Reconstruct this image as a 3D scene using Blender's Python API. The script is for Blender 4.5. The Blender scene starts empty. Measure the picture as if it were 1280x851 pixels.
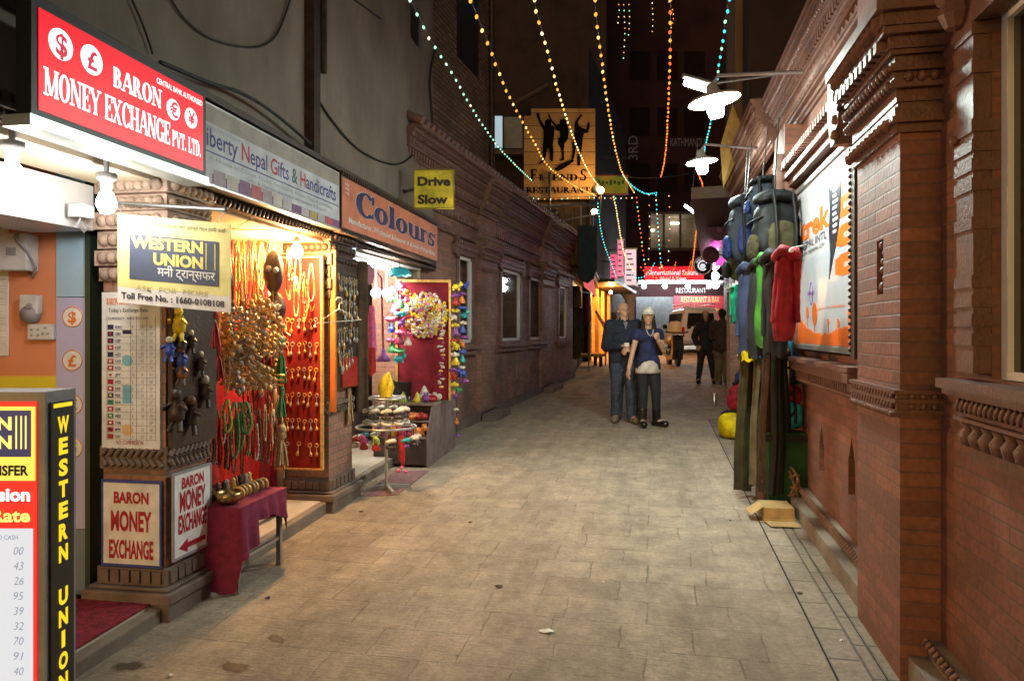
import bpy, math, random
from mathutils import Vector, Matrix
from mathutils.geometry import tessellate_polygon
from mathutils import noise as mnoise
R = random.Random(11)
S = bpy.context.scene
COL = S.collection
PI = math.pi
def rad(a): return math.radians(a)

# ---------------------------------------------------------------- camera, sky, exposure
F, CX, CY, EYE, RISE = 900.0, 640.0, 415.0, 1.59, 0.026
cam = bpy.data.cameras.new('camera')
cam.sensor_width = 36.0
cam.lens = F / 1280 * 36
cam.shift_y = (CY - 425.5) / 1280
cam.clip_start = 0.05
cam.clip_end = 500
camo = bpy.data.objects.new('camera', cam)
camo.location = (0, 0, EYE)
camo.rotation_euler = (rad(90), 0, 0)
COL.objects.link(camo)
S.camera = camo
S.view_settings.view_transform = 'Standard'
S.view_settings.look = 'None'
S.view_settings.exposure = 0.28
S.view_settings.gamma = 1.0
S.view_settings.use_curve_mapping = False
S.render.resolution_x, S.render.resolution_y = 1024, 680
S.cycles.max_bounces = 6
S.cycles.diffuse_bounces = 3
S.cycles.glossy_bounces = 3
S.cycles.transmission_bounces = 4
S.cycles.sample_clamp_indirect = 4.0
S.cycles.use_denoising = True
S.cycles.caustics_reflective = False
S.cycles.caustics_refractive = False

world = bpy.data.worlds.new('World')
S.world = world
world.use_nodes = True
wn = world.node_tree
sky = wn.nodes.new('ShaderNodeTexSky')
sky.sky_type = 'NISHITA'
sky.sun_disc = False
sky.sun_elevation = rad(7)
sky.sun_rotation = rad(200)
sky.dust_density = 4.0
sky.ozone_density = 1.2
sky.air_density = 1.3
wn.links.new(sky.outputs[0], wn.nodes['Background'].inputs[0])
wn.nodes['Background'].inputs[1].default_value = 0.115
added_moon = bpy.data.lights.new('moon', 'SUN')  # faint moonlight added, with no moon in view
added_moon.energy = 0.012
added_moon.angle = rad(10)
added_moon.color = (1.0, 0.95, 0.88)
mo = bpy.data.objects.new('moon', added_moon)
mo.rotation_euler = (rad(35), 0, rad(-160))
COL.objects.link(mo)

# ---------------------------------------------------------------- helpers
def zg(y): return RISE * y
def G(px, py, dz=0.0):
    """point of the sloping street seen at a photo pixel"""
    Y = (EYE - dz) / (RISE + (py - CY) / F)
    return Vector(((px - CX) / F * Y, Y, zg(Y) + dz))
def P(px, py, Y):
    return Vector(((px - CX) / F * Y, Y, EYE + (CY - py) / F * Y))

class Frame:
    def __init__(s, O, d, n):
        s.O = Vector(O); s.d = Vector(d).normalized(); s.n = Vector(n).normalized()
    def __call__(s, u, v, z): return s.O + s.d * u + s.n * v + Vector((0, 0, z))
    def hit(s, px, py, off=0.0):
        r = Vector(((px - CX) / F, 1, (CY - py) / F))
        c = Vector((0, 0, EYE))
        t = (off - (c - s.O).dot(s.n)) / r.dot(s.n)
        p = c + r * t
        return (p - s.O).dot(s.d), p.z
    def g(s, u, v=0): return zg((s.O + s.d * u + s.n * v).y)
def FR(X, Y, yaw=0, z=0):
    """frame facing the camera, turned by yaw degrees about the vertical"""
    a = rad(yaw)
    return Frame((X, Y, z), (math.cos(a), math.sin(a), 0), (math.sin(a), -math.cos(a), 0))
def line(x0, y0, s, side):
    if side < 0: return Frame((x0 - s * y0, 0, 0), (s, 1, 0), (1, -s, 0))
    return Frame((x0 - s * y0, 0, 0), (-s, -1, 0), (-1, s, 0))
WL = line(-1.80, 3.73, 0.17, -1)       # near shops
WB = line(-0.44, 10.97, 0.279, -1)     # low brick building on the same side
WF = line(1.41, 17.6, 0.154, -1)       # shops farther along
WR = line(1.217, 0, 0.2, 1)            # brick gallery opposite
WS = line(3.3, 10, 0.28, 1)            # shops past the gallery

LOC = {}
def tag(o, label=None, cat=None, group=None, kind=None):
    if label: o['label'] = label
    if cat: o['category'] = cat
    if group: o['group'] = group
    if kind: o['kind'] = kind
    return o
def thing(name, label, cat, loc=(0, 0, 0), group=None):
    o = bpy.data.objects.new(name, None)
    o.empty_display_size = 0.1
    COL.objects.link(o)
    o.location = loc
    LOC[o.name] = Vector(loc)
    return tag(o, label, cat, group)
def kids(o): return [c for c in bpy.data.objects if c.parent == o]
KIDS = {}
def adopt(o, parent):
    o.parent = parent
    KIDS.setdefault(parent.name, []).append(o)
def copy_tree(o, parent=None):
    c = o.copy(); COL.objects.link(c)
    if parent: adopt(c, parent)
    for ch in list(KIDS.get(o.name, [])): copy_tree(ch, c)
    return c
def place(proto, loc, rz=0, label=None, scale=None, first=False):
    c = proto if first else copy_tree(proto)
    c.location = loc
    c.rotation_euler = (0, 0, rad(rz))
    if scale: c.scale = (scale,) * 3 if not isinstance(scale, tuple) else scale
    if label: c['label'] = label
    return c

class MB:
    def __init__(s): s.v = []; s.f = []; s.m = []; s.uv = []; s.s = []
    def face(s, pts, m=0, uv=None, smooth=False):
        i = len(s.v); s.v += [Vector(p) for p in pts]
        s.f.append(list(range(i, i + len(pts)))); s.m.append(m); s.s.append(smooth)
        s.uv.append(uv or [(p[0], p[2]) for p in pts])
        return s
    def grid(s, rows, m=0, smooth=True, uv=None, closed=False):
        """rows of equal length of points"""
        i = len(s.v); n = len(rows[0])
        for r in rows: s.v += [Vector(p) for p in r]
        for a in range(len(rows) - 1):
            for b in range(n if closed else n - 1):
                c = (b + 1) % n
                q = [i + a * n + b, i + a * n + c, i + (a + 1) * n + c, i + (a + 1) * n + b]
                s.f.append(q); s.m.append(m); s.s.append(smooth)
                s.uv.append([(b * .1, a * .1), (b * .1 + .1, a * .1), (b * .1 + .1, a * .1 + .1), (b * .1, a * .1 + .1)])
        return s
    def box(s, fr, u0, u1, v0, v1, z0, z1, m=0, g=False):
        """g: z is counted from the sloping ground under the box"""
        if u0 > u1: u0, u1 = u1, u0
        if v0 > v1: v0, v1 = v1, v0
        if g: fz = lambda u, v, z: z + fr.g(u, v)
        else: fz = lambda u, v, z: z
        def p(u, v, z): return fr(u, v, fz(u, v, z))
        q = lambda a, b: [p(*x) for x in a]
        F6 = [(((u0, v1, z0), (u1, v1, z0), (u1, v1, z1), (u0, v1, z1)), 'z'),
              (((u1, v0, z0), (u0, v0, z0), (u0, v0, z1), (u1, v0, z1)), 'z'),
              (((u0, v0, z0), (u0, v1, z0), (u0, v1, z1), (u0, v0, z1)), 'v'),
              (((u1, v1, z0), (u1, v0, z0), (u1, v0, z1), (u1, v1, z1)), 'v'),
              (((u0, v1, z1), (u1, v1, z1), (u1, v0, z1), (u0, v0, z1)), 't'),
              (((u0, v0, z0), (u1, v0, z0), (u1, v1, z0), (u0, v1, z0)), 't')]
        i = len(s.v)
        idx = {}
        for pts, k in F6:
            f = []
            for x in pts:
                if x not in idx: idx[x] = len(s.v); s.v.append(p(*x))
                f.append(idx[x])
            s.f.append(f); s.m.append(m); s.s.append(False)
            s.uv.append([(x[0], x[2]) if k == 'z' else ((x[1], x[2]) if k == 'v' else (x[0], x[1])) for x in pts])
        return s
    def prism(s, fr, poly, v0, v1, m=0, holes=(), back=True, hm=None, hd=None):
        """polygon(s) in (u,z), front face at v1, sides back to v0; holes are cut through the front, hd deep, floored"""
        loops = [list(poly)] + [list(h) for h in holes]
        for lp in loops:
            a = sum(lp[i][0] * lp[(i + 1) % len(lp)][1] - lp[(i + 1) % len(lp)][0] * lp[i][1] for i in range(len(lp)))
            if a < 0: lp.reverse()
        flat = [p for lp in loops for p in lp]
        tris = tessellate_polygon([[Vector((p[0], p[1], 0)) for p in lp] for lp in loops])
        for t in tris:
            pts = [flat[i] for i in t]
            ar = (pts[1][0] - pts[0][0]) * (pts[2][1] - pts[0][1]) - (pts[2][0] - pts[0][0]) * (pts[1][1] - pts[0][1])
            if abs(ar) < 1e-9: continue
            if ar < 0: pts.reverse()
            s.face([fr(p[0], v1, p[1]) for p in pts], m, [(p[0], p[1]) for p in pts])
            if back: s.face([fr(p[0], v0, p[1]) for p in reversed(pts)], m, [(p[0], p[1]) for p in reversed(pts)])
        for k, lp in enumerate(loops):
            n = len(lp)
            vb = v0 if k == 0 else v1 - (hd or (v1 - v0))
            mm = m if k == 0 or hm is None else hm
            for i in range(n):
                a, b = lp[i], lp[(i + 1) % n]
                q = [fr(a[0], v1, a[1]), fr(a[0], vb, a[1]), fr(b[0], vb, b[1]), fr(b[0], v1, b[1])]
                if k: q.reverse()
                s.face(q, mm, [(0, a[1]), (.1, a[1]), (.1, b[1]), (0, b[1])])
            if k and hd:
                for t in tessellate_polygon([[Vector((p[0], p[1], 0)) for p in lp]]):
                    pts = [lp[i] for i in t]
                    s.face([fr(p[0], vb, p[1]) for p in pts], mm, [(p[0], p[1]) for p in pts])
        return s
    def quad(s, fr, u0, u1, z0, z1, v, m=0):
        return s.face([fr(u0, v, z0), fr(u1, v, z0), fr(u1, v, z1), fr(u0, v, z1)], m, [(u0, z0), (u1, z0), (u1, z1), (u0, z1)])
    def tube(s, pts, r, n=6, m=0, closed=False, caps=True, sx=1.0):
        pts = [Vector(p) for p in pts]
        N = len(pts); rr = r if isinstance(r, (list, tuple)) else [r] * N
        rows = []; ref = None
        for i, p in enumerate(pts):
            a = pts[(i - 1) % N] if (closed or i > 0) else p
            b = pts[(i + 1) % N] if (closed or i < N - 1) else p
            t = (b - a)
            t = t.normalized() if t.length > 1e-9 else Vector((0, 0, 1))
            if ref is None: ref = t.cross(Vector((0.31, 0.2, 0.93)) if abs(t.z) < .9 else Vector((1, 0.1, 0))).normalized()
            ref = (ref - t * ref.dot(t)).normalized()
            bi = t.cross(ref)
            rows.append([p + (ref * math.cos(k * 2 * PI / n) * sx + bi * math.sin(k * 2 * PI / n)) * rr[i] for k in range(n)])
        if closed: rows.append(rows[0])
        s.grid(rows, m, True, closed=True)
        if caps and not closed:
            s.face(list(reversed(rows[0])), m); s.face(rows[-1], m)
        return s
    def lathe(s, c, prof, n=14, m=0, axis=None, smooth=True, cap=True):
        """profile of (radius, height) about an axis from c"""
        c = Vector(c); ax = Vector(axis or (0, 0, 1)).normalized()
        e = ax.cross(Vector((1, 0, 0)) if abs(ax.x) < .9 else Vector((0, 1, 0))).normalized(); f = ax.cross(e)
        rows = [[c + ax * h + (e * math.cos(k * 2 * PI / n) + f * math.sin(k * 2 * PI / n)) * r for k in range(n)] for r, h in prof]
        s.grid(rows, m, smooth, closed=True)
        if cap:
            if prof[0][0] > 1e-4: s.face(list(reversed(rows[0])), m)
            if prof[-1][0] > 1e-4: s.face(rows[-1], m)
        return s
    def ball(s, c, r, m=0, n=8, k=5, rz=None, ry=None):
        c = Vector(c); rz = rz or r; ry = ry or r
        rows = [[c + Vector((math.cos(a * 2 * PI / n) * math.sin(b) * r, math.sin(a * 2 * PI / n) * math.sin(b) * ry, math.cos(b) * rz)) for a in range(n)]
                for b in [0.02 + (PI - .04) * j / k for j in range(k + 1)]]
        return s.grid(rows, m, True, closed=True)
    def text(s, t, fr, u, z, h, v, w=None, m=0, bold=0.0, sp=1.0, align='l', font='s', rot=0, shear=0, xs=1.0, depth=0):
        tris, tw = glyphs(t, bold, sp, font, shear)
        if not tris: return s
        k = h / CAPH[font]; kx = k * xs
        if w: kx = w / tw
        ox = {'l': 0, 'c': -tw * kx / 2, 'r': -tw * kx}[align]
        ca, sa = math.cos(rot), math.sin(rot)
        for pts, isl in tris:
            q = []
            for x, y in pts:
                X, Y = x * kx + ox, y * k
                q.append(fr(u + X * ca - Y * sa, v + (isl % 9) * 0.00012, z + X * sa + Y * ca))
            s.face(q, m)
        return s
    def build(s, name, mats, parent=None, loc=None, smooth=None, bev=0, sub=0, auto=None):
        if not isinstance(mats, (list, tuple)): mats = [mats]
        base = Vector(loc) if loc is not None else Vector((0, 0, 0))
        if parent is not None: base = LOC.get(parent.name, Vector((0, 0, 0)))
        me = bpy.data.meshes.new(name)
        me.from_pydata([v - base for v in s.v], [], s.f)
        for m in mats: me.materials.append(m)
        me.polygons.foreach_set('material_index', s.m)
        sm = s.s if smooth is None else [smooth] * len(s.f)
        me.polygons.foreach_set('use_smooth', sm)
        ul = me.uv_layers.new(name='UVMap')
        flat = [c for f in s.uv for p in f for c in p]
        ul.data.foreach_set('uv', flat)
        me.validate(); me.update()
        o = bpy.data.objects.new(name, me)
        COL.objects.link(o)
        if parent is not None: adopt(o, parent)
        else: o.location = base
        LOC[o.name] = base
        if bev:
            b = o.modifiers.new('bevel', 'BEVEL'); b.width = bev; b.segments = 2; b.limit_method = 'ANGLE'
        if sub:
            b = o.modifiers.new('sub', 'SUBSURF'); b.levels = b.render_levels = sub
        return o

def build_pieces(mb, name, mats, parent=None, pad=.03, **kw):
    """one object for every spatially separate piece of a mesh"""
    n = len(mb.f); par = list(range(n)); own = {}
    def find(a):
        while par[a] != a: par[a] = par[par[a]]; a = par[a]
        return a
    for i, f in enumerate(mb.f):
        for v in f:
            if v in own: par[find(i)] = find(own[v])
            else: own[v] = i
    def boxes():
        b = {}
        for i, f in enumerate(mb.f):
            r = b.setdefault(find(i), [[1e9] * 3, [-1e9] * 3])
            for v in f:
                for k in range(3): r[0][k] = min(r[0][k], mb.v[v][k]); r[1][k] = max(r[1][k], mb.v[v][k])
        return b
    ch = True
    while ch:
        ch = False; b = boxes(); ks = list(b)
        for x in range(len(ks)):
            for y in range(x + 1, len(ks)):
                p, q = b[ks[x]], b[ks[y]]
                if find(ks[x]) != find(ks[y]) and all(p[0][k] - pad < q[1][k] and q[0][k] - pad < p[1][k] for k in range(3)): par[find(ks[y])] = find(ks[x]); ch = True
    out = []
    for r in sorted({find(i) for i in range(n)}):
        m_ = MB()
        for i in range(n):
            if find(i) == r:
                k = len(m_.v); m_.v += [mb.v[v] for v in mb.f[i]]; m_.f.append(list(range(k, k + len(mb.f[i])))); m_.m.append(mb.m[i]); m_.s.append(mb.s[i]); m_.uv.append(mb.uv[i])
        out.append(m_.build(name, mats, parent, **kw))
    return out
_ws = bpy.data.scenes.new('workbench')     # scratch scene, so that evaluating one object stays quick
def evalmesh(o):
    _ws.collection.objects.link(o)
    with bpy.context.temp_override(scene=_ws, view_layer=_ws.view_layers[0]):
        dg = bpy.context.evaluated_depsgraph_get()
        me = bpy.data.meshes.new_from_object(o.evaluated_get(dg))
    _ws.collection.objects.unlink(o)
    return me
# lettering: the built-in sans as flat triangles, and a home-made slab serif
CAPH = {'s': 0.729, 'f': 1.0}
_gc = {}
def glyphs(t, bold, sp, font, shear=0):
    key = (t, bold, sp, font, shear)
    if key in _gc: return _gc[key]
    if font == 'f': r = serif(t, bold, sp)
    else:
        c = bpy.data.curves.new('lettering', 'FONT'); c.body = t; c.size = 1; c.offset = bold; c.space_character = sp; c.resolution_u = 3; c.shear = shear
        o = bpy.data.objects.new('lettering', c)
        me = evalmesh(o)
        bpy.data.objects.remove(o); bpy.data.curves.remove(c)
        me.calc_loop_triangles()
        par = list(range(len(me.vertices)))
        def find(a):
            while par[a] != a: par[a] = par[par[a]]; a = par[a]
            return a
        for p in me.polygons:
            vs = list(p.vertices)
            for b in vs[1:]: par[find(vs[0])] = find(b)
        ids = {}; out = []
        for lt in me.loop_triangles:
            isl = ids.setdefault(find(lt.vertices[0]), len(ids))
            pts = [(me.vertices[i].co.x, me.vertices[i].co.y) for i in lt.vertices]
            ar = (pts[1][0] - pts[0][0]) * (pts[2][1] - pts[0][1]) - (pts[2][0] - pts[0][0]) * (pts[1][1] - pts[0][1])
            if ar < 0: pts.reverse()
            out.append((pts, isl))
        xs = [p[0] for q, _ in out for p in q] or [0, 1]
        x0 = min(xs); w = max(xs) - x0
        out = [([(x - x0, y) for x, y in q], i) for q, i in out]
        bpy.data.meshes.remove(me)
        r = (out, max(w, 1e-3))
    _gc[key] = r
    return r
# serif glyphs: L = straight stroke (x0,y0,x1,y1,width), A = arc (cx,cy,rx,ry,from,to,thick), H = serif (cx,y)
SG = {
 'A': (.78, 'L.08,0,.37,1,.07 L.70,0,.41,1,.19 L.2,.33,.56,.33,.06 H.08,0 H.68,0'),
 'B': (.66, 'L.17,0,.17,1,.18 A.3,.75,.24,.25,-90,90,.17 A.32,.26,.28,.26,-90,90,.18 L.05,.97,.34,.97,.06 L.05,.03,.34,.03,.06 L.17,.5,.34,.5,.05'),
 'C': (.72, 'A.4,.5,.36,.52,42,318,.19 L.68,.68,.68,1.0,.05 L.66,.05,.66,.25,.03'),
 'D': (.74, 'L.17,0,.17,1,.18 A.3,.5,.38,.5,-90,90,.19 L.05,.97,.34,.97,.06 L.05,.03,.34,.03,.06'),
 'E': (.64, 'L.17,0,.17,1,.18 L.05,.97,.58,.97,.06 L.05,.03,.58,.03,.06 L.17,.52,.44,.52,.06 L.58,.74,.58,1,.06 L.58,0,.58,.28,.06 L.44,.4,.44,.64,.05'),
 'F': (.6, 'L.17,0,.17,1,.18 L.05,.97,.56,.97,.06 L.17,.52,.42,.52,.06 L.56,.74,.56,1,.06 L.42,.4,.42,.64,.05 H.17,0'),
 'G': (.78, 'A.4,.5,.36,.52,42,318,.19 L.68,.68,.68,1.0,.05 L.64,.02,.64,.4,.16 H.64,.4'),
 'H': (.82, 'L.17,0,.17,1,.18 L.65,0,.65,1,.18 L.2,.5,.6,.5,.06 H.17,0 H.17,1 H.65,0 H.65,1'),
 'I': (.34, 'L.17,0,.17,1,.18 H.17,0 H.17,1'),
 'L': (.6, 'L.17,0,.17,1,.18 L.05,.03,.56,.03,.06 L.56,0,.56,.3,.06 H.17,1'),
 'M': (.98, 'L.13,0,.13,1,.07 L.16,1,.47,.05,.18 L.8,1,.5,.05,.07 L.82,0,.82,1,.18 H.13,0 H.82,0 H.13,1 H.82,1'),
 'N': (.82, 'L.13,0,.13,1,.07 L.15,1,.66,0,.19 L.68,0,.68,1,.07 H.13,0 H.13,1 H.68,1'),
 'O': (.8, 'A.4,.5,.37,.52,0,360,.2'),
 'P': (.64, 'L.17,0,.17,1,.18 A.3,.72,.28,.28,-90,90,.18 L.05,.97,.34,.97,.06 L.17,.45,.34,.45,.05 H.17,0'),
 'R': (.74, 'L.17,0,.17,1,.18 A.3,.74,.26,.26,-90,90,.18 L.05,.97,.34,.97,.06 L.17,.49,.34,.49,.05 L.36,.5,.64,0,.18 H.17,0 H.64,0'),
 'S': (.6, 'A.3,.74,.23,.27,30,270,.15 A.3,.26,.25,.27,-150,90,.16 L.53,.7,.53,1,.05 L.06,0,.06,.3,.05'),
 'T': (.68, 'L.34,0,.34,1,.18 L.03,.97,.65,.97,.06 L.05,.72,.05,1,.06 L.63,.72,.63,1,.06 H.34,0'),
 'U': (.78, 'L.17,.3,.17,1,.18 L.64,.3,.64,1,.07 A.4,.32,.3,.33,180,360,.15 H.17,1 H.64,1'),
 'V': (.76, 'L.1,1,.38,0,.19 L.68,1,.42,0,.07 H.1,1 H.68,1'),
 'X': (.78, 'L.12,1,.64,0,.19 L.66,1,.12,0,.07 H.12,1 H.66,1 H.64,0 H.12,0'),
 'Y': (.76, 'L.1,1,.38,.45,.19 L.68,1,.4,.45,.07 L.39,0,.39,.5,.18 H.1,1 H.68,1 H.39,0'),
 'l': (.34, 'L.17,0,.17,1,.17 H.17,0 L.05,.97,.17,.97,.05'),
 'o': (.64, 'A.32,.34,.28,.36,0,360,.17'),
 'u': (.7, 'L.17,.2,.17,.68,.17 L.54,0,.54,.68,.17 A.36,.22,.26,.24,180,330,.12 L.05,.66,.17,.66,.05 L.42,.66,.54,.66,.05 L.54,.03,.68,.03,.05'),
 'r': (.52, 'L.17,0,.17,.68,.17 A.34,.5,.14,.18,30,160,.09 L.05,.66,.17,.66,.05 H.17,0'),
 's': (.5, 'A.25,.5,.18,.2,30,270,.12 A.25,.18,.2,.2,-150,90,.13 L.44,.48,.44,.7,.04 L.05,0,.05,.22,.04'),
 '.': (.26, 'L.12,0,.12,.17,.17'), ' ': (.34, ''),
}
def serif(t, bold, sp):
    out = []; x = 0; isl = 0
    for ch in t:
        w, d = SG[ch]
        for tok in d.split():
            a = [float(q) for q in tok[1:].split(',')]
            if tok[0] == 'H': a = [a[0] - .15, a[1], a[0] + .15, a[1], .055]; a[1] = a[3] = (.03 if a[1] < .2 else a[1] - .03)
            isl += 1
            if tok[0] in 'LH':
                x0, y0, x1, y1, ww = a
                ww += bold; L = math.hypot(x1 - x0, y1 - y0)
                dx, dy = (x1 - x0) / L, (y1 - y0) / L
                if abs(dy) > .3: nx, ny = ww / 2, 0
                else: nx, ny = 0, ww / 2
                e = bold / 2
                if abs(dy) > .3: y0 -= e; y1 += e * (1 if y1 > y0 else -1)
                else: x0 -= e; x1 += e
                q = [(x0 - nx, y0 - ny), (x1 - nx, y1 - ny), (x1 + nx, y1 + ny), (x0 + nx, y0 + ny)]
                for tr in ((0, 1, 2), (0, 2, 3)):
                    p = [(q[i][0] + x, q[i][1]) for i in tr]
                    ar = (p[1][0] - p[0][0]) * (p[2][1] - p[0][1]) - (p[2][0] - p[0][0]) * (p[1][1] - p[0][1])
                    if ar < 0: p.reverse()
                    out.append((p, isl))
            else:
                cx, cy, rx, ry, a0, a1, th = a
                n = max(8, int(abs(a1 - a0) / 15)); pr = None
                th += bold; tn = .06 + bold; e = bold / 2
                for i in range(n + 1):
                    q = rad(a0 + (a1 - a0) * i / n); c, s_ = math.cos(q), math.sin(q)
                    o = (x + cx + (rx + e) * c, cy + (ry + e) * s_); n_ = (x + cx + (rx + e - th) * c, cy + (ry + e - tn) * s_)
                    if pr:
                        for p in ([pr[1], pr[0], o], [pr[1], o, n_]):
                            ar = (p[1][0] - p[0][0]) * (p[2][1] - p[0][1]) - (p[2][0] - p[0][0]) * (p[1][1] - p[0][1])
                            if ar < 0: p.reverse()
                            out.append((p, isl))
                    pr = (o, n_)
        x += w * sp
    return out, x

# ---------------------------------------------------------------- materials
def _nt(name):
    m = bpy.data.materials.new(name); m.use_nodes = True
    nt = m.node_tree; b = nt.nodes['Principled BSDF']
    return m, nt, b
def sin(b, k, v):
    if k in b.inputs: b.inputs[k].default_value = v
def rgba(c): return (c[0], c[1], c[2], 1)
def mat(name, c, rough=0.6, metal=0.0, vary=0.15, scale=6.0, bump=0.0, bscale=40.0, spec=0.5, c2=None, stretch=None, sheen=0, coat=0, alpha=None, trans=0):
    m, nt, b = _nt(name)
    b.inputs['Roughness'].default_value = rough; b.inputs['Metallic'].default_value = metal
    sin(b, 'Specular IOR Level', spec)
    if sheen: sin(b, 'Sheen Weight', sheen)
    if coat: sin(b, 'Coat Weight', coat)
    if trans: sin(b, 'Transmission Weight', trans)
    tc = nt.nodes.new('ShaderNodeNewGeometry'); src = tc.outputs['Position']
    if stretch:
        mp = nt.nodes.new('ShaderNodeMapping'); mp.inputs['Scale'].default_value = stretch
        nt.links.new(src, mp.inputs['Vector']); src = mp.outputs[0]
    nz = nt.nodes.new('ShaderNodeTexNoise'); nz.inputs['Scale'].default_value = scale; nz.inputs['Detail'].default_value = 5; nz.inputs['Roughness'].default_value = .6
    nt.links.new(src, nz.inputs['Vector'])
    mx = nt.nodes.new('ShaderNodeMix'); mx.data_type = 'RGBA'
    d = c2 or tuple(x * (1 - vary * 1.6) for x in c)
    u = c if c2 else tuple(min(1, x * (1 + vary)) for x in c)
    mx.inputs[6].default_value = rgba(d); mx.inputs[7].default_value = rgba(u)
    cr = nt.nodes.new('ShaderNodeMapRange'); cr.inputs[1].default_value = .32; cr.inputs[2].default_value = .68
    nt.links.new(nz.outputs[0], cr.inputs[0]); nt.links.new(cr.outputs[0], mx.inputs[0])
    nt.links.new(mx.outputs[2], b.inputs['Base Color'])
    if bump:
        n2 = nt.nodes.new('ShaderNodeTexNoise'); n2.inputs['Scale'].default_value = bscale; n2.inputs['Detail'].default_value = 4
        nt.links.new(src, n2.inputs['Vector'])
        bp = nt.nodes.new('ShaderNodeBump'); bp.inputs['Strength'].default_value = bump; bp.inputs['Distance'].default_value = .01
        nt.links.new(n2.outputs[0], bp.inputs['Height']); nt.links.new(bp.outputs[0], b.inputs['Normal'])
    if alpha is not None: b.inputs['Alpha'].default_value = alpha
    return m
def emit(name, c, strength, base=None, sample=True):
    m, nt, b = _nt(name)
    b.inputs['Base Color'].default_value = rgba(base or (c[0] * .5, c[1] * .5, c[2] * .5)); b.inputs['Roughness'].default_value = .4
    b.inputs['Emission Color'].default_value = rgba(c); b.inputs['Emission Strength'].default_value = strength
    if not sample: m.cycles.emission_sampling = 'NONE'
    return m
def brick(name, c1, c2, mortar, bw=.2, bh=.062, ms=.006, rough=.55, bump=.5, dirt=(.06, .045, .035), dirtz=None, grime=.5, rot=False, distort=.0):
    m, nt, b = _nt(name)
    uv = nt.nodes.new('ShaderNodeUVMap'); src = uv.outputs[0]
    geo = nt.nodes.new('ShaderNodeNewGeometry')
    if distort:
        dn = nt.nodes.new('ShaderNodeTexNoise'); dn.inputs['Scale'].default_value = 3.5
        nt.links.new(geo.outputs['Position'], dn.inputs['Vector'])
        ad = nt.nodes.new('ShaderNodeVectorMath'); ad.operation = 'MULTIPLY_ADD'
        ad.inputs[1].default_value = (distort,) * 3
        nt.links.new(dn.outputs[1], ad.inputs[0]); nt.links.new(src, ad.inputs[2]); src = ad.outputs[0]
    bt = nt.nodes.new('ShaderNodeTexBrick')
    bt.inputs['Color1'].default_value = rgba(c1); bt.inputs['Color2'].default_value = rgba(c2); bt.inputs['Mortar'].default_value = rgba(mortar)
    bt.inputs['Scale'].default_value = 1; bt.inputs['Brick Width'].default_value = bw; bt.inputs['Row Height'].default_value = bh
    bt.inputs['Mortar Size'].default_value = ms; bt.inputs['Mortar Smooth'].default_value = .3; bt.inputs['Bias'].default_value = 0
    nt.links.new(src, bt.inputs['Vector'])
    nz = nt.nodes.new('ShaderNodeTexNoise'); nz.inputs['Scale'].default_value = 1.7; nz.inputs['Detail'].default_value = 8; nz.inputs['Roughness'].default_value = .65
    nt.links.new(geo.outputs['Position'], nz.inputs['Vector'])
    mr = nt.nodes.new('ShaderNodeMapRange'); mr.inputs[1].default_value = .4; mr.inputs[2].default_value = .72; mr.inputs[3].default_value = 0; mr.inputs[4].default_value = grime
    nt.links.new(nz.outputs[0], mr.inputs[0])
    mx = nt.nodes.new('ShaderNodeMix'); mx.data_type = 'RGBA'
    nt.links.new(mr.outputs[0], mx.inputs[0]); nt.links.new(bt.outputs[0], mx.inputs[6]); mx.inputs[7].default_value = rgba(dirt)
    last = mx.outputs[2]
    nf = nt.nodes.new('ShaderNodeTexNoise'); nf.inputs['Scale'].default_value = 34; nf.inputs['Detail'].default_value = 5
    nt.links.new(geo.outputs['Position'], nf.inputs['Vector'])
    m2 = nt.nodes.new('ShaderNodeMix'); m2.data_type = 'RGBA'; m2.blend_type = 'MULTIPLY'; m2.inputs[0].default_value = .45
    cr = nt.nodes.new('ShaderNodeMapRange'); cr.inputs[1].default_value = .3; cr.inputs[2].default_value = .7; cr.inputs[3].default_value = .45; cr.inputs[4].default_value = 1.25
    nt.links.new(nf.outputs[0], cr.inputs[0])
    nt.links.new(last, m2.inputs[6]); nt.links.new(cr.outputs[0], m2.inputs[7]); last = m2.outputs[2]
    nt.links.new(last, b.inputs['Base Color'])
    rr = nt.nodes.new('ShaderNodeMapRange'); rr.inputs[3].default_value = rough - .15; rr.inputs[4].default_value = min(1, rough + .25)
    nt.links.new(nz.outputs[0], rr.inputs[0]); nt.links.new(rr.outputs[0], b.inputs['Roughness'])
    # joints recessed, faces a little uneven
    sb = nt.nodes.new('ShaderNodeMath'); sb.operation = 'MULTIPLY_ADD'; sb.inputs[1].default_value = -1.0
    nt.links.new(bt.outputs[1], sb.inputs[0])
    ms_ = nt.nodes.new('ShaderNodeMath'); ms_.operation = 'MULTIPLY'; ms_.inputs[1].default_value = .7
    nt.links.new(nf.outputs[0], ms_.inputs[0]); nt.links.new(ms_.outputs[0], sb.inputs[2])
    bp = nt.nodes.new('ShaderNodeBump'); bp.inputs['Strength'].default_value = bump; bp.inputs['Distance'].default_value = .008
    nt.links.new(sb.outputs[0], bp.inputs['Height']); nt.links.new(bp.outputs[0], b.inputs['Normal'])
    return m

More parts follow.
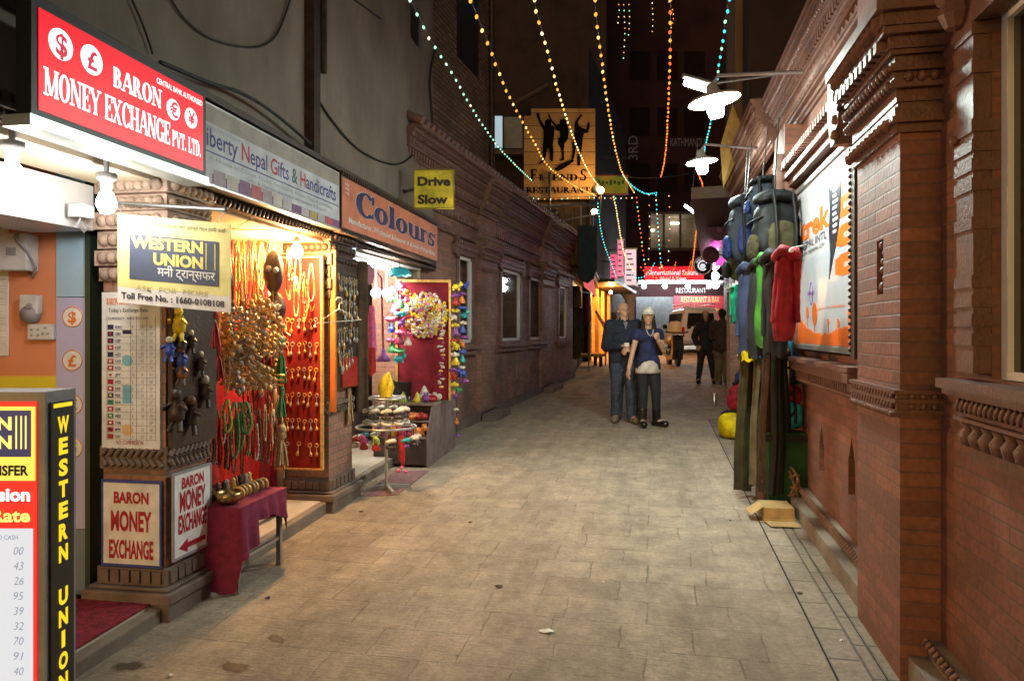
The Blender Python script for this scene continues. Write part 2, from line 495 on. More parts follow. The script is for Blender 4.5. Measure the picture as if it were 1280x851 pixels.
def organic(mb, name, mats, parent=None, loc=None, voxel=.012, smooth=6, crease=0.0, cscale=9.0):
    """closed overlapping solids fused into one smooth skin (voxel remesh)"""
    t = mb.build('work', mats, None, (0, 0, 0))
    md = t.modifiers.new('r', 'REMESH'); md.mode = 'VOXEL'; md.voxel_size = voxel; md.use_smooth_shade = True
    ms = t.modifiers.new('s', 'SMOOTH'); ms.factor = .5; ms.iterations = smooth
    COL.objects.unlink(t)
    me = evalmesh(t)
    old = t.data
    bpy.data.objects.remove(t); bpy.data.meshes.remove(old)
    base = Vector(loc) if loc is not None else Vector((0, 0, 0))
    if parent is not None: base = LOC.get(parent.name, Vector((0, 0, 0)))
    me.name = name
    if crease:
        nrm = [v.normal.copy() for v in me.vertices]
        for v, nv in zip(me.vertices, nrm):
            q = v.co * cscale
            n_ = abs(mnoise.noise(q)) + .5 * abs(mnoise.noise(q * 2.3 + Vector((3, 1, 7))))
            v.co += nv * crease * (.45 - 1.6 * (.5 - n_ if n_ < .5 else 0) * .6)
    me.transform(Matrix.Translation(-base))
    if not isinstance(mats, (list, tuple)): mats = [mats]
    me.materials.clear()
    for m in mats: me.materials.append(m)
    me.polygons.foreach_set('use_smooth', [True] * len(me.polygons)); me.polygons.foreach_set('material_index', [0] * len(me.polygons))
    o = bpy.data.objects.new(name, me); COL.objects.link(o)
    if parent is not None: adopt(o, parent)
    else: o.location = base
    LOC[o.name] = base
    return o
def capsule(mb, a, b, ra, rb, n=12, flat=1.0, axis=None, m=0):
    """closed tapered limb with round ends; flat squashes it along 'axis'"""
    a, b = Vector(a), Vector(b); d = b - a; L = d.length
    t = d.normalized() if L > 1e-6 else Vector((0, 0, 1))
    e = Vector(axis).normalized() if axis else (t.cross(Vector((0, 1, 0))) if abs(t.y) < .9 else t.cross(Vector((1, 0, 0)))).normalized()
    e = (e - t * e.dot(t)).normalized(); f = t.cross(e)
    rows = []
    for k in range(4): q = -PI / 2 + k * PI / 6 + .02; rows.append((a + t * ra * math.sin(q), ra * math.cos(q)))
    rows.append((a, ra))
    rows.append((b, rb))
    for k in range(1, 4): q = k * PI / 6 - .02 * (k == 3); rows.append((b + t * rb * math.sin(q), rb * math.cos(q)))
    pts = [[c + (e * math.cos(j * 2 * PI / n) * flat + f * math.sin(j * 2 * PI / n)) * r for j in range(n)] for c, r in rows]
    mb.grid(pts, m, True, closed=True)
    mb.face(list(reversed(pts[0])), m); mb.face(pts[-1], m)
    return mb
def sag(a, b, drop, n=16):
    a, b = Vector(a), Vector(b)
    return [a.lerp(b, i / n) + Vector((0, 0, -drop * 4 * (i / n) * (1 - i / n))) for i in range(n + 1)]
# ---------------------------------------------------------------- shared materials
M = {}
M['brick'] = brick('glazed_brick', (.27, .093, .052), (.15, .055, .034), (.14, .07, .047), .24, .062, .005, .58, .5, (.11, .06, .042), grime=.8, distort=.012)
M['brick_dark'] = brick('weathered_brick', (.42, .205, .145), (.27, .145, .105), (.24, .165, .125), .22, .06, .006, .6, .6, (.06, .042, .035), grime=.7)
M['brick_old'] = brick('rough_brick', (.42, .24, .13), (.27, .155, .09), (.13, .09, .065), .24, .07, .012, .85, 1.0, (.05, .035, .025), grime=.6, distort=.03)
M['terracotta'] = mat('carved_terracotta', (.17, .075, .05), .5, 0, .3, 9, .35, 60, c2=(.10, .045, .033))
M['terracotta_dark'] = mat('dark_terracotta', (.25, .135, .10), .55, 0, .3, 9, .35, 60, c2=(.13, .075, .06))
M['wood_dark'] = mat('dark_carved_wood', (.065, .036, .022), .5, 0, .3, 14, .3, 50, c2=(.035, .02, .013))
M['concrete'] = mat('stained_render', (.285, .24, .195), .9, 0, .3, 1.5, .55, 14, c2=(.16, .13, .10), stretch=(1.1, 1.1, .7))
M['plinth'] = mat('worn_concrete', (.25, .20, .15), .85, 0, .3, 5, .5, 30, c2=(.16, .12, .09))
M['stone_base'] = mat('worn_stone', (.20, .15, .12), .8, 0, .3, 5, .5, 30, c2=(.12, .085, .07))
M['metal'] = mat('aluminium', (.6, .6, .58), .35, .9, .1, 8)
M['steel'] = mat('grey_steel', (.35, .35, .36), .4, .8, .15, 8)
M['black'] = mat('black_paint', (.012, .012, .013), .45, 0, .2, 8)
M['white'] = mat('white_paint', (.78, .76, .72), .5, 0, .06, 4)
M['cream'] = mat('cream_ceiling', (.72, .62, .46), .7, 0, .08, 3)
M['wire'] = mat('cable_black', (.015, .013, .012), .6, 0, .2)
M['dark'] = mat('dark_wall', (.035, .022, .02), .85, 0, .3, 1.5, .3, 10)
M['gold'] = mat('brass', (.75, .48, .16), .3, .95, .2, 20, .2, 80)
M['glass'] = mat('window_glass', (.02, .022, .024), .04, 0, .05, 3, spec=.8, alpha=.35)

# ---------------------------------------------------------------- road and gutter
def road_material():
    m, nt, b = _nt('stone_paving')
    uv = nt.nodes.new('ShaderNodeUVMap'); geo = nt.nodes.new('ShaderNodeNewGeometry')
    N = nt.nodes.new; L = nt.links.new
    w = N('ShaderNodeTexNoise'); w.inputs['Scale'].default_value = 4.5; w.inputs['Detail'].default_value = 5
    L(geo.outputs['Position'], w.inputs['Vector'])
    ad = N('ShaderNodeVectorMath'); ad.operation = 'MULTIPLY_ADD'; ad.inputs[1].default_value = (.055, .05, 0)
    L(w.outputs[1], ad.inputs[0]); L(uv.outputs[0], ad.inputs[2])
    bt = N('ShaderNodeTexBrick'); bt.offset = .37; bt.offset_frequency = 2; bt.squash = .8; bt.squash_frequency = 3
    bt.inputs['Scale'].default_value = 1; bt.inputs['Brick Width'].default_value = .43; bt.inputs['Row Height'].default_value = .29
    bt.inputs['Mortar Size'].default_value = .005; bt.inputs['Mortar Smooth'].default_value = .9; bt.inputs['Bias'].default_value = 0
    bt.inputs['Color1'].default_value = (.52, .415, .305, 1); bt.inputs['Color2'].default_value = (.40, .315, .228, 1); bt.inputs['Mortar'].default_value = (.38, .31, .235, 1)
    L(ad.outputs[0], bt.inputs['Vector'])
    d = N('ShaderNodeTexNoise'); d.inputs['Scale'].default_value = .9; d.inputs['Detail'].default_value = 9; d.inputs['Roughness'].default_value = .68
    L(geo.outputs['Position'], d.inputs['Vector'])
    dm = N('ShaderNodeMapRange'); dm.inputs[1].default_value = .35; dm.inputs[2].default_value = .62
    L(d.outputs[0], dm.inputs[0])
    mx = N('ShaderNodeMix'); mx.data_type = 'RGBA'; mx.inputs[7].default_value = (.48, .385, .285, 1)
    md = N('ShaderNodeMath'); md.operation = 'MULTIPLY'; md.inputs[1].default_value = .75
    L(dm.outputs[0], md.inputs[0]); L(md.outputs[0], mx.inputs[0]); L(bt.outputs[0], mx.inputs[6])
    # chisel marks and grain
    mp = N('ShaderNodeMapping'); mp.inputs['Scale'].default_value = (6, 38, 1); L(uv.outputs[0], mp.inputs['Vector'])
    g = N('ShaderNodeTexNoise'); g.inputs['Scale'].default_value = 1.6; g.inputs['Detail'].default_value = 6; g.inputs['Roughness'].default_value = .7
    L(mp.outputs[0], g.inputs['Vector'])
    gf = N('ShaderNodeTexNoise'); gf.inputs['Scale'].default_value = 45; gf.inputs['Detail'].default_value = 6; gf.inputs['Roughness'].default_value = .75
    L(geo.outputs['Position'], gf.inputs['Vector'])
    gr = N('ShaderNodeMapRange'); gr.inputs[1].default_value = .3; gr.inputs[2].default_value = .7; gr.inputs[3].default_value = .68; gr.inputs[4].default_value = 1.18
    L(gf.outputs[0], gr.inputs[0])
    m2 = N('ShaderNodeMix'); m2.data_type = 'RGBA'; m2.blend_type = 'MULTIPLY'; m2.inputs[0].default_value = .7
    L(mx.outputs[2], m2.inputs[6]); L(gr.outputs[0], m2.inputs[7])
    st = N('ShaderNodeTexNoise'); st.inputs['Scale'].default_value = 3.1; st.inputs['Detail'].default_value = 4
    L(geo.outputs['Position'], st.inputs['Vector'])
    sr = N('ShaderNodeMapRange'); sr.inputs[1].default_value = .6; sr.inputs[2].default_value = .8; sr.inputs[4].default_value = .45
    L(st.outputs[0], sr.inputs[0])
    m3 = N('ShaderNodeMix'); m3.data_type = 'RGBA'; m3.inputs[7].default_value = (.17, .135, .105, 1)
    L(sr.outputs[0], m3.inputs[0]); L(m2.outputs[2], m3.inputs[6])
    b2 = N('ShaderNodeTexBrick'); b2.offset = .37; b2.offset_frequency = 2; b2.squash = .8; b2.squash_frequency = 3
    for k, v in (('Scale', 1), ('Brick Width', .43), ('Row Height', .29), ('Mortar Size', .03), ('Mortar Smooth', 1.0)): b2.inputs[k].default_value = v
    L(ad.outputs[0], b2.inputs['Vector'])
    en = N('ShaderNodeTexNoise'); en.inputs['Scale'].default_value = 9; en.inputs['Detail'].default_value = 8; en.inputs['Roughness'].default_value = .75
    L(geo.outputs['Position'], en.inputs['Vector'])
    e1 = N('ShaderNodeMath'); e1.operation = 'MULTIPLY'; L(b2.outputs[1], e1.inputs[0]); L(en.outputs[0], e1.inputs[1])
    e2 = N('ShaderNodeMapRange'); e2.inputs[1].default_value = .44; e2.inputs[2].default_value = .6; e2.inputs[4].default_value = .45; L(e1.outputs[0], e2.inputs[0])
    m4 = N('ShaderNodeMix'); m4.data_type = 'RGBA'; m4.inputs[7].default_value = (.15, .118, .09, 1)
    L(e2.outputs[0], m4.inputs[0]); L(m3.outputs[2], m4.inputs[6])
    sp = N('ShaderNodeMapping'); sp.inputs['Scale'].default_value = (2.4, .5, 1); L(uv.outputs[0], sp.inputs['Vector'])
    sn = N('ShaderNodeTexNoise'); sn.inputs['Scale'].default_value = 1.0; sn.inputs['Detail'].default_value = 10; sn.inputs['Roughness'].default_value = .72; L(sp.outputs[0], sn.inputs['Vector'])
    s2 = N('ShaderNodeMapRange'); s2.inputs[1].default_value = .34; s2.inputs[2].default_value = .68; s2.inputs[3].default_value = .7; s2.inputs[4].default_value = 1.2; L(sn.outputs[0], s2.inputs[0])
    m5 = N('ShaderNodeMix'); m5.data_type = 'RGBA'; m5.blend_type = 'MULTIPLY'; m5.inputs[0].default_value = 1.0
    L(m4.outputs[2], m5.inputs[6]); L(s2.outputs[0], m5.inputs[7]); 
    mo = N('ShaderNodeTexNoise'); mo.inputs['Scale'].default_value = 6; mo.inputs['Detail'].default_value = 9; mo.inputs['Roughness'].default_value = .78; L(geo.outputs['Position'], mo.inputs['Vector'])
    mr = N('ShaderNodeMapRange'); mr.inputs[1].default_value = .36; mr.inputs[2].default_value = .64; mr.inputs[3].default_value = .72; mr.inputs[4].default_value = 1.16; L(mo.outputs[0], mr.inputs[0])
    m6 = N('ShaderNodeMix'); m6.data_type = 'RGBA'; m6.blend_type = 'MULTIPLY'; m6.inputs[0].default_value = 1.0
    L(m5.outputs[2], m6.inputs[6]); L(mr.outputs[0], m6.inputs[7]); L(m6.outputs[2], b.inputs['Base Color'])
    b.inputs['Roughness'].default_value = .72
    j = N('ShaderNodeMath'); j.operation = 'MULTIPLY'; j.inputs[1].default_value = -.62; L(bt.outputs[1], j.inputs[0])
    jm = N('ShaderNodeMath'); jm.operation = 'SUBTRACT'; jm.inputs[0].default_value = 1.15; L(dm.outputs[0], jm.inputs[1])
    j2 = N('ShaderNodeMath'); j2.operation = 'MULTIPLY'; L(j.outputs[0], j2.inputs[0]); L(jm.outputs[0], j2.inputs[1])
    a1 = N('ShaderNodeMath'); a1.operation = 'MULTIPLY_ADD'; a1.inputs[1].default_value = 1.1; L(g.outputs[0], a1.inputs[0]); L(j2.outputs[0], a1.inputs[2])
    a2 = N('ShaderNodeMath'); a2.operation = 'MULTIPLY_ADD'; a2.inputs[1].default_value = .8; L(gf.outputs[0], a2.inputs[0]); L(a1.outputs[0], a2.inputs[2])
    bp = N('ShaderNodeBump'); bp.inputs['Strength'].default_value = 1.0; bp.inputs['Distance'].default_value = .022
    L(a2.outputs[0], bp.inputs['Height']); L(bp.outputs[0], b.inputs['Normal'])
    return m
M['road'] = road_material()
mb = MB()
cs = [(-60, -30), (60, -30), (60, 120), (-60, 120)]
a_ = rad(-11)
mb.face([(x, y, zg(y)) for x, y in cs], 0, [(x * math.cos(a_) + y * math.sin(a_), -x * math.sin(a_) + y * math.cos(a_)) for x, y in cs])
tag(mb.build('road', M['road']), kind='structure')
M['gutter'] = brick('gutter_slabs', (.34, .27, .20), (.24, .19, .145), (.12, .095, .07), .33, .27, .007, .85, .9, (.12, .09, .065), grime=.6)
mb = MB()
for a, b, lift in ((.13, .20, .006), (.215, .415, .004)):
    rows = []
    for v in (a, b): rows.append([WR(u, v, WR.g(u, v) + lift) for u in (-11, 3)])
    mb.face([rows[0][0], rows[0][1], rows[1][1], rows[1][0]], 0, [(-11, a), (3, a), (3, b), (-11, b)])
mb2 = MB()
for v, w_ in ((.42, .010), (.208, .006)):
    mb2.face([WR(-11, v - w_ / 2, WR.g(-11, v) + .002), WR(3, v - w_ / 2, WR.g(3, v) + .002), WR(3, v + w_ * .5, WR.g(3, v) + .002), WR(-11, v + w_ * .5, WR.g(-11, v) + .002)])
go = tag(mb.build('gutter_cover', M['gutter']), kind='structure')
tag(mb2.build('gutter_gap', mat('gutter_gap_dirt', (.02, .016, .012), .9)), kind='structure')  # dark strips drawn along the slab gaps

# ---------------------------------------------------------------- ornament helpers
def beads(mb, fr, u0, u1, v, z, r, step, m=0, slant=0.0, n=6, k=4):
    if u0 > u1: u0, u1 = u1, u0
    c = int((u1 - u0) / step)
    for i in range(c):
        u = u0 + (i + .5) * (u1 - u0) / c
        if slant:
            a = fr(u - slant, v, z - r * .9); b = fr(u + slant, v, z + r * .9)
            mb.tube([a.lerp(b, q) for q in (0, .3, .7, 1)], [r * .35, r * .6, r * .6, r * .35], 5, m)
        else: mb.ball(fr(u, v, z), r, m, n, k)
def dentils(mb, fr, u0, u1, v0, v1, z0, z1, step, duty=.55, m=0):
    if u0 > u1: u0, u1 = u1, u0
    c = max(1, int((u1 - u0) / step)); st = (u1 - u0) / c
    for i in range(c): mb.box(fr, u0 + i * st, u0 + (i + duty) * st, v0, v1, z0, z1, m)
def leafrow(mb, fr, u0, u1, v, z0, z1, step, m=0, d=.02):
    """row of carved pointed leaves hanging from a moulding"""
    if u0 > u1: u0, u1 = u1, u0
    c = max(1, int((u1 - u0) / step)); st = (u1 - u0) / c
    for i in range(c):
        a, b = u0 + i * st, u0 + (i + .92) * st; mid = (a + b) / 2
        mb.face([fr(a, v, z1), fr(mid, v + d, z0 + .3 * (z1 - z0)), fr(mid, v + d, z1)], m)
        mb.face([fr(mid, v + d, z1), fr(mid, v + d, z0 + .3 * (z1 - z0)), fr(b, v, z1)], m)
        mb.face([fr(a, v, z1), fr(mid, v, z0), fr(mid, v + d, z0 + .3 * (z1 - z0))], m)
        mb.face([fr(mid, v + d, z0 + .3 * (z1 - z0)), fr(mid, v, z0), fr(b, v, z1)], m)
def cornice(mb, fr, u0, u1, z0, s=1.0, v0=0.0, ends=True, sv=None):
    """stack of carved courses stepping out to the street; about .42*s high and .36*s deep"""
    e = .004; sv = sv or s
    lay = [(.035, 0, .03), (.05, .03, .062), (.11, .062, .085), (.13, .085, .16), (.19, .16, .18), (.215, .18, .235), (.27, .235, .262), (.29, .262, .315), (.345, .315, .35), (.375, .35, .385)]
    for v, a, b in lay: mb.box(fr, u0 - v * sv * .25 * ends, u1 + v * sv * .25 * ends, v0 - .02, v0 + v * sv, z0 + a * s + e / 4, z0 + b * s)
    beads(mb, fr, u0, u1, v0 + .055 * sv, z0 + .045 * s, .016 * s, .036 * s, slant=.010 * s)
    leafrow(mb, fr, u0, u1, v0 + .132 * sv, z0 + .09 * s, z0 + .158 * s, .09 * s, d=.02 * s)
    dentils(mb, fr, u0, u1, v0 + .21 * sv, v0 + .245 * sv, z0 + .186 * s, z0 + .232 * s, .06 * s)
    beads(mb, fr, u0, u1, v0 + .292 * sv, z0 + .29 * s, .022 * s, .045 * s)
    beads(mb, fr, u0, u1, v0 + .35 * sv, z0 + .332 * s, .014 * s, .034 * s, slant=.009 * s)
def niche(fr, u, z0, w, h):
    """pointed loophole outline"""
    return [(u - w / 2, z0), (u + w / 2, z0), (u + w / 2, z0 + h * .62), (u + w * .34, z0 + h * .66), (u + w * .34, z0 + h * .72), (u + w * .16, z0 + h * .86), (u, z0 + h), (u - w * .16, z0 + h * .86), (u - w * .34, z0 + h * .72), (u - w * .34, z0 + h * .66), (u - w / 2, z0 + h * .62)]

# ---------------------------------------------------------------- brick gallery
gal = thing('brick_building', 'low glazed red brick building with heavy carved cornice behind the trekking poster', 'building', WR(-5, 0, zg(5)))
uE = WR.hit(931, 420)[0]            # far corner
HZ = 3.74
ut1, zt1 = WR.hit(1000, 240); ut0, zt0 = WR.hit(1063, 441, .09)
ztop = WR.hit(1001, 240)[1]; zbot = WR.hit(1030, 438)[1]
uw1 = WR.hit(1217, 300, .06)[0]
zw1 = WR.hit(1250, 14, -.03)[1]; zw0 = WR.hit(1250, 474, -.02)[1]
n1 = WR.hit(1027, 590); n2 = WR.hit(1064.5, 621)
wall = MB()
holes = [[(ut1 - .02, zbot - .02), (ut0 + .02, zbot - .02), (ut0 + .02, ztop + .02), (ut1 - .02, ztop + .02)],
         [(uw1, zw0), (-.6, zw0), (-.6, zw1), (uw1, zw1)]]
wall.prism(WR, [(uE, WR.g(uE) - .1), (.9, WR.g(.9) - .1), (.9, HZ - .3), (uE, HZ - .3)], -.3, 0, 0, holes=holes + [niche(WR, n1[0], n1[1], .15, .34), niche(WR, n2[0], n2[1], .16, .37), niche(WR, -2.03, .66, .16, .4)], hd=.13)
wall.build('wall', M['brick'], gal)
mb = MB(); mb.box(WR, uE + .01, .9, -1.6, -.02, HZ - .29, HZ + .03); mb.build('roof', M['terracotta_dark'], gal)
mb = MB(); cornice(mb, WR, WR.hit(985, 200)[0], .9, HZ - .43, 1.12, sv=.62); 
cornice(mb, WR, uE, WR.hit(984, 200)[0] - .03, HZ - .41, 1.12, .10, sv=.62); mb.build('cornice', M['terracotta'], gal)
# plinth: rope course and concrete skirting
mb = MB()
mb.box(WR, uE, .9, -.05, .05, -.05, .19, g=True); mb.box(WR, uE, .9, -.05, .13, -.05, .12, g=True)
mb.build('skirting', M['plinth'], gal)
mb = MB()
for i in range(210):
    u = -8.5 + i * .045
    mb.tube([WR(u - .012, .055, WR.g(u) + .15), WR(u, .066, WR.g(u) + .175), WR(u + .012, .055, WR.g(u) + .2)], [.009, .014, .009], 5)
mb.build('rope_course', M['terracotta_dark'], gal)
def pilaster(fr, u0, u1, zt, d, mats, parent, waist=None, cap=None, panel=None, s=1.0):
    if u0 > u1: u0, u1 = u1, u0
    um = (u0 + u1) / 2; zb = fr.g(um) - .1
    hs = [panel] if panel else []
    m_ = MB(); m_.prism(fr, [(u0, zb), (u1, zb), (u1, zt), (u0, zt)], -.02, d, 0, holes=hs, hd=.03); p = m_.build('pilaster', mats[0], parent)
    LOC[p.name] = LOC[parent.name]
    if waist:
        m_ = MB(); a, b = waist; h = b - a
        for k, (q0, q1, e) in enumerate(((0, .16, .012), (.16, .3, .03), (.3, .52, .018), (.52, .68, .03), (.68, .86, .018), (.86, 1, .034))):
            m_.box(fr, u0 - e, u1 + e, -.01, d + e, a + q0 * h + .001, a + q1 * h)
        for q in (.41, .77):
            beads(m_, fr, u0, u1, d + .026, a + q * h, .018 * s, .042 * s, slant=.012 * s)
            for u in (u0 - .02, u1 + .02):
                for i in range(int(d / .045)):
                    m_.ball(fr(u, .03 + i * .045, a + q * h), .017 * s, 0, 6, 4)
        beads(m_, fr, u0, u1, d + .03, a + .1 * h, .014 * s, .036 * s)
        m_.build('band', mats[1], p)
    if cap:
        m_ = MB(); a, b = cap; h = b - a
        for q0, q1, e in ((0, .07, .02), (.07, .12, .045), (.12, .2, .03), (.2, .24, .012), (.24, .34, .02), (.34, .40, .05), (.40, .47, .035), (.47, .53, .055), (.53, .6, .03), (.6, .64, .05), (.64, .74, .06), (.74, .80, .09), (.8, .9, .1), (.9, 1, .13)):
            m_.box(fr, u0 - e, u1 + e, -.01, d + e, a + q0 * h + .001, a + q1 * h)
        leafrow(m_, fr, u0 - .02, u1 + .02, d + .046, a + .01 * h, a + .115 * h, .07 * s, d=.02)
        beads(m_, fr, u0 - .04, u1 + .04, d + .05, a + .37 * h, .02 * s, .045 * s)
        beads(m_, fr, u0 - .04, u1 + .04, d + .055, a + .5 * h, .022 * s, .05 * s)
        dentils(m_, fr, u0 - .05, u1 + .05, d + .05, d + .1, a + .65 * h, a + .735 * h, .07 * s)
        leafrow(m_, fr, u0 - .08, u1 + .08, d + .1, a + .76 * h, a + .9 * h, .08 * s, d=.025)
        for u in (u0 - .05, u1 + .05):
            for i in range(3): m_.ball(fr(u, .04 + i * .05, a + .42 * h), .024 * s, 0, 6, 4)
        m_.build('capital', mats[1], p)
    return p
TB = (M['brick'], M['terracotta'])
pu0 = WR.hit(1125, 300, .16)[0]; pu1 = WR.hit(1072, 300, .16)[0]
nb = WR.hit(1100, 368, .16); nt_ = WR.hit(1100, 300, .16)
pilaster(WR, pu0, pu1, HZ - .42, .16, TB, gal, (WR.hit(1125, 525, .19)[1], WR.hit(1125, 489, .19)[1]), (WR.hit(1125, 162, .18)[1], WR.hit(1125, -6, .2)[1]),
         panel=[(nb[0] - .05, nb[1]), (nb[0] + .05, nb[1]), (nb[0] + .05, nt_[1]), (nb[0] - .05, nt_[1])])
mb = MB()
for i in range(6): mb.ball(WR(nb[0] + .012 * math.sin(i * 2), .14, nb[1] + .035 + i * (nt_[1] - nb[1] - .06) / 5), .026 - .012 * abs(math.sin(i * 1.3)), 0, 8, 5)
mb.build('carved_panel', M['terracotta'], gal)
pilaster(WR, WR.hit(968, 300, .14)[0], WR.hit(981, 300, .14)[0] , HZ - .42, .14, TB, gal)
# knobs hanging under the cornice near the camera
mb = MB()
for px, py in ((1096, 12), (1198, 6)):
    u, z = WR.hit(px, py, .07)
    mb.lathe(WR(u, .08, z - .04), [(.0, -.06), (.035, -.05), (.06, 0), (.05, .04), (.07, .06), (.07, .09)], 10)
build_pieces(mb, 'knob', M['terracotta'], gal)
# window beside the camera
win = MB()
uj = WR.hit(1196, 300, .06)[0]
win.box(WR, uj, uw1 - .004, -.02, .06, zw0 + .02, zw1 + .1); win.box(WR, uw1 - .003, -.6, -.02, .06, zw1 - .03, zw1 + .1)
for i in range(17):
    z = zw0 + .12 + i * (zw1 - zw0 - .2) / 16
    if i % 8 in (0, 1, 2, 3, 6): win.box(WR, uj - .006, uw1 + .003, -.028, .068, z, z + .045)
beads(win, WR, uj - .005, uj - .004 + .02, .07, zw0 + .9, .02, .02)
wo = win.build('window', M['terracotta'], gal); 
mb = MB(); mb.box(WR, uw1 + .002, uw1 + .05, -.075, -.03, zw0, zw1); mb.box(WR, uw1 + .05, -.6, -.075, -.03, zw1 - .05, zw1 - .001); mb.box(WR, uw1 + .05, -.6, -.075, -.03, zw0 + .001, zw0 + .03)
mb.build('frame', M['white'], wo)
mb = MB(); mb.quad(WR, uw1 + .05, -.6, zw0 + .03, zw1 - .05, -.05); mb.build('pane', mat('near_glass', (.012, .012, .012), .03, spec=.9), wo)
usl, zsl = WR.hit(1169, 472, .12)
mb = MB(); mb.box(WR, usl, .8, -.14, .12, zsl - .035, zsl); mb.box(WR, usl + .01, .8, -.01, .10, zsl - .06, zsl - .036); mb.box(WR, usl + .02, .8, -.01, .05, zsl - .14, zsl - .061)
beads(mb, WR, usl + .03, .8, .055, zsl - .10, .024, .04, slant=.014)
mb.box(WR, usl + .05, .8, -.01, .075, zsl - .155, zsl - .141)
for i in range(24):
    u = usl + .12 + i * .085
    mb.lathe(WR(u, .045, zsl - .25), [(.006, 0), (.03, .012), (.038, .045), (.022, .07), (.03, .09)], 8)
mb.box(WR, usl + .10, .8, -.01, .03, zsl - .30, zsl - .256)
mb.build('sill', M['terracotta'], wo)
# poster frame, lintel with stepped shoulders, sill
jw = .085
fo = MB(); fo.box(WR, ut1 + .002, ut0 - .002, -.05, -.03, zbot, ztop); fr_o = fo.build('poster_frame', M['wood_dark'], gal); LOC[fr_o.name] = LOC[gal.name]
for ua, ub_ in ((ut0, ut0 + jw), (ut1 - jw, ut1)):
    fo = MB(); fo.box(WR, ua + .002, ub_ - .002, -.02, .09, zbot - .02, ztop + .03)
    for i in range(34): fo.ball(WR((ua if ua == ut0 else ub_ - .01) + .005, .092, zbot + .03 + i * (ztop - zbot) / 34), .015, 0, 6, 4)
    fo.build('jamb', M['wood_dark'], fr_o)
mb = MB()
mb.box(WR, ut1 - jw - .02, ut0 + jw + .02, -.01, .11, ztop + .031, ztop + .085); mb.box(WR, ut1 - jw - .05, ut0 + jw + .05, -.01, .15, ztop + .086, ztop + .12)
mb.box(WR, ut1 - .1, ut0 + .1, -.01, .12, ztop + .121, ztop + .17)
dentils(mb, WR, ut1 - .05, ut0 + .05, .1, .17, ztop + .172, ztop + .225, .075)
mb.build('lintel', M['terracotta'], fr_o)
for uc, sg in ((ut0 + .10, 1), (ut1 - .10, -1)):
    mb = MB()
    prof = [(0, -.12), (.10, -.12), (.13, -.04), (.2, -.02), (.22, .05), (.16, .08), (.24, .11), (.24, .17), (.12, .19), (.14, .26), (.06, .28), (.05, .36), (-.08, .36), (-.1, .1), (-.06, 0)]
    mb.prism(WR, [(uc + sg * (a * .8 - .09), ztop + b * .9) for a, b in prof], -.01, .2)
    for q in ((.12, -.06), (.15, .02), (.18, .14)): mb.ball(WR(uc + sg * (q[0] * .8 - .09), .2, ztop + q[1]), .03, 0, 7, 5)
    mb.build('shoulder', M['terracotta_dark'], fr_o)
mb = MB()
us1, zs1 = WR.hit(983, 445, .14)
mb.box(WR, us1, ut0 + .17, -.02, .15, zs1 - .03, zs1); mb.box(WR, us1 + .02, ut0 + .15, -.01, .12, zs1 - .10, zs1 - .031)
mb.box(WR, us1 + .04, ut0 + .12, -.01, .06, zs1 - .2, zs1 - .101)
dentils(mb, WR, us1 + .05, ut0 + .11, .05, .085, zs1 - .16, zs1 - .11, .055); beads(mb, WR, us1 + .05, ut0 + .11, .062, zs1 - .18, .018, .04)
for k in range(3): mb.box(WR, ut0 + .05, ut0 + .168, -.01, .148 - k * .03, zs1 - .09 - k * .05, zs1 - .035 - k * .05)
mb.build('sill', M['terracotta'], fr_o)

# ---------------------------------------------------------------- rendered building with the shops
con = thing('concrete_building', 'stained grey rendered building above the three lit shop fronts', 'building', WL(4, -.5, zg(4)))
uC = WL.hit(541, 240, -.06)[0]
TOPZ = 7.5
mb = MB()
mb.box(WL, -.5, uC, -3.5, -.06, 2.52, TOPZ)
mb.build('upper_wall', M['concrete'], con)
mb = MB()
mb.box(WL, -.5, 3.98, -.4, -.002, 2.402, 2.45); mb.box(WL, 3.99, uC - .05, -.4, -.002, 2.335, 2.45); mb.box(WL, -.5, uC - .05, -.38, .03, 2.451, 2.475); mb.box(WL, -.5, uC - .05, -.38, .012, 2.476, 2.519)
beads(mb, WL, -.4, 3.98, .006, 2.427, .022, .05, slant=.014); beads(mb, WL, 4, uC - .1, .006, 2.36, .022, .05, slant=.014); dentils(mb, WL, 4, uC - .1, 0, .016, 2.39, 2.43, .05); dentils(mb, WL, -.4, uC - .1, .0, .03, 2.478, 2.515, .06)
mb.build('carved_lintel', M['wood_dark'], con)
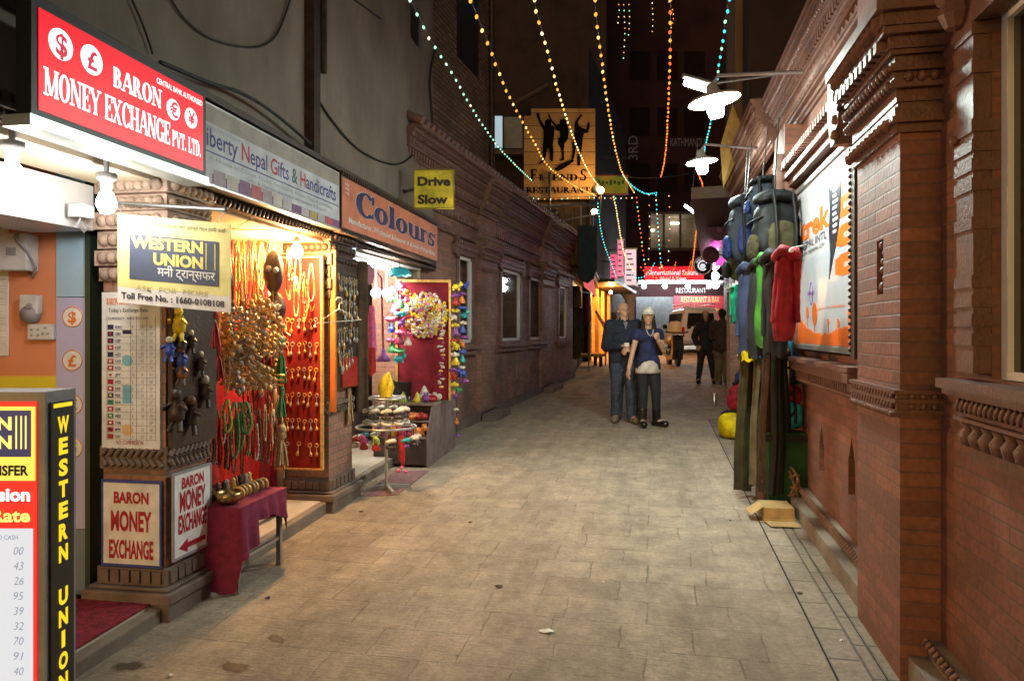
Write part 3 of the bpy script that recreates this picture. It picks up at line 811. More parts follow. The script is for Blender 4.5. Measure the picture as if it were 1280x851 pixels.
# roof edge shelf above the signs with rubble
mb = MB(); mb.box(WL, .2, uC - .2, -.05, .085, 2.875, 2.915); mb.build('ledge', M['wood_dark'], con)
p1a = WL.hit(207, 600, -.02)[0]; p1b = WL.hit(258, 560, -.02)[0]
p2a = WL.hit(411, 560, -.02)[0]; p2b = WL.hit(440, 560, -.02)[0]
for k, (a, b) in enumerate(((p1a, p1b), (p2a, p2b))):
    g0 = WL.g(a)
    mb = MB(); mb.box(WL, a, b, -.385, -.02, g0, 2.40)
    p = mb.build('pillar', M['brick_dark'], con); LOC[p.name] = LOC[con.name]
    mb = MB()
    for z0, z1, e in ((-.1, .085, .06), (.085, .145, .075), (.145, .165, .05)): mb.box(WL, a - e, b + e, -.385 - e, -.02 + e, g0 + z0 + .001, g0 + z1)
    mb.build('base', M['stone_base'], p, bev=.025)
    mb = MB(); mb.box(WL, a - .02, b + .02, -.405, 0, g0 + .166, g0 + .255)
    for i in range(6):
        q = a + (i + .5) * (b - a) / 6; mb.box(WL, q - .024, q + .024, -.01, .012, g0 + .18, g0 + .245)
        q = -.385 + (i + .5) * .365 / 6; mb.box(WL, a - .034, a - .01, q - .024, q + .024, g0 + .18, g0 + .245)
    # twisted double band
    zb = g0 + .80
    mb.box(WL, a - .012, b + .012, -.397, -.008, zb - .03, zb + .09)
    for r in range(2):
        for i in range(9):
            q = a + (i + .5) * (b - a) / 9; sl = .014 * (1 if r else -1)
            mb.tube([WL(q - sl, .0, zb - .012 + r * .055), WL(q + sl, .0, zb + .022 + r * .055)], .014, 6)
            q = -.385 + (i + .5) * .365 / 9
            mb.tube([WL(a - .018, q - sl, zb - .012 + r * .055), WL(a - .018, q + sl, zb + .022 + r * .055)], .014, 6)
    mb.build('band', M['stone_base'], p)
    mb = MB()
    for j, (z0, z1, e) in enumerate(((1.86, 1.93, .015), (1.94, 2.02, .03), (2.03, 2.12, .02), (2.13, 2.22, .035), (2.23, 2.31, .02), (2.32, 2.4, .03))):
        mb.box(WL, a - e, b + e, -.385 - e, -.02 + e, z0, z1)
        for i in range(7):
            q = -.385 + (i + .5) * .365 / 7; mb.ball(WL(a - e, q, (z0 + z1) / 2), .034, 0, 7, 5)
            q = a + (i + .5) * (b - a) / 7; mb.ball(WL(q, -.02 + e, (z0 + z1) / 2), .03, 0, 7, 5)
    mb.build('capital', mat('pale_carved_plaster', (.42, .31, .24), .7, 0, .25, 12, .4, 50) if k == 0 else M['wood_dark'], p)
M['orange'] = mat('orange_wall', (.72, .27, .13), .65, 0, .06, 3)
M['lav'] = mat('lavender_panel', (.46, .45, .72), .4, 0, .05, 3)
M['sky_blue'] = mat('pale_blue_panel', (.33, .52, .68), .4, 0, .05, 3)
M['grey_blue'] = mat('grey_blue_panel', (.16, .21, .27), .4, 0, .05, 3)
M['yellow'] = mat('yellow_panel', (.72, .6, .03), .45, 0, .05, 3)
M['floor'] = mat('shop_tiles', (.62, .55, .45), .25, 0, .08, 4)
# money shop interior
FQ = FR(0, 3.93)
zfl = zg(3.8) + .085
yl = lambda px: (px - CX) / F * 3.93
zl = lambda py: EYE + (CY - py) / F * 3.93
mb = MB(); mb.box(FQ, -5.0, yl(72), -.12, 0, zfl - .1, 2.52); mb.build('orange_wall', M['orange'], con)
mb = MB(); mb.box(FQ, -5.0, yl(72) - .002, .0, .004, zl(488), zl(470)); mb.build('yellow_band', M['yellow'], con)
mb = MB(); mb.box(FQ, yl(72), yl(112), -.1, .012, zl(660), zl(372)); lp = mb.build('panel', M['lav'], con); LOC[lp.name] = LOC[con.name]
mb = MB(); mb.box(FQ, yl(72), yl(112), -.1, .0125, zl(371), 2.5); mb.build('blue_top', M['sky_blue'], lp)
mb = MB(); mb.box(FQ, yl(72), yl(112), -.1, .0125, zfl - .02, zl(661)); mb.build('grey_base', M['grey_blue'], lp)
mb = MB(); mb.box(FQ, yl(113), yl(119), -.1, .05, zfl - .02, 2.4); mb.build('door_post', mat('dark_green_metal', (.025, .05, .035), .4, .3), con)
zs0 = WL.hit(0, 267, -.42)[1]
mb = MB(); mb.box(WL, -.5, p1a - .03, -.8, -.42, zs0 , 2.36)
mb.build('shutter_housing', mat('white_sheet', (.7, .72, .74), .35, .2, .05, 4), con)
mb = MB()
mb.box(WL, -.5, p1a - .03, -.415, -.06, 2.374, 2.4); mb.box(WL, p1b + .02, p2a - .02, -1.25, -.06, 2.31, 2.334)
mb.box(WL, -.5, p1a - .1, -3.3, -.82, 2.374, 2.4)
mb.build('ceiling', M['cream'], con)
mb = MB(); mb.box(WL, p2b + .02, uC - .5, -1.5, -.06, 2.31, 2.334); mb.build('pale_ceiling', mat('bluish_ceiling', (.55, .62, .66), .5), con)
mb = MB(); mb.box(WL, -.5, p1a - .07, -3.3, -.06, -.1, .085, g=True); mb.box(WL, p1b + .07, p2a - .07, -1.3, -.06, -.1, .10, g=True); mb.box(WL, p2b + .07, uC - .5, -1.6, -.12, -.1, .10, g=True)
mb.build('shop_floor', M['floor'], con)
mb = MB(); mb.box(WL, -.5, p1a - .062, -.07, .0, -.1, .075, g=True); mb.box(WL, p1b + .062, p2a - .062, -.07, -.01, -.1, .095, g=True); mb.box(WL, p2b + .062, uC - .9, -.13, -.07, -.1, .095, g=True)
mb.build('doorstep', M['plinth'], con, bev=.012)
mb = MB(); mb.box(WL, -.5, p1a, -3.5, -3.3, 0, 2.5); mb.box(WL, p1b, p2a, -1.4, -1.25, 0, 2.5); mb.box(WL, p2b, uC - .4, -1.75, -1.6, 0, 2.5)
mb.box(WL, p1b - .1, p1b + .012, -1.25, -.4, 0, 2.4); mb.box(WL, p2a - .012, p2a + .1, -1.25, -.4, 0, 2.4); mb.box(WL, p2b - .1, p2b + .012, -1.6, -.4, 0, 2.4)
mb.box(WL, uC - .52, uC - .4, -1.6, -.1, 0, 2.4)
mb.build('back_wall', mat('warm_plaster', (.5, .38, .24), .7), con)
# drain pipe, vent hole and cables on the render
pu = WL.hit(394, 100, 0)[0]
mb = MB(); mb.box(WL, pu - .06, pu + .05, -.06, .02, 2.92, TOPZ); mb.tube([WL(pu + .1, .02, TOPZ), WL(pu + .1, .02, 3.6)], .03, 8); mb.build('drain_pipe', mat('rusty_pipe', (.05, .033, .025), .7, .3, .3, 10), con)
vu, vz = WL.hit(519, 35, -.05)
mb = MB(); mb.box(WL, vu - .14, vu + .14, -.1, -.052, vz - .16, vz + .18); mb.build('vent', M['black'], con)
def cable(pix, off, r=.008, fr=WL, name='cable', label='thin black cable', cat='cable', group=None, mt=None):
    pts = []
    for px, py in pix:
        u, z = fr.hit(px, py, off); pts.append(fr(u, off, z))
    out = []
    for i in range(len(pts) - 1):   # Catmull-Rom
        p0, p1, p2, p3 = pts[max(0, i - 1)], pts[i], pts[i + 1], pts[min(len(pts) - 1, i + 2)]
        for k in range(5):
            t = k / 5
            out.append(.5 * ((2 * p1) + (p2 - p0) * t + (2 * p0 - 5 * p1 + 4 * p2 - p3) * t * t + (3 * p1 - p0 - 3 * p2 + p3) * t ** 3))
    out.append(pts[-1])
    m_ = MB(); m_.tube(out, r, 5)
    return tag(m_.build(name, mt or M['wire'], loc=out[0]), label, cat, group)
GC = 'cables sagging over the stained render'
cable([(213, -2), (232, 25), (262, 48), (300, 59), (330, 57), (348, 40), (363, 0)], -.045, .007, label='black cable sagging in a deep loop on the top of the grey render', group=GC)
cable([(165, 0), (180, 35), (191, 68)], -.04, .006, label='short black cable dropping straight behind the red money sign', group=GC)
cable([(394, 118), (416, 152), (447, 186), (480, 203), (505, 203), (530, 178), (536, 165)], -.045, .010, label='thick cable sagging from the drain pipe to the wall corner', group=GC)
cable([(200, 78), (262, 104), (300, 116), (340, 140), (388, 180)], .02, .012, label='two thick cables lying along the top of the pale gift shop sign', group=GC)
cable([(443, 0), (476, 24)], -.03, .010, label='short stub of pipe-like cable high on the grey render', group=GC)
cable([(544, 60), (537, 100), (540, 160), (535, 240)], -.02, .016, label='bundle of black cables running down the corner of the grey render', group=GC)

# ---------------------------------------------------------------- low brick building beyond the shops
lowb = thing('brick_building', 'low dark brick building with four tall windows and a tiled cornice beyond the felt shop', 'building', WB(12, 0, zg(12)))
uB0 = uC - .75; uB1 = WB.hit(716, 465)[0]
ZC = 3.32
wins = [(573, 588), (627, 649), (662, 679), (698.5, 707)]
wh = []
for a, b in wins:
    ua, ub2 = WB.hit(a, 400)[0], WB.hit(b, 400)[0]
    wh.append((ua, ub2))
zwt = WB.hit(636, 340, 0)[1] + .02; zwb = WB.hit(636, 426, 0)[1]
nic = []
for px, py in ((629, 480), (646, 472), (661, 471), (674, 471), (698, 459), (704.5, 457)):
    u, z = WB.hit(px, py); nic.append(niche(WB, u, z, .12, .42))
mb = MB()
mb.prism(WB, [(uB0, WB.g(uB0) - .1), (uB1, WB.g(uB1) - .1), (uB1, ZC + .3), (uB0, ZC + .3)], -.3, 0, 0, holes=[[(a, zwb), (b, zwb), (b, zwt), (a, zwt)] for a, b in wh] + nic, hd=None)
mb.build('wall', M['brick_dark'], lowb)
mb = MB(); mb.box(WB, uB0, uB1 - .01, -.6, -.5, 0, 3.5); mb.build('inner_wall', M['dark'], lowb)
mb = MB(); cornice(mb, WB, uB0, uB1, ZC, 1.35, sv=.62)
mb.prism(WB, [(uB0, ZC + .52), (uB1 + .1, ZC + .52), (uB1 + .1, ZC + .57), (uB0, ZC + .57)], -.2, .30)
for i in range(int((uB1 - uB0) / .16)):
    u = uB0 + i * .16; mb.tube([WB(u, .31, ZC + .58), WB(u, -.1, ZC + .78)], .05, 6, sx=1)
mb.build('cornice', M['terracotta_dark'], lowb)
mb = MB(); mb.box(WB, uB0, uB1, -2.5, -.08, ZC + .3, ZC + .78); mb.build('roof', M['terracotta_dark'], lowb)
for a, b in ((WB.hit(604, 400, .1)[0], WB.hit(622, 400, .1)[0]), (WB.hit(680, 400, .1)[0], WB.hit(692, 400, .1)[0])):
    pilaster(WB, a, b, ZC, .07, (M['brick_dark'], M['terracotta_dark']), lowb, None, (2.5, 3.0), s=1.0)
    mb = MB(); mb.box(WB, a - .05, b + .05, .1, .30, -.05, .1, g=True); mb.build('pilaster_foot', M['stone_base'], lowb)
    mb = MB(); cornice(mb, WB, a - .05, b + .05, ZC, 1.35, .08, sv=.62); mb.build('cornice_break', M['terracotta_dark'], lowb)
mb = MB(); mb.box(WB, uB0, uB1, -.02, .07, -.05, .12, g=True); mb.build('plinth', M['stone_base'], lowb)
mb = MB(); mb.box(WB, uB0, uB1, -.01, .05, zwt + .30, zwt + .34); mb.box(WB, uB0, uB1, -.01, .04, 2.90, 2.93)
beads(mb, WB, uB0, uB1, .05, zwt + .27, .03, .07); dentils(mb, WB, uB0, uB1, .0, .06, 3.1, 3.16, .12)
mb.build('string_course', M['terracotta_dark'], lowb)
dk = mat('teal_drape', (.10, .17, .16), .8, 0, .4, 7); dk2 = mat('pale_drape', (.6, .68, .7), .8, 0, .3, 7)
for i, (a, b) in enumerate(wh):
    w = MB(); t = .10
    w.box(WB, a - t, a - .002, -.02, .02, zwb - .02, zwt + .02); w.box(WB, b + .002, b + t, -.02, .03, zwb - .02, zwt + .02)
    w.box(WB, a - t - .03, b + t + .03, -.02, .05, zwt + .021, zwt + .09); w.box(WB, a - t - .12, b + t + .12, -.02, .07, zwt + .091, zwt + .15)
    dentils(w, WB, a - t - .1, b + t + .1, .0, .085, zwt + .152, zwt + .2, .1)
    for sgn, e in ((-1, a - t), (1, b + t)):
        w.prism(WB, [(e, zwt - .05), (e + sgn * .16, zwt + .02), (e + sgn * .2, zwt + .13), (e + sgn * .1, zwt + .2), (e + sgn * .1, zwt + .3), (e, zwt + .3)], -.01, .06)
    wo = w.build('window', M['terracotta_dark'], lowb); LOC[wo.name] = LOC[lowb.name]
    f = MB(); f.box(WB, a, b, -.03, .006, zwb, zwb + .05); f.box(WB, a, b, -.03, .006, zwt - .04, zwt); f.box(WB, a, a + .05, -.03, .006, zwb + .0505, zwt - .0405); f.box(WB, b - .07, b, -.03, .02, zwb + .0505, zwt - .0405)
    f.build('frame', M['white'], wo)
    f = MB(); f.quad(WB, a + .05, b - .07, zwb + .05, zwt - .04, -.012); f.build('pane', M['glass'], wo)
    f = MB(); f.box(WB, a - .2, b + .2, -.03, .12, zwb - .09, zwb - .02); f.box(WB, a - .14, b + .14, -.01, .07, zwb - .17, zwb - .091); f.build('sill', M['terracotta_dark'], wo)
    if i in (1, 2):
        f = MB()
        for j in range(3):
            u0 = a + (b - a) * (.08 + .3 * j); u1 = u0 + (b - a) * .24
            rows = [[WB(u0 + (u1 - u0) * q / 8 * (1 - .2 * k / 6), -.28 + .03 * math.sin(q * 1.9 + j), zwt - .08 - (zwt - zwb - .2 - .1 * j) * k / 6) for q in range(9)] for k in range(7)]
            f.grid(rows, (j + i) % 2)
        f.build('display_cloth', [dk, dk2], wo)
        f = MB(); f.tube([WB(a + .1, -.16, zwt + .06), WB(b - .1, -.16, zwt + .06)], .02, 6); f.build('display_lamp', emit('lit_display', (.8, .93, 1.0), 90), wo)
# old rough brick storey rising behind the cornice, with a pipe at its corner
tow = thing('brick_storey', 'rough old brick upper storey rising in the dark behind the tiled cornice', 'building', WB(10, -.3, 3.6))
uT1 = WB.hit(612, 120, -.25)[0]
mb = MB(); mb.box(WB, uB0 - 1.5, uT1, -3.0, -.25, 3.6, 10.5); mb.build('wall', M['brick_old'], tow)
mb = MB(); mb.tube([WB(uT1 - .03, -.2, 10.4), WB(uT1 - .03, -.2, 4.15)], .05, 8); mb.build('pipe', M['wood_dark'], tow)
mb = MB(); wu, wz = WB.hit(585, 20, -.25); mb.box(WB, wu - .5, wu + .5, -.3, -.245, wz - .8, wz + 1.4); mb.build('window', M['black'], tow)
# ---------------------------------------------------------------- buildings farther down the lane
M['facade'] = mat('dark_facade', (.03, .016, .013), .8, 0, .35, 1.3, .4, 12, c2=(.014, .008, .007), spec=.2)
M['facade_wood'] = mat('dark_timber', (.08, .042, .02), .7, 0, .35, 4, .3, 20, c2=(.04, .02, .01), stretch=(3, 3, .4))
M['purple'] = mat('purple_plaster', (.22, .07, .16), .7, 0, .2, 2)
E_ = {}
def lampmat(k, c, s, sample=True):
    E_[k] = emit('lit_' + k, c, s, (.8, .8, .8), sample); return E_[k]
lampmat('street', (.84, 1.0, .92), 210); lampmat('street_bulb', (.84, 1.0, .92), 560)
lampmat('tube', (.85, 1.0, .95), 30)
lampmat('white_bulb', (1.0, .95, .87), 105)
lampmat('warm_bulb', (1.0, .56, .2), 2000)
lampmat('pink_bulb', (1.0, .86, .72), 420)
lampmat('far_white', (.85, .97, 1.0), 330)
lampmat('spot', (1.0, .6, .2), 130)
lampmat('orange_shop', (1.0, .45, .1), 2000)
lampmat('wall_bulb', (1.0, .75, .35), 60)
lampmat('magenta', (1.0, .12, .55), 26)
E_['red_sign'] = emit('lit_red_sign', (1.0, .01, .03), .75, (.03, 0, 0))
lampmat('room', (1.0, .86, .66), 10)
lampmat('cool_room', (.8, .95, 1.0), 16)

farl = thing('shop_house', 'dark narrow house with timber boards behind the hanging coats and black signboard', 'building', WF(20, 0, zg(20)))
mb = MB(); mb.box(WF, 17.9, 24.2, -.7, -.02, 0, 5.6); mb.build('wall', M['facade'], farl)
mb = MB()
for u in (18.3, 20.5, 22.4, 23.9):
    mb.box(WF, u - .12, u + .12, -.02, .06, 3.6, 5.5)
build_pieces(mb, 'timber_post', M['facade_wood'], farl)
mb = MB(); mb.box(WF, 17.95, 24.1, -.02, .5, 3.05, 3.2); mb.box(WF, 17.95, 24.1, -.02, .55, 3.21, 3.27); mb.build('awning', M['wood_dark'], farl)
mb = MB(); mb.box(WF, 18.4, 20.4, -.05, .012, .5, 2.9); mb.build('doorway', M['black'], farl)
WO = line(2.6, 24.0, 0.27, -1)
osh = thing('shop_house', 'timber fronted house with an open doorway glowing orange inside', 'building', WO(26, 0, zg(26)))
ua, ub = WO.hit(737, 440)[0], WO.hit(761, 440)[0]
zt = WO.hit(748, 362)[1]
mb = MB()
z0 = .4
mb.prism(WO, [(24.6, z0), (36, z0), (36, 11), (24.6, 11)], -.25, 0, 0, holes=[[(ua, z0 + .05), (ub, z0 + .05), (ub, zt), (ua, zt)]])
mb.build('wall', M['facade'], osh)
mb = MB(); mb.box(WO, ua - .4, ub + .4, -2.4, -2.3, z0, zt + .4); mb.box(WO, ua - .4, ub + .4, -2.3, -.26, zt + .3, zt + .4); mb.box(WO, ub + .3, ub + .4, -2.3, -.26, z0, zt + .3); mb.build('inner_wall', mat('ochre_plaster', (.6, .33, .1), .7), osh)
mb = MB()
for q in (0, .33, .66, 1): mb.box(WO, ua + (ub - ua) * q - .13, ua + (ub - ua) * q + .13, -.05, .06, z0, zt)
build_pieces(mb, 'timber_post', mat('orange_timber', (.55, .28, .07), .6, 0, .2, 5), osh)
mb = MB(); mb.ball(WO((ua + ub) / 2, -1.0, zt - .3), .09, 0, 10, 6); mb.ball(WO(ua + 1.2, .55, zt - .15), .05, 0, 10, 6); build_pieces(mb, 'bulb', E_['orange_shop'], osh)  # second bulb, outside the doorway, is added to brighten the lane
mb = MB(); mb.box(WO, ua - 1, ub + 1.6, 0, .95, zt + .06, zt + .16); mb.build('awning', M['wood_dark'], osh)
# column with a capital at the mouth of the side shop
c0 = P(787, 440, 30.5); c0.z = zg(30.5)
mb = MB(); mb.lathe(c0, [(.28, 0), (.28, .2), (.2, .3), (.2, 2.1), (.24, 2.2), (.36, 2.35), (.40, 2.5)], 12)
tag(mb.build('column', mat('grey_stone', (.35, .33, .32), .8), loc=c0), 'grey stone column with a spreading capital beyond the bald man', 'column')

FBk = FR(0, 36)
X = lambda px, Y=36: (px - CX) / F * Y
Z = lambda py, Y=36: EYE + (CY - py) / F * Y
bk = thing('hotel_building', 'tall dark red building closing the end of the lane with a lit window row', 'building', (7, 36, zg(36)))
wx0, wx1, wz0, wz1 = X(812), X(873), Z(310), Z(268)
mb = MB(); mb.prism(FBk, [(3.2, .6), (16, .6), (16, 22), (3.2, 22)], -3, 0, 0, holes=[[(wx0, wz0), (wx1, wz0), (wx1, wz1), (wx0, wz1)]], hd=1.2, hm=1)
mb.build('wall', [mat('oxblood_render', (.022, .007, .008), .85, 0, .3, .6, spec=.15), mat('pale_room', (.5, .45, .38), .8)], bk)
w = MB(); w.box(FBk, wx0 - .1, wx1 + .1, .0, .06, wz1 + .001, wz1 + .12); w.box(FBk, wx0 - .1, wx1 + .1, .0, .1, wz0 - .14, wz0 - .001)
for q in (0, .29, .63, 1): w.box(FBk, wx0 + (wx1 - wx0) * q - .05, wx0 + (wx1 - wx0) * q + .05, -.06, .03, wz0, wz1)
w.build('window_frame', M['wood_dark'], bk)
mb = MB(); mb.quad(FBk, wx0 + .02, wx1 - .02, wz0 + .01, wz1 - .01, -.03); mb.build('pane', M['glass'], bk)
mb = MB()
for px, py, w_ in ((849, 277, .5), (818, 286, .35)): mb.box(FBk, X(px) - w_ / 2, X(px) + w_ / 2, -.9, -.8, Z(py), Z(py) + .08)
build_pieces(mb, 'ceiling_lamp', E_['room'], bk)
mb = MB(); mb.box(FBk, X(794), X(898), .0, .9, Z(355), Z(352)); mb.build('canopy', mat('pale_canopy', (.6, .58, .55), .6), bk)
mb = MB()
for i in range(26):
    x0 = X(795) + (X(842) - X(795)) * i / 26
    mb.box(FBk, x0, x0 + .05, .0, .05, .95, Z(371)); mb.box(FBk, x0 + .05, x0 + .072, .0, .02, .95, Z(371))
mb.build('shutter', mat('grey_shutter', (.13, .13, .14), .5, .4), bk)
mb = MB(); mb.box(FBk, X(842), X(905), .01, .09, .95, Z(370)); bd = mb.build('menu_board', mat('red_board', (.3, .02, .035), .5), bk); LOC[bd.name] = LOC[bk.name]
mb = MB()
for i, (t, h) in enumerate((('RESTAURANT & BAR', .3), ('BEST FOOD AND MUSIC', .22), ('MOMO  PIZZA  PASTA', .2), ('ROOMS  BREAKFAST', .2))):
    mb.text(t, FBk, X(848) + .12, Z(378) - i * .5, h, .1, w=1.9)
mb.build('lettering', mat('gold_paint', (.5, .33, .1), .5), bd)
mb = MB(); mb.text('RESTAURANT', FBk, X(845), Z(366), .25, .02, w=1.5); mb.build('faded_lettering', mat('grey_paint', (.3, .28, .28), .6), bk)
mb = MB(); mb.text('KATHMANDU', FBk, X(838), Z(183), .42, .03, w=1.7); mb.text('3RD', FBk, X(797), Z(200), .5, .03, rot=PI / 2); mb.build('roof_lettering', mat('dim_paint', (.12, .11, .12), .7), bk)
mb = MB()
for k in range(3):
    for j in range(3):
        xx, zz = X(800 + 34 * j), Z(240 - 70 * k); mb.box(FBk, xx - .5, xx + .5, .0, .05, zz, zz + 1.4)
build_pieces(mb, 'dark_window', mat('dark_void', (.01, .005, .005), .95, spec=.05), bk)
t = thing('signboard', 'glowing red signboard with white writing above the row of white bulbs', 'sign', (X(843), 35.2, Z(352)))
FRs = FR(0, 35.15)
mb = MB(); mb.box(FRs, X(806, 35.15), X(880, 35.15), -.12, 0, Z(352, 35.15), Z(333, 35.15)); mb.build('panel', E_['red_sign'], t)
mb = MB(); mb.text('International Sakura', FRs, X(843, 35.15), Z(343.5, 35.15), .24, .01, w=2.3, align='c', bold=.02); mb.text('Hotel & Tours', FRs, X(842, 35.15), Z(351, 35.15), .22, .01, w=1.25, align='c', bold=.02)
mb.build('lettering', emit('lit_lettering', (1, .85, .85), .9, (.03, .03, .03)), t)
fb = None
for px, w_ in ((805, 'beside the grey column'), (831, 'second from the column'), (860, 'third from the column'), (886, 'farthest from the column')):
    c = P(px, 358, 34.9)
    t = thing('bulb_lamp', 'small white bulb under the red signboard, ' + w_, 'lamp', c, 'row of white bulbs under the red signboard')
    mb = MB(); mb.ball(c, .11, 0, 10, 6); mb.build('bulb', E_['far_white'], t)
    mb = MB(); mb.lathe(c, [(.07, .1), (.05, .16), (.02, .22), (.02, .32)], 8); mb.build('holder', M['black'], t)

# right side past the gallery
rs = thing('shop_house', 'dark house with brown boarded upper floors beyond the hanging backpacks', 'building', WS(-14, 0, zg(14)))
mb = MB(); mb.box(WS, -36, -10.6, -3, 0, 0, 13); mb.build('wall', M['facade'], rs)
mb = MB()
u0, u1 = WS.hit(896, 150, .05)[0], WS.hit(925, 150, .05)[0]
for i in range(3): mb.box(WS, -22 + i * 3.2, -19.3 + i * 3.2, 0, .12, 5.2, 12.6)
build_pieces(mb, 'boarding', mat('brown_boards', (.15, .075, .03), .75, 0, .3, 3, .3, 18, c2=(.08, .038, .017), stretch=(3, 3, .3)), rs)
mb = MB(); mb.box(WS, -16, -11.5, 0, .04, .6, 3.4); mb.build('purple_wall', M['purple'], rs)
mb = MB(); mb.box(WS, -20, -10.8, 0, .8, 3.55, 3.72); mb.build('awning', M['wood_dark'], rs)
mb = MB()
for q in (-11.2, -13.5): mb.box(WS, q - .2, q + .2, 0, .25, .1, 2.3)
build_pieces(mb, 'brick_pier', M['brick_dark'], rs)
uph = thing('upper_house', 'dark boarded upper floors rising behind the brick gallery cornice', 'building', WR(-5, -1.7, 3.5))
mb = MB(); mb.box(WR, -11, 2, -4, -1.7, 3.3, 12); mb.build('wall', M['facade'], uph)
mb = MB()
for i in range(16): mb.box(WR, -10.6 + i * .75, -10.6 + i * .75 + .16, -1.7, -1.62, 3.6, 12)
build_pieces(mb, 'timber_post', M['facade_wood'], uph)
# pendant street lamps
SHADE = mat('shade_enamel', (.3, .3, .28), .5)
def street_lamp(c, r, label, anchor, tilt):
    t = thing('street_lamp', label, 'lamp', c, 'dish lamps over the lane')
    ax = Vector((math.sin(tilt), 0, math.cos(tilt)))
    mb = MB(); mb.lathe(c, [(r, .012), (r * .96, .02), (r * .5, .045), (.05, .06), (.035, .12), (.0, .12)], 24, axis=ax, cap=False); mb.lathe(c, [(r, .012), (r * 1.02, .008), (r * 1.02, .0)], 24, axis=ax, cap=False); mb.build('shade', SHADE, t)
    mb = MB(); mb.lathe(c, [(.0, .0), (r * .98, .004)], 24, axis=ax, cap=False); mb.build('diffuser', E_['street'], t)
    mb = MB(); mb.lathe(c, [(.0, -.12), (.045, -.11), (.06, -.06), (.05, -.003)], 12, axis=ax, cap=False); mb.build('bulb', E_['street_bulb'], t)
    mb = MB(); mb.tube([c + ax * .11, c + ax * .16 + Vector((.05, 0, .02)), Vector(anchor)], .014, 6); mb.build('bracket', M['steel'], t)
street_lamp(P(893, 127, 5.0), .175, 'bigger white dish lamp on a long arm, nearer of the two over the lane', P(1003, 90, 5.05), rad(-9))
street_lamp(P(877, 203, 7.2), .15, 'smaller looking white dish lamp below and beyond the bigger dish lamp', P(950, 186, 7.3), rad(-6))
c = P(872, 108, 5.6); a, b = P(857, 103, 5.55), P(888, 113, 5.65)
t = thing('tube_lamp', 'short glowing tube lamp just above the bigger dish lamp', 'lamp', c)
mb = MB(); mb.tube([a, b], .028, 8); mb.build('tube', E_['tube'], t)
mb = MB(); mb.tube([a + Vector((-.02, 0, .05)), b + Vector((.02, 0, .05))], .022, 6); mb.tube([b + Vector((0, 0, .05)), P(985, 92, 5.8)], .009, 5); mb.build('holder', M['steel'], t)
c = P(862, 261, 30); a, b = P(856, 257, 30), P(871, 268, 30)
t = thing('tube_lamp', 'white tube lamp slanting in front of the lit window row', 'lamp', c)
mb = MB(); mb.tube([a, b], .05, 8); mb.build('tube', lampmat('tube_far', (.8, 1, .95), 40), t)
mb = MB(); mb.tube([a + Vector((0, 0, .09)), b + Vector((0, 0, .09))], .04, 6); mb.tube([(a + b) / 2 + Vector((0, 0, .09)), P(872, 180, 31)], .02, 5); mb.build('holder', M['steel'], t)
# signs and lamps on the far shops
def disc_sign(px, py, r, Y, label, mf, rim, art=None, deco=None):
    c = P(px, py, Y); t = thing('round_sign', label, 'sign', c)
    fr = FR(c.x, c.y, 0, c.z)
    mb = MB(); mb.lathe(c, [(r, -.04), (r, .04)], 28, axis=(0, -1, 0)); mb.build('disc', mf, t)
    mb = MB(); mb.tube([c + Vector((math.cos(q * 2 * PI / 28) * r, -.04, math.sin(q * 2 * PI / 28) * r)) for q in range(28)], r * .07, 6, closed=True); mb.build('rim', rim, t)
    if deco:
        mb = MB(); deco(mb, fr, r); mb.build('emblem', art, t)
    mb = MB(); mb.tube([c + Vector((r * .9, 0, 0)), c + Vector((r + .9, .3, .05))], .02, 5); mb.build('bracket', M['steel'], t)
def deco1(mb, fr, r):
    mb.lathe(fr(0, .05, 0), [(r * .28, 0), (r * .28, .02)], 16, axis=(0, -1, 0)); mb.tube([fr(r * .6 * math.cos(q * .5), .06, r * .6 * math.sin(q * .5)) for q in range(13)], r * .04, 5, closed=True)
def deco2(mb, fr, r):
    mb.tube([fr(r * .52 * math.cos(q * .35 + .5), .06, r * .52 * math.sin(q * .35 + .5)) for q in range(15)], r * .09, 5)
    mb.lathe(fr(0, .05, -r * .08), [(r * .3, 0), (r * .22, .05), (0, .06)], 14, axis=(0, -1, 0))
    for q in range(10): mb.ball(fr(r * .78 * math.cos(.5 + q * .24), .05, r * .78 * math.sin(.5 + q * .24)), r * .07, 0, 6, 4)
pl = mat('dull_plum_paint', (.16, .05, .08), .5); plr = mat('plum_rim', (.3, .12, .16), .5)
disc_sign(898, 288, .19, 13.5, 'dull purple round sign with a darker ring hanging by the pink lit wall', pl, plr, plr, deco1)
disc_sign(888, 319, .18, 16, 'second dull plum round sign hanging lower than the purple round sign', pl, plr, plr, deco1)
disc_sign(878, 332, .27, 22, 'round black and white sign with an eye-like emblem beside the bright white lamps', M['black'], mat('white_rim', (.85, .85, .88), .4), emit('lit_emblem', (.9, .9, 1), .7), deco2)
for i, py in enumerate((333, 345, 356)):
    c = P(894, py, 22.5)
    t = thing('globe_lamp', ('topmost', 'middle', 'lowest')[i] + ' glaring white globe of the three stacked beside the black and white round sign', 'lamp', c, 'white globe lamps on a shop corner')
    mb = MB(); mb.ball(c, .12, 0, 10, 6); mb.build('globe', lampmat('globe%d' % i, (.9, .97, 1), 60), t)
    mb = MB(); mb.tube([c + Vector((.11, .05, 0)), c + Vector((.9, .4, .1))], .02, 5); mb.build('bracket', M['steel'], t)
c = P(894, 312, 17); t = thing('light_strip', 'vertical pink lit strip above the white globe lamps', 'lamp', c)
mb = MB(); mb.box(FR(c.x, c.y, 0, c.z), -.05, .05, 0, .08, -.42, .5); mb.build('tube', E_['magenta'], t)
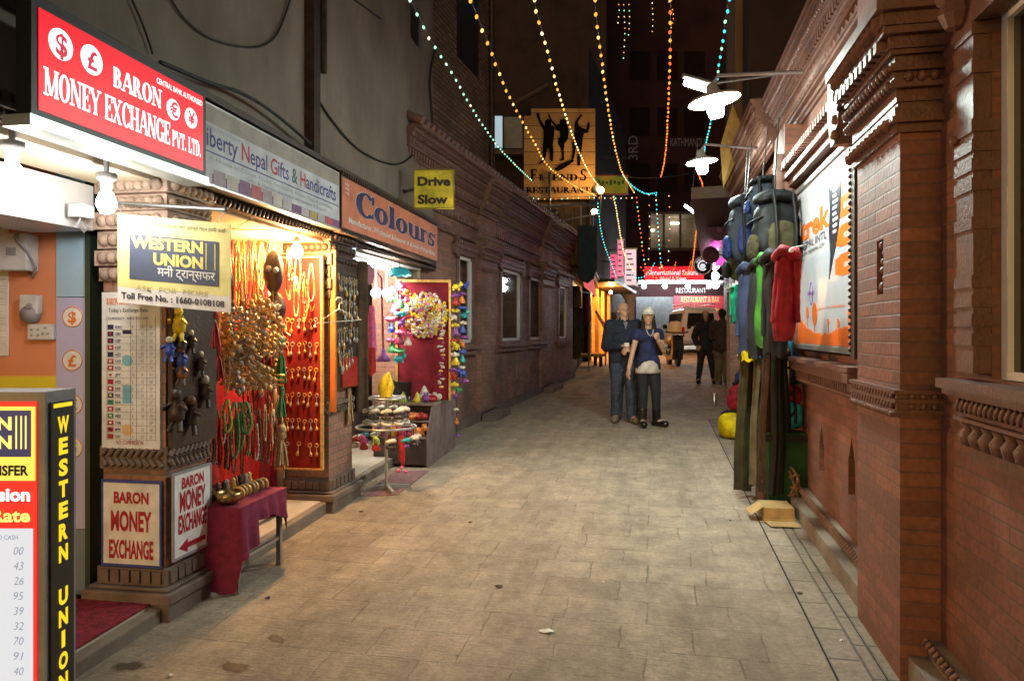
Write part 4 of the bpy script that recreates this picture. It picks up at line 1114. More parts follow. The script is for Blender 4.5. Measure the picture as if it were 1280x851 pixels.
mb = MB(); mb.box(FR(c.x, c.y, 0, c.z), -.07, .07, -.04, -.005, -.45, .53); mb.tube([c + Vector((.06, .03, .3)), c + Vector((1.2, .3, .3))], .02, 5); mb.build('backplate', M['black'], t)
c = P(901, 326, 16); t = thing('shop_awning', 'small magenta lit awning beside the vertical pink strip', 'awning', c)
mb = MB(); fr = FR(c.x, c.y, 0, c.z); mb.face([fr(-.15, .1, -.12), fr(.3, .1, -.05), fr(.42, -.4, .14), fr(-.02, -.4, .1)]); mb.face([fr(-.15, .1, -.13), fr(-.02, -.4, .09), fr(.42, -.4, .13), fr(.3, .1, -.06)]); mb.build('cover', emit('lit_magenta', (1, .1, .6), 1.0), t)  # cover glows by itself in place of pink light falling on it
mb = MB(); mb.tube([fr(.3, .1, -.05), fr(1.3, -.3, .0)], .02, 5); mb.build('arm', M['steel'], t)
# kite shaped banner
c = P(915, 185, 8.6); fr = FR(c.x, c.y, 0, c.z); k = 8.6 / F
t = thing('kite_banner', 'tall yellow brown kite shaped banner hanging beside the dish lamps', 'banner', c)
q = [fr((x - 915) * k, v, (185 - y) * k) for x, y, v in ((916, 130, .0), (897, 186, .1), (904, 236, .0), (934, 172, -.05))]; ctr = fr(0, .06, 0)
mb = MB()
for i in range(4): mb.face([q[i], q[(i + 1) % 4], ctr])
ctr2 = fr(0, -.06, 0)
for i in range(4): mb.face([q[(i + 1) % 4], q[i], ctr2])
mb.build('cloth', mat('ochre_cloth', (.42, .27, .07), .7, 0, .5, 5, .2, 20, c2=(.2, .1, .03)), t)
mb = MB(); mb.tube([q[0], P(955, 120, 8.6)], .006, 4); mb.build('cord', M['wire'], t)
# hanging dark board and bulb at the other side
c = P(735, 318, 15.5); t = thing('hanging_board', 'black hanging signboard with a rounded lower edge under the wall bulb', 'sign', c)
fr = FR(c.x, c.y, 18, c.z); k = 15.5 / F
mb = MB(); mb.prism(fr, [(-13 * k, 36 * k), (12 * k, 36 * k), (12 * k, -18 * k), (8 * k, -30 * k), (0, -36 * k), (-8 * k, -33 * k), (-13 * k, -24 * k)], -.05, 0); mb.build('board', mat('gloss_black', (.03, .05, .055), .22), t)
mb = MB()
for x in (-9 * k, 8 * k): mb.tube([fr(x, -.02, 36 * k), fr(x, -.02, 62 * k)], .012, 5)
mb.tube([fr(-14 * k, -.02, 62 * k), fr(14 * k, -.02, 62 * k)], .025, 6); mb.tube([fr(-14 * k, -.02, 62 * k), fr(-14 * k - .8, -.7, 62 * k)], .025, 6); build_pieces(mb, 'hanger', M['steel'], t)
c = P(743, 265, 19); t = thing('wall_lamp', 'bare warm bulb high on the timber house above the black board', 'lamp', c)
mb = MB(); mb.ball(c, .085, 0, 10, 6); mb.build('bulb', E_['wall_bulb'], t)
mb = MB(); mb.lathe(c, [(.06, .07), (.05, .16), (.03, .2)], 8); mb.tube([c + Vector((0, 0, .18)), c + Vector((-.5, .5, .35))], .02, 5); mb.build('holder', M['black'], t)
# lit signs by the column
for px0, px1, py0, py1, Y, col, lab, txt in ((763, 771, 318, 352, 26.5, (.9, .12, .25), 'narrow pink lit sign nearest the orange doorway', 'PUB'), (772, 779, 300, 345, 28, (1, .25, .35), 'tall narrow rosy lit sign between the pink sign and the pale sign', 'BAR'), (781, 795, 312, 356, 29.5, (1, .66, .7), 'broad pale pink lit sign above the grey column', 'SPA')):
    c = P((px0 + px1) / 2, (py0 + py1) / 2, Y); fr = FR(c.x, c.y, -12, c.z); w_ = (px1 - px0) / F * Y / 2; h_ = (py1 - py0) / F * Y / 2
    t = thing('lit_sign', lab, 'sign', c)
    mb = MB(); mb.box(fr, -w_, w_, -.15, 0, -h_, h_); mb.build('panel', emit('lit_pink', col, .75), t)
    mb = MB()
    for i in range(6):
        zz = h_ * (.8 - i * .3); mb.box(fr, -w_ * .7, w_ * (.2 + .5 * ((i * 37 % 5) / 5)), .002, .006, zz - h_ * .08, zz)
    mb.build('lettering', mat('dark_red_paint', (.25, .02, .05), .5), t)
    mb = MB(); mb.box(fr, -w_ - .04, w_ + .04, -.16, -.01, h_ + .001, h_ + .06); mb.box(fr, -w_ - .04, w_ + .04, -.16, -.01, -h_ - .06, -h_ - .001); mb.tube([fr(-w_, -.08, h_ * .5), fr(-w_ - .9, -.3, h_ * .5)], .03, 5); mb.build('frame', M['steel'], t)
# ---------------------------------------------------------------- restaurant sign standing on the roof
YF = 17.2
FF = FR(0, YF)
k = YF / F
sx = lambda px: (px - CX) * k
sz = lambda py: EYE + (CY - py) * k
t = thing('restaurant_sign', 'big plank sign with three black dancing silhouettes standing on the low roof', 'sign', (sx(700), YF, sz(250)))
wd = brick('sign_planks', (.5, .28, .09), (.4, .2, .06), (.12, .05, .02), 3.2, .31, .012, .6, .3, (.35, .18, .06), grime=.5)
mb = MB(); mb.prism(FF, [(sx(655), sz(249)), (sx(744), sz(249)), (sx(744), sz(136)), (sx(664), sz(136)), (sx(664), sz(145)), (sx(655), sz(145))], -.14, 0); mb.build('board', wd, t)
dv = lambda L: [(sx(630 + x * .1528), sz(130 + y * .1528)) for x, y in L]
f1 = [(262, 70), (285, 80), (300, 130), (330, 185), (335, 140), (360, 125), (385, 135), (385, 180), (415, 190), (410, 260), (400, 330), (405, 400), (400, 470), (380, 475), (372, 400), (362, 350), (345, 420), (325, 480), (280, 495), (300, 470), (315, 440), (318, 340), (325, 260), (320, 210), (290, 160), (270, 105)]
f2 = [(360, 95), (372, 88), (395, 140), (430, 175), (455, 165), (460, 135), (485, 122), (515, 140), (520, 185), (530, 230), (522, 290), (495, 325), (490, 380), (492, 460), (455, 470), (475, 440), (470, 380), (440, 320), (445, 285), (458, 270), (455, 225), (418, 215), (418, 185), (380, 140)]
f3 = [(632, 85), (640, 95), (603, 145), (612, 180), (640, 200), (670, 210), (685, 155), (700, 155), (700, 185), (690, 235), (655, 240), (645, 280), (640, 330), (630, 420), (620, 505), (600, 505), (598, 440), (612, 380), (606, 352), (585, 370), (575, 440), (550, 465), (562, 380), (556, 330), (565, 280), (578, 230), (575, 180), (580, 150), (600, 120)]
bar = [(410, 535), (455, 500), (520, 470), (560, 455), (575, 468), (500, 522), (440, 552)]
mb = MB()
for i, f in enumerate((f1, f2, f3, bar)): mb.prism(FF, dv(f), .0, .02 + i * .001)
VOID = mat('matt_black', (.006, .005, .004), .95, spec=.03)
mb.build('silhouettes', VOID, t)
mb = MB()
mb.text('F', FF, sx(663), sz(226), 14 * k, .012, font='f', bold=.02); mb.text('R', FF, sx(674), sz(226), 8 * k, .012, font='f', bold=.02); mb.text('IEND', FF, sx(685), sz(226), 8 * k, .012, w=38 * k, font='f', bold=.02); mb.text('S', FF, sx(725), sz(226), 14 * k, .012, font='f', bold=.02)
mb.text('RESTAURANT', FF, sx(657.5), sz(241.5), 7.5 * k, .012, w=80 * k, font='f', bold=.02)
mb.build('lettering', VOID, t)
mb = MB(); mb.tube([FF(sx(687), .06, sz(275)), FF(sx(687), .06, sz(216))], .035, 8); mb.tube([FF(sx(662), -.2, sz(290)), FF(sx(662), -.2, sz(150))], .05, 6); mb.tube([FF(sx(735), -.2, sz(290)), FF(sx(735), -.2, sz(150))], .05, 6); build_pieces(mb, 'post', M['black'], t)
rb = thing('rooftop_house', 'ochre lit brick house end under the plank restaurant sign', 'building', (sx(700), YF + .4, sz(290)))
mb = MB(); mb.box(FR(0, YF + .25), sx(640), sx(741), -2.5, 0, sz(330), sz(247)); mb.build('wall', brick('ochre_brick', (.34, .2, .07), (.26, .15, .06), (.2, .13, .06), .24, .07, .01, .8, .6), rb)
mb = MB()
for a, b in ((690, 703), (706, 716), (719, 738)): mb.box(FR(0, YF + .25), sx(a), sx(b), 0, .08, sz(330), sz(256))
build_pieces(mb, 'dark_board', M['facade_wood'], rb)
mb = MB(); mb.ball(P(693, 268, YF - .1), .13, 0, 9, 6); mb.lathe(P(693, 268, YF - .1), [(.05, -.3), (.06, -.1)], 8)
tag(mb.build('finial', M['black'], loc=P(693, 285, YF)), 'small black round finial on the roof edge under the restaurant sign', 'finial')
# back house, its shutter glowing by itself with no lamp behind
hb = thing('rear_house', 'dark house with a pale blue lit shutter half hidden by the plank sign', 'building', P(632, 190, 22))
fr = FR(0, 22); k2 = 22 / F
mb = MB(); mb.box(fr, (560 - CX) * k2, (664 - CX) * k2, -3, 0, 3, EYE + (CY - 128) * k2); mb.box(fr, -9, (790 - CX) * k2, -9, -6, 3, 24); mb.build('wall', M['facade'], hb)  # tall slab behind the house is added to hide the sky glow
mb = MB(); mb.box(fr, (617 - CX) * k2, (628 - CX) * k2, .0, .06, EYE + (CY - 185) * k2, EYE + (CY - 146) * k2); mb.build('shutter', emit('lit_shutter', (.55, .8, 1), .42), hb)
mb = MB(); mb.box(fr, (630 - CX) * k2, (653 - CX) * k2, .0, .05, EYE + (CY - 186) * k2, EYE + (CY - 147) * k2); mb.build('window', mat('dim_glass', (.05, .05, .045), .15), hb)
mb = MB(); mb.box(fr, (612 - CX) * k2, (657 - CX) * k2, .0, .3, EYE + (CY - 196) * k2, EYE + (CY - 190) * k2); mb.tube([P(648, 128, 21.5), P(688, 106, 20)], .09, 6); mb.build('ledge', M['facade_wood'], hb)
# second lit board and its flood lamp
c = P(763, 231, 20.5); k3 = 20.5 / F; fr = FR(c.x, c.y, 0, c.z)
t = thing('signboard', 'green and yellow painted board lit by a flood lamp beside the restaurant sign', 'sign', c)
mb = MB(); mb.box(fr, -20 * k3, 22 * k3, -.1, 0, -11 * k3, 11 * k3); mb.build('board', mat('green_yellow_paint', (.16, .4, .06), .6, 0, .3, 2.2, c2=(.75, .5, .05)), t)
mb = MB(); mb.box(fr, -21 * k3, 23 * k3, -.11, .02, 11 * k3, 12 * k3); mb.box(fr, -21 * k3, 23 * k3, -.11, .02, -12 * k3, -11 * k3); mb.tube([fr(-20 * k3, -.05, 5 * k3), fr(-60 * k3, .2, 5 * k3)], .04, 6); mb.build('frame', mat('red_frame', (.4, .05, .03), .5), t)
mb = MB()
for i in range(7): mb.box(fr, (-16 + i * 5) * k3, (-13 + i * 5) * k3, .004, .01, (1 - i % 2 * 1.5) * k3, (6 - i % 3) * k3)
mb.build('lettering', mat('dark_green_paint', (.03, .12, .02), .5), t)
c = P(749, 238, 16.6); t = thing('flood_lamp', 'glaring yellow flood lamp shining on the plank restaurant sign', 'lamp', c)
aim = (Vector((sx(698), YF, sz(195))) - c).normalized()
mb = MB(); mb.lathe(c - aim * .1, [(.04, 0), (.08, .04), (.15, .2), (.15, .22)], 12, axis=aim, cap=False); mb.build('housing', M['steel'], t)
mb = MB(); mb.lathe(c + aim * .02, [(.0, .06), (.09, .04), (.11, .0)], 12, axis=aim, cap=False); mb.ball(c + Vector((.02, -.12, -.02)), .07, 0, 8, 5); mb.build('bulb', E_['spot'], t)
mb = MB(); mb.tube([c - aim * .08, c + Vector((.05, .2, -.5)), c + Vector((-.8, .6, -.6))], .02, 5); mb.build('bracket', M['steel'], t)

# ---------------------------------------------------------------- strings of fairy lights
BC = {'o': (1, .42, .06), 'y': (1, .66, .22), 'r': (1, .12, .03), 'g': (.35, 1, .55), 'w': (1, .85, .55), 'c': (.05, .75, .85), 'G': (.55, 1, .75)}
BM = {k: emit('lit_fairy_' + k.lower() + ('2' if k.isupper() else ''), c, {'o': 1.25, 'y': 1.7, 'w': 1.8}.get(k, 1.5), sample=False) for k, c in BC.items()}
BME = {}
def bulbmesh(c, r):
    if (c, r) not in BME:
        m_ = MB(); m_.lathe((0, 0, 0), [(0, -r * 1.5), (r * .6, -r * 1.2), (r, -r * .3), (r * .8, r * .5), (r * .45, r * .9)], 8); m_.lathe((0, 0, 0), [(r * .47, r * .85), (r * .47, r * 1.5), (0, r * 1.55)], 6, 1)
        o = m_.build('bulb', [BM[c], M['wire']]); BME[(c, r)] = o.data; bpy.data.objects.remove(o)
    return BME[(c, r)]
def string(pix, Y0, Y1, cols, step, r, label, wire=.004, drop=0.0):
    L = [0]
    for a, b in zip(pix, pix[1:]): L.append(L[-1] + math.hypot(a[0] - b[0], a[1] - b[1]))
    pts = []
    for (px, py), l in zip(pix, L):
        q = l / L[-1]; pts.append(P(px, py, 1 / ((1 - q) / Y0 + q / Y1)))
    fine = []
    for i in range(len(pts) - 1):
        p0, p1, p2, p3 = pts[max(0, i - 1)], pts[i], pts[i + 1], pts[min(len(pts) - 1, i + 2)]
        for j in range(10):
            w_ = j / 10
            fine.append(.5 * ((2 * p1) + (p2 - p0) * w_ + (2 * p0 - 5 * p1 + 4 * p2 - p3) * w_ * w_ + (3 * p1 - p0 - 3 * p2 + p3) * w_ ** 3))
    fine.append(pts[-1])
    r *= .6; step *= .78
    t = thing('string_lights', label, 'fairy lights', pts[0], 'strings of fairy lights over the lane')
    m_ = MB(); m_.tube(fine[::2] + [fine[-1]], wire, 4); m_.build('wire', M['wire'], t)
    acc = step * .3; n = 0
    for a, b in zip(fine, fine[1:]):
        d = (b - a).length
        while acc <= d and n < 100:
            p = a.lerp(b, acc / max(d, 1e-6)); o = bpy.data.objects.new('bulb', bulbmesh(cols[n % len(cols)], r))
            COL.objects.link(o); adopt(o, t); o.location = p - pts[0] + Vector((R.uniform(-.3, .3) * r, 0, -r * 1.3)); o.rotation_euler = (R.uniform(-.4, .4), R.uniform(-.4, .4), 0)
            n += 1; acc += step * R.uniform(.88, 1.12)
        acc -= d
    return t
string([(511, -8), (516, 5), (539, 50), (564, 88), (588, 131), (609, 163), (626, 186), (647, 208), (666, 226)], 4.6, 14, 'GggwggGgg', .30, .017, 'string of pale green bulbs running along the grey and brick house corner')
string([(588, -8), (592, 9), (611, 55), (632, 109), (651, 146), (667, 175), (687, 208), (720, 232), (745, 244)], 4.8, 17, 'ooyo', .30, .021, 'string of orange bulbs slanting across the plank sign, passing its dark corner first')
string([(667, -8), (672, 19), (684, 61), (697, 110), (712, 157), (724, 189), (738, 217), (752, 236)], 5.0, 16, 'yyow', .30, .021, 'string of warm yellow bulbs crossing the silhouettes of the plank sign')
string([(743, -8), (745, 20), (751, 65), (758, 118), (765, 164), (771, 192), (778, 215), (793, 240)], 5.0, 15, 'oooy', .30, .021, 'string of orange bulbs just past the edge of the plank sign')
string([(838, -8), (838, 28), (838, 68), (836, 117), (834, 162), (831, 197), (826, 221)], 5.0, 15, 'oror', .30, .021, 'string of red and orange bulbs hanging down the middle of the black sky')
string([(912, -8), (906, 32), (900, 72), (895, 106), (889, 148), (883, 175), (880, 190)], 5.2, 12, 'ccg', .30, .02, 'string of turquoise bulbs passing behind the bigger dish lamp')
string([(873, 216), (879, 237), (874, 270), (870, 291), (867, 318), (864, 340)], 12, 18, 'rro', .11, .022, 'dense red garland hanging below the second dish lamp')
string([(778, 217), (787, 228), (797, 236), (808, 241), (821, 240)], 14, 14.5, 'c', .07, .022, 'short dense turquoise garland sagging from the flood lit board')
string([(747, 252), (750, 278), (754, 300), (760, 318), (767, 336), (770, 345)], 15, 17, 'cgc', .12, .022, 'turquoise garland hanging over the black signboard')
string([(767, 244), (771, 265), (775, 290), (780, 314), (786, 328), (792, 338)], 15, 18, 'wyy', .13, .026, 'warm white garland hanging just past the black signboard')
string([(796, 250), (799, 275), (802, 300), (805, 322), (809, 337), (816, 343), (823, 339), (826, 328)], 17, 18, 'rgor', .14, .026, 'red and green garland ending in a loop at the red signboard')
string([(820, 241), (821, 262), (823, 290), (825, 318), (828, 337)], 17, 18, 'cwc', .15, .026, 'turquoise and white garland next to the looped red and green garland')
string([(800, 332), (812, 343), (832, 348), (852, 344), (866, 332)], 16.5, 17, 'rro', .12, .026, 'long red swag of bulbs hanging across in front of the red signboard')
string([(827, 330), (834, 342), (841, 338), (845, 326)], 17.5, 18, 'or', .10, .026, 'small red loop of bulbs hanging above the red signboard')
string([(855, 340), (858, 343), (861, 335), (864, 324)], 18.5, 19, 'or', .10, .026, 'tiny hooked piece of red garland beside the black and white sign')
string([(650, 246), (690, 248), (730, 246), (768, 247), (800, 246)], 15.5, 16.5, 'wrgwo', .17, .022, 'level string of mixed red, green and white bulbs across the foot of the plank sign')
string([(786, 338), (795, 346), (806, 344), (815, 333), (819, 326)], 18, 18.5, 'c', .11, .024, 'turquoise garland looping low from the pale pink sign')
for x, y0, y1, st, lab in ((811, 238, 335, .45, 'sparse string of small yellow dots left of the lit window row'.replace('left of', 'before')), (836, 240, 330, .42, 'sparse string of small orange dots crossing the lit window row'), (880, 265, 318, .5, 'sparse string of dots beside the purple round sign')):
    string([(x, y0), (x + 1, (y0 + y1) / 2), (x - 1, y1)], 21, 22, 'yow', st, .028, lab)
for x, y0, y1, lab in ((772, -5, 30, 'first'), (779, -5, 80, 'longest'), (785, -5, 50, 'third')):
    string([(x, y0), (x + 2, (y0 + y1) / 2), (x, y1)], 26, 26, 'wogy', .28, .03, lab + ' strand of the far cluster of tiny dots high in the dark sky')
string([(815, -5), (816, 20), (815, 45)], 26, 26, 'ow', .26, .03, 'short strand of tiny dots between the far cluster and the red string')
string([(833, -5), (842, 18), (836, 42)], 25, 25, 'oyr', .2, .03, 'short zigzag strand of tiny dots behind the red string')
cable2 = lambda a, b, d, lab: tag(MB().tube(sag(a, b, d), .008, 4).build('cable', M['wire'], loc=a), lab, 'cable', 'cables strung across the lane')
cable2(P(755, 216, 17), P(905, 204, 14), .2, 'thin cable strung level across the lane below the dish lamps')
cable2(P(752, 196, 18), P(790, 196, 24), .05, 'thin cable running behind the plank sign to the end of the lane')
# ---------------------------------------------------------------- signs of the near shops
def paint(name, c, rough=.5, **k): return mat(name, c, rough, 0, .12, 9, **k)
RED = paint('sign_red', (.42, .012, .03)); NAVY = paint('sign_navy', (.016, .016, .085)); WHT = paint('sign_white', (.8, .79, .77)); BLK = M['black']
YEL = paint('sign_yellow', (.78, .7, .16)); ORG = paint('sign_orange', (.75, .2, .03)); GREY = paint('sign_grey', (.3, .3, .34))
# red light box
V = .2
b0, b1, bz0, bz1 = 2.77, 3.812, 2.423, 2.806
t = thing('lightbox_sign', 'glowing red money exchange light box over the money shop opening', 'sign', WL(3.3, .1, bz0))
mb = MB(); mb.box(WL, b0 - .03, b1 + .03, V - .07, V - .004, bz0 - .03, bz1 + .03); mb.build('casing', BLK, t)
mb = MB(); mb.box(WL, b0, b1, V - .003, V, bz0, bz1); mb.build('face_panel', emit('lit_red_face', (.86, .0, .014), .8, (.3, .0, .01)), t)
wl_ = emit('lit_white_letters', (1, .97, .96), 1.05)
W_ = b1 - b0; H_ = bz1 - bz0
mb = MB(); vv = V + .002
uu = lambda f: b0 + W_ * f
zz = lambda f: bz0 + H_ * f
mb.text('MONEY EXCHANGE', WL, uu(.02), zz(.17), H_ * .27, vv, w=W_ * .72, font='f', bold=.03)
mb.text('PVT. LTD.', WL, uu(.755), zz(.17), H_ * .2, vv, w=W_ * .225, font='f', bold=.03)
mb.text('BARON', WL, uu(.37), zz(.57), H_ * .22, vv, w=W_ * .31, font='f', bold=.03)
mb.text('CENTRAL BANK AUTHORISED', WL, uu(.645), zz(.86), H_ * .07, vv, w=W_ * .345, bold=.02)
for f, g in ((.1, .74), (.255, .74), (.765, .63), (.9, .63)): mb.lathe(WL(uu(f), V - .002, zz(g)), [(.06 if f < .5 else .05, .0), (.06 if f < .5 else .05, .0045)], 26, axis=WL.n)
mb.build('lettering', wl_, t)
mb = MB()
for f, g, s_, h in ((.1, .74, '$', .085), (.255, .74, '£', .078), (.765, .63, '€', .07), (.9, .63, '¥', .066)): mb.text(s_, WL, uu(f), zz(g) - h * .5, h, V + .005, align='c', bold=.025)
mb.build('currency_marks', emit('lit_marks', (.6, .0, .04), .8), t)
mb = MB(); mb.box(WL, b0 - .06, b1 + .02, .1, V + .02, bz0 - .075, bz0 - .032); mb.build('trim_rail', mat('pale_trim', (.55, .62, .6), .3, .5), t)
# gift shop sign
l0, l1, lz0, lz1 = 3.9, 5.80, 2.396, 2.85
V = .1
t = thing('shop_sign', 'long pale gift and handicrafts sign between the red light box and the orange sign', 'sign', WL(4.9, .05, lz0))
mb = MB(); mb.box(WL, l0, l1, -.01, V - .004, lz0, lz1); mb.build('casing', M['metal'], t)
mb = MB(); mb.box(WL, l0 + .01, l1 - .012, V - .003, V, lz0 + .012, lz1 - .11); mb.box(WL, l0 + .01, l1 - .012, V - .003, V - .001, lz1 - .109, lz1 - .012, 1); mb.build('face_panel', [mat('pale_banner', (.62, .63, .68), .45, 0, .14, 5, .5, 7), paint('grey_strip', (.36, .32, .28))], t)
mb = MB()
LW = l1 - l0; f0 = l0 + .11
blue, rd = [], []
x = f0; hh = .105; zb = lz0 + .215
import itertools
def run(words, x, z, h, v, ms, k=1.0, fr=WL, bold=.01):
    bl = {}
    for w_, m_ in words:
        tw = glyphs(w_, bold, 1.0, 's', 0)[1] * h / CAPH['s'] * k
        bl.setdefault(m_, MB()).text(w_, fr, x, z, h, v, w=tw, bold=bold); x += tw + h * .09 + (h * .33 if w_.endswith(('y', 'l', 's', '&')) and len(w_) > 0 else 0)
    return bl, x
seq = [('L', 1), ('iberty', 0), ('N', 1), ('epal', 0), ('G', 1), ('ifts', 0), ('&', 2), ('H', 1), ('andicrafts', 0)]
_, xe = run(seq, 0, 0, hh, 0, None)
bl, _ = run(seq, l0 + .03, zb, hh, V + .002, None, (LW - .06) / xe * .985)
bl[0].box(WL, l0 + .03, l1 - .02, V + .001, V + .002, zb - .035, zb - .028)
bl[0].build('blue_lettering', paint('banner_blue', (.07, .06, .26)), t); bl[1].build('red_lettering', paint('banner_red', (.55, .04, .05)), t); bl[2].build('ampersand', paint('banner_green', (.06, .12, .09)), t)
mb = MB(); mb.text('Liberty Nepal Exports', WL, l0 + .05, lz1 - .145, .026, V + .002, w=.42); mb.text('A House of Curios, Masks, Necklaces, Prayer Flags & Jewellery', WL, l0 + .12, zb - .075, .026, V + .002, w=LW * .86); mb.text('Gifts & Handicrafts items wholesaler & Export', WL, l0 + .5, zb - .115, .026, V + .002, w=LW * .6); mb.build('small_lettering', paint('faded_print', (.34, .33, .42)), t)
mb = MB(); bw = (LW - .03) / 14
mb.box(WL, l0 + .012, l1 - .014, V + .0005, V + .001, lz0 + .014, lz0 + .07, 2)
for i in range(14): mb.box(WL, l0 + .03 + i * bw, l0 + .015 + (i + 1) * bw, V + .0012, V + .002, lz0 + .016, lz0 + (.095 if i < 8 else .068), (0, 1, 3, 2, 4, 1, 3, 0, 2, 0, 5, 0, 4, 2)[i])
mb.build('picture_strip', [paint('print%d' % i, c) for i, c in enumerate(((.5, .46, .5), (.4, .3, .33), (.2, .08, .2), (.58, .52, .46), (.5, .1, .1), (.5, .36, .1)))], t)
# felt shop sign
l0, l1, lz0, lz1 = 5.835, 8.674, 2.417, 2.845
t = thing('shop_sign', 'orange shop sign with big navy lettering under the yellow drive slow plate', 'sign', WL(7.2, .05, lz0))
mb = MB(); mb.box(WL, l0, l1, -.01, V - .004, lz0, lz1); mb.build('casing', M['wood_dark'], t)
mb = MB(); mb.box(WL, l0 + .012, l1 - .012, V - .003, V, lz0 + .012, lz1 - .012); mb.build('face_panel', mat('salmon_orange', (.64, .2, .1), .5, 0, .14, 6, .25, 8), t)
mb = MB(); mb.text('Colours', WL, l0 + .28, lz0 + .165, .2, V + .003, w=2.42, font='f', bold=.085); mb.text('Manufacturer, Wholesaler & Exporter of all kinds of felt products', WL, l0 + .14, lz0 + .065, .05, V + .003, w=2.56, bold=.012)
for j in range(3): mb.text('नमस्ते', WL, l0 + .06, lz1 - .07 - j * .035, .02, V + .003, w=.09)
mb.build('white_lettering', WHT, t)
mb = MB(); mb.text('Colours', WL, l0 + .28, lz0 + .165, .2, V + .006, w=2.42, font='f', bold=.05); mb.build('navy_lettering', NAVY, t)
mb = MB(); dentils(mb, WL, l0, l1, .0, .09, lz0 - .03, lz0 - .003, .05); dentils(mb, WL, l0, l1, .0, .11, lz1 + .002, lz1 + .03, .05); build_pieces(mb, 'fringe', M['wood_dark'], t, .06)
# drive slow plate
Y_ = 7.6; fr = FR(0, Y_); k = Y_ / F; qx = lambda px: (px - CX) * k; qz = lambda py: EYE + (CY - py) * k
t = thing('road_sign', 'small yellow drive slow plate at the corner of the grey render', 'sign', (qx(542), Y_, qz(262)))
mb = MB(); mb.box(fr, qx(517), qx(567.5), -.03, 0, qz(261), qz(212)); mb.build('plate', mat('dirty_yellow', (.72, .63, .04), .5, 0, .25, 9), t)
mb = MB(); mb.text('Drive', fr, qx(542.5), qz(232), 11 * k, .003, w=41 * k, align='c', bold=.045); mb.text('Slow', fr, qx(541), qz(254.5), 11 * k, .003, w=38 * k, align='c', bold=.045); mb.build('lettering', BLK, t)
mb = MB()
for a, b, c_, d in ((517, 567.5, 261, 259.8), (517, 567.5, 213.2, 212), (517, 518.2, 259.7, 213.3), (566.3, 567.5, 259.7, 213.3)): mb.box(fr, qx(a), qx(b), .0, .012, qz(c_), qz(d))
mb.build('rim', mat('olive_rim', (.25, .22, .02), .5), t)
mb = MB(); mb.tube([fr(qx(520), -.03, qz(235)), fr(qx(500), -.25, qz(235))], .02, 6); mb.build('bracket', M['steel'], t)
# hanging transfer sign on a rod
fr = Frame(P(147, 267, 3.58), (1, .02, -.09), (.02, -1, 0))
k = 3.58 / F; SW = 140 * k; SH = 111 * k
t = thing('hanging_sign', 'pale yellow money transfer sign hanging from a rod in front of the carved pillar', 'sign', fr(SW / 2, 0, -SH))
mb = MB(); mb.box(fr, 0, SW, -.012, 0, -SH + 20 * k, 0); mb.box(fr, 0, SW, -.012, 0, -SH, -SH + 20 * k - .0005, 1); mb.build('board', [paint('soft_yellow', (.82, .76, .3)), WHT], t)
mb = MB(); mb.box(fr, 15 * k, 126 * k, .001, .003, -80 * k, -24 * k); mb.build('navy_panel', paint('slate_navy', (.055, .075, .13)), t)
mb = MB(); mb.text('WESTERN', fr, 17 * k, -40 * k, 14 * k, .005, w=90 * k, bold=.05); mb.text('UNION', fr, 107 * k, -59 * k, 14 * k, .005, w=62 * k, align='r', bold=.05)
for q in (110, 121): mb.box(fr, q * k, (q + 1.2) * k, .003, .0045, -60 * k, -27 * k)
mb.build('yellow_lettering', paint('letter_yellow', (.8, .7, .2)), t)
mb = MB(); mb.text('मनी ट्रान्सफर', fr, 50 * k, -73 * k, 11 * k, .005, w=72 * k, bold=.012); mb.build('white_lettering', WHT, t)
mb = MB(); mb.text('Toll Free No. : 1660-0108108', fr, 5 * k, -SH + 6 * k, 8 * k, .003, w=128 * k, bold=.025); mb.text('रकम पठाउन तथा प्राप्त गर्न हामी कहाँ', fr, 45 * k, -12 * k, 4.5 * k, .003, w=90 * k); mb.build('dark_lettering', paint('ink', (.03, .03, .06)), t)
mb = MB(); mb.text('ASK  FOR  MORE', fr, 22 * k, -94 * k, 7 * k, .003, w=92 * k, bold=-.012, shear=.15); mb.build('pencil_note', paint('pencil', (.42, .38, .18)), t)
mb = MB(); ra, rb_ = P(146, 254, 3.72), P(282, 262, 3.57); mb.tube([ra, rb_], .011, 8); mb.ball(rb_, .014, 0, 8, 5)
for px in (153, 277):
    a = P(px, 255 + (px - 146) * .06, 3.6); b = fr((px - 147) * k, -.006, -.012); mb.tube([a, a + Vector((.014, 0, -.02)), a.lerp(b, .5) + Vector((-.012, 0, 0)), b], .0035, 5)
mb.build('rod', M['steel'], t)
# rate sheet and the two small plates on the pillar
PF = Frame(WL(p1a, -.385, 0), WL.n, -WL.d)
t = thing('rate_sheet', 'white exchange rate sheet with a column of little flags on the carved pillar', 'notice', PF(.17, .02, .97))
mb = MB(); mb.box(PF, .005, .345, .002, .018, .978, 1.80); mb.build('board', paint('sheet_white', (.76, .78, .78)), t)
g = {c: MB() for c in ('o', 'b', 'r', 'g', 'x')}
g['o'].text('BARON MONEY EXCHANGE', PF, .035, 1.735, .034, .020, w=.26, font='f', bold=.03)
g['x'].text("Today's Exchange Rate", PF, .045, 1.695, .022, .020, w=.23)
g['b'].text('CURRENCY   RATE TO CASH', PF, .045, 1.655, .014, .020, w=.235)
g['r'].text('NO COMMISSION', PF, .17, 1.0, .022, .020, w=.16, align='c')
rows_ = 'EURO USD GBP CHF AUD CAD SGD JPY HKD DKK SEK SAR QAR AED THB MYR CNY'.split()
vals = '137 00,96 43,156 26,107 95,92 39,92 32,77 70,9 91,12 40,17 50,14 50,25 67,26 43,26 79,3 09,32 60,15 67'.split(',')
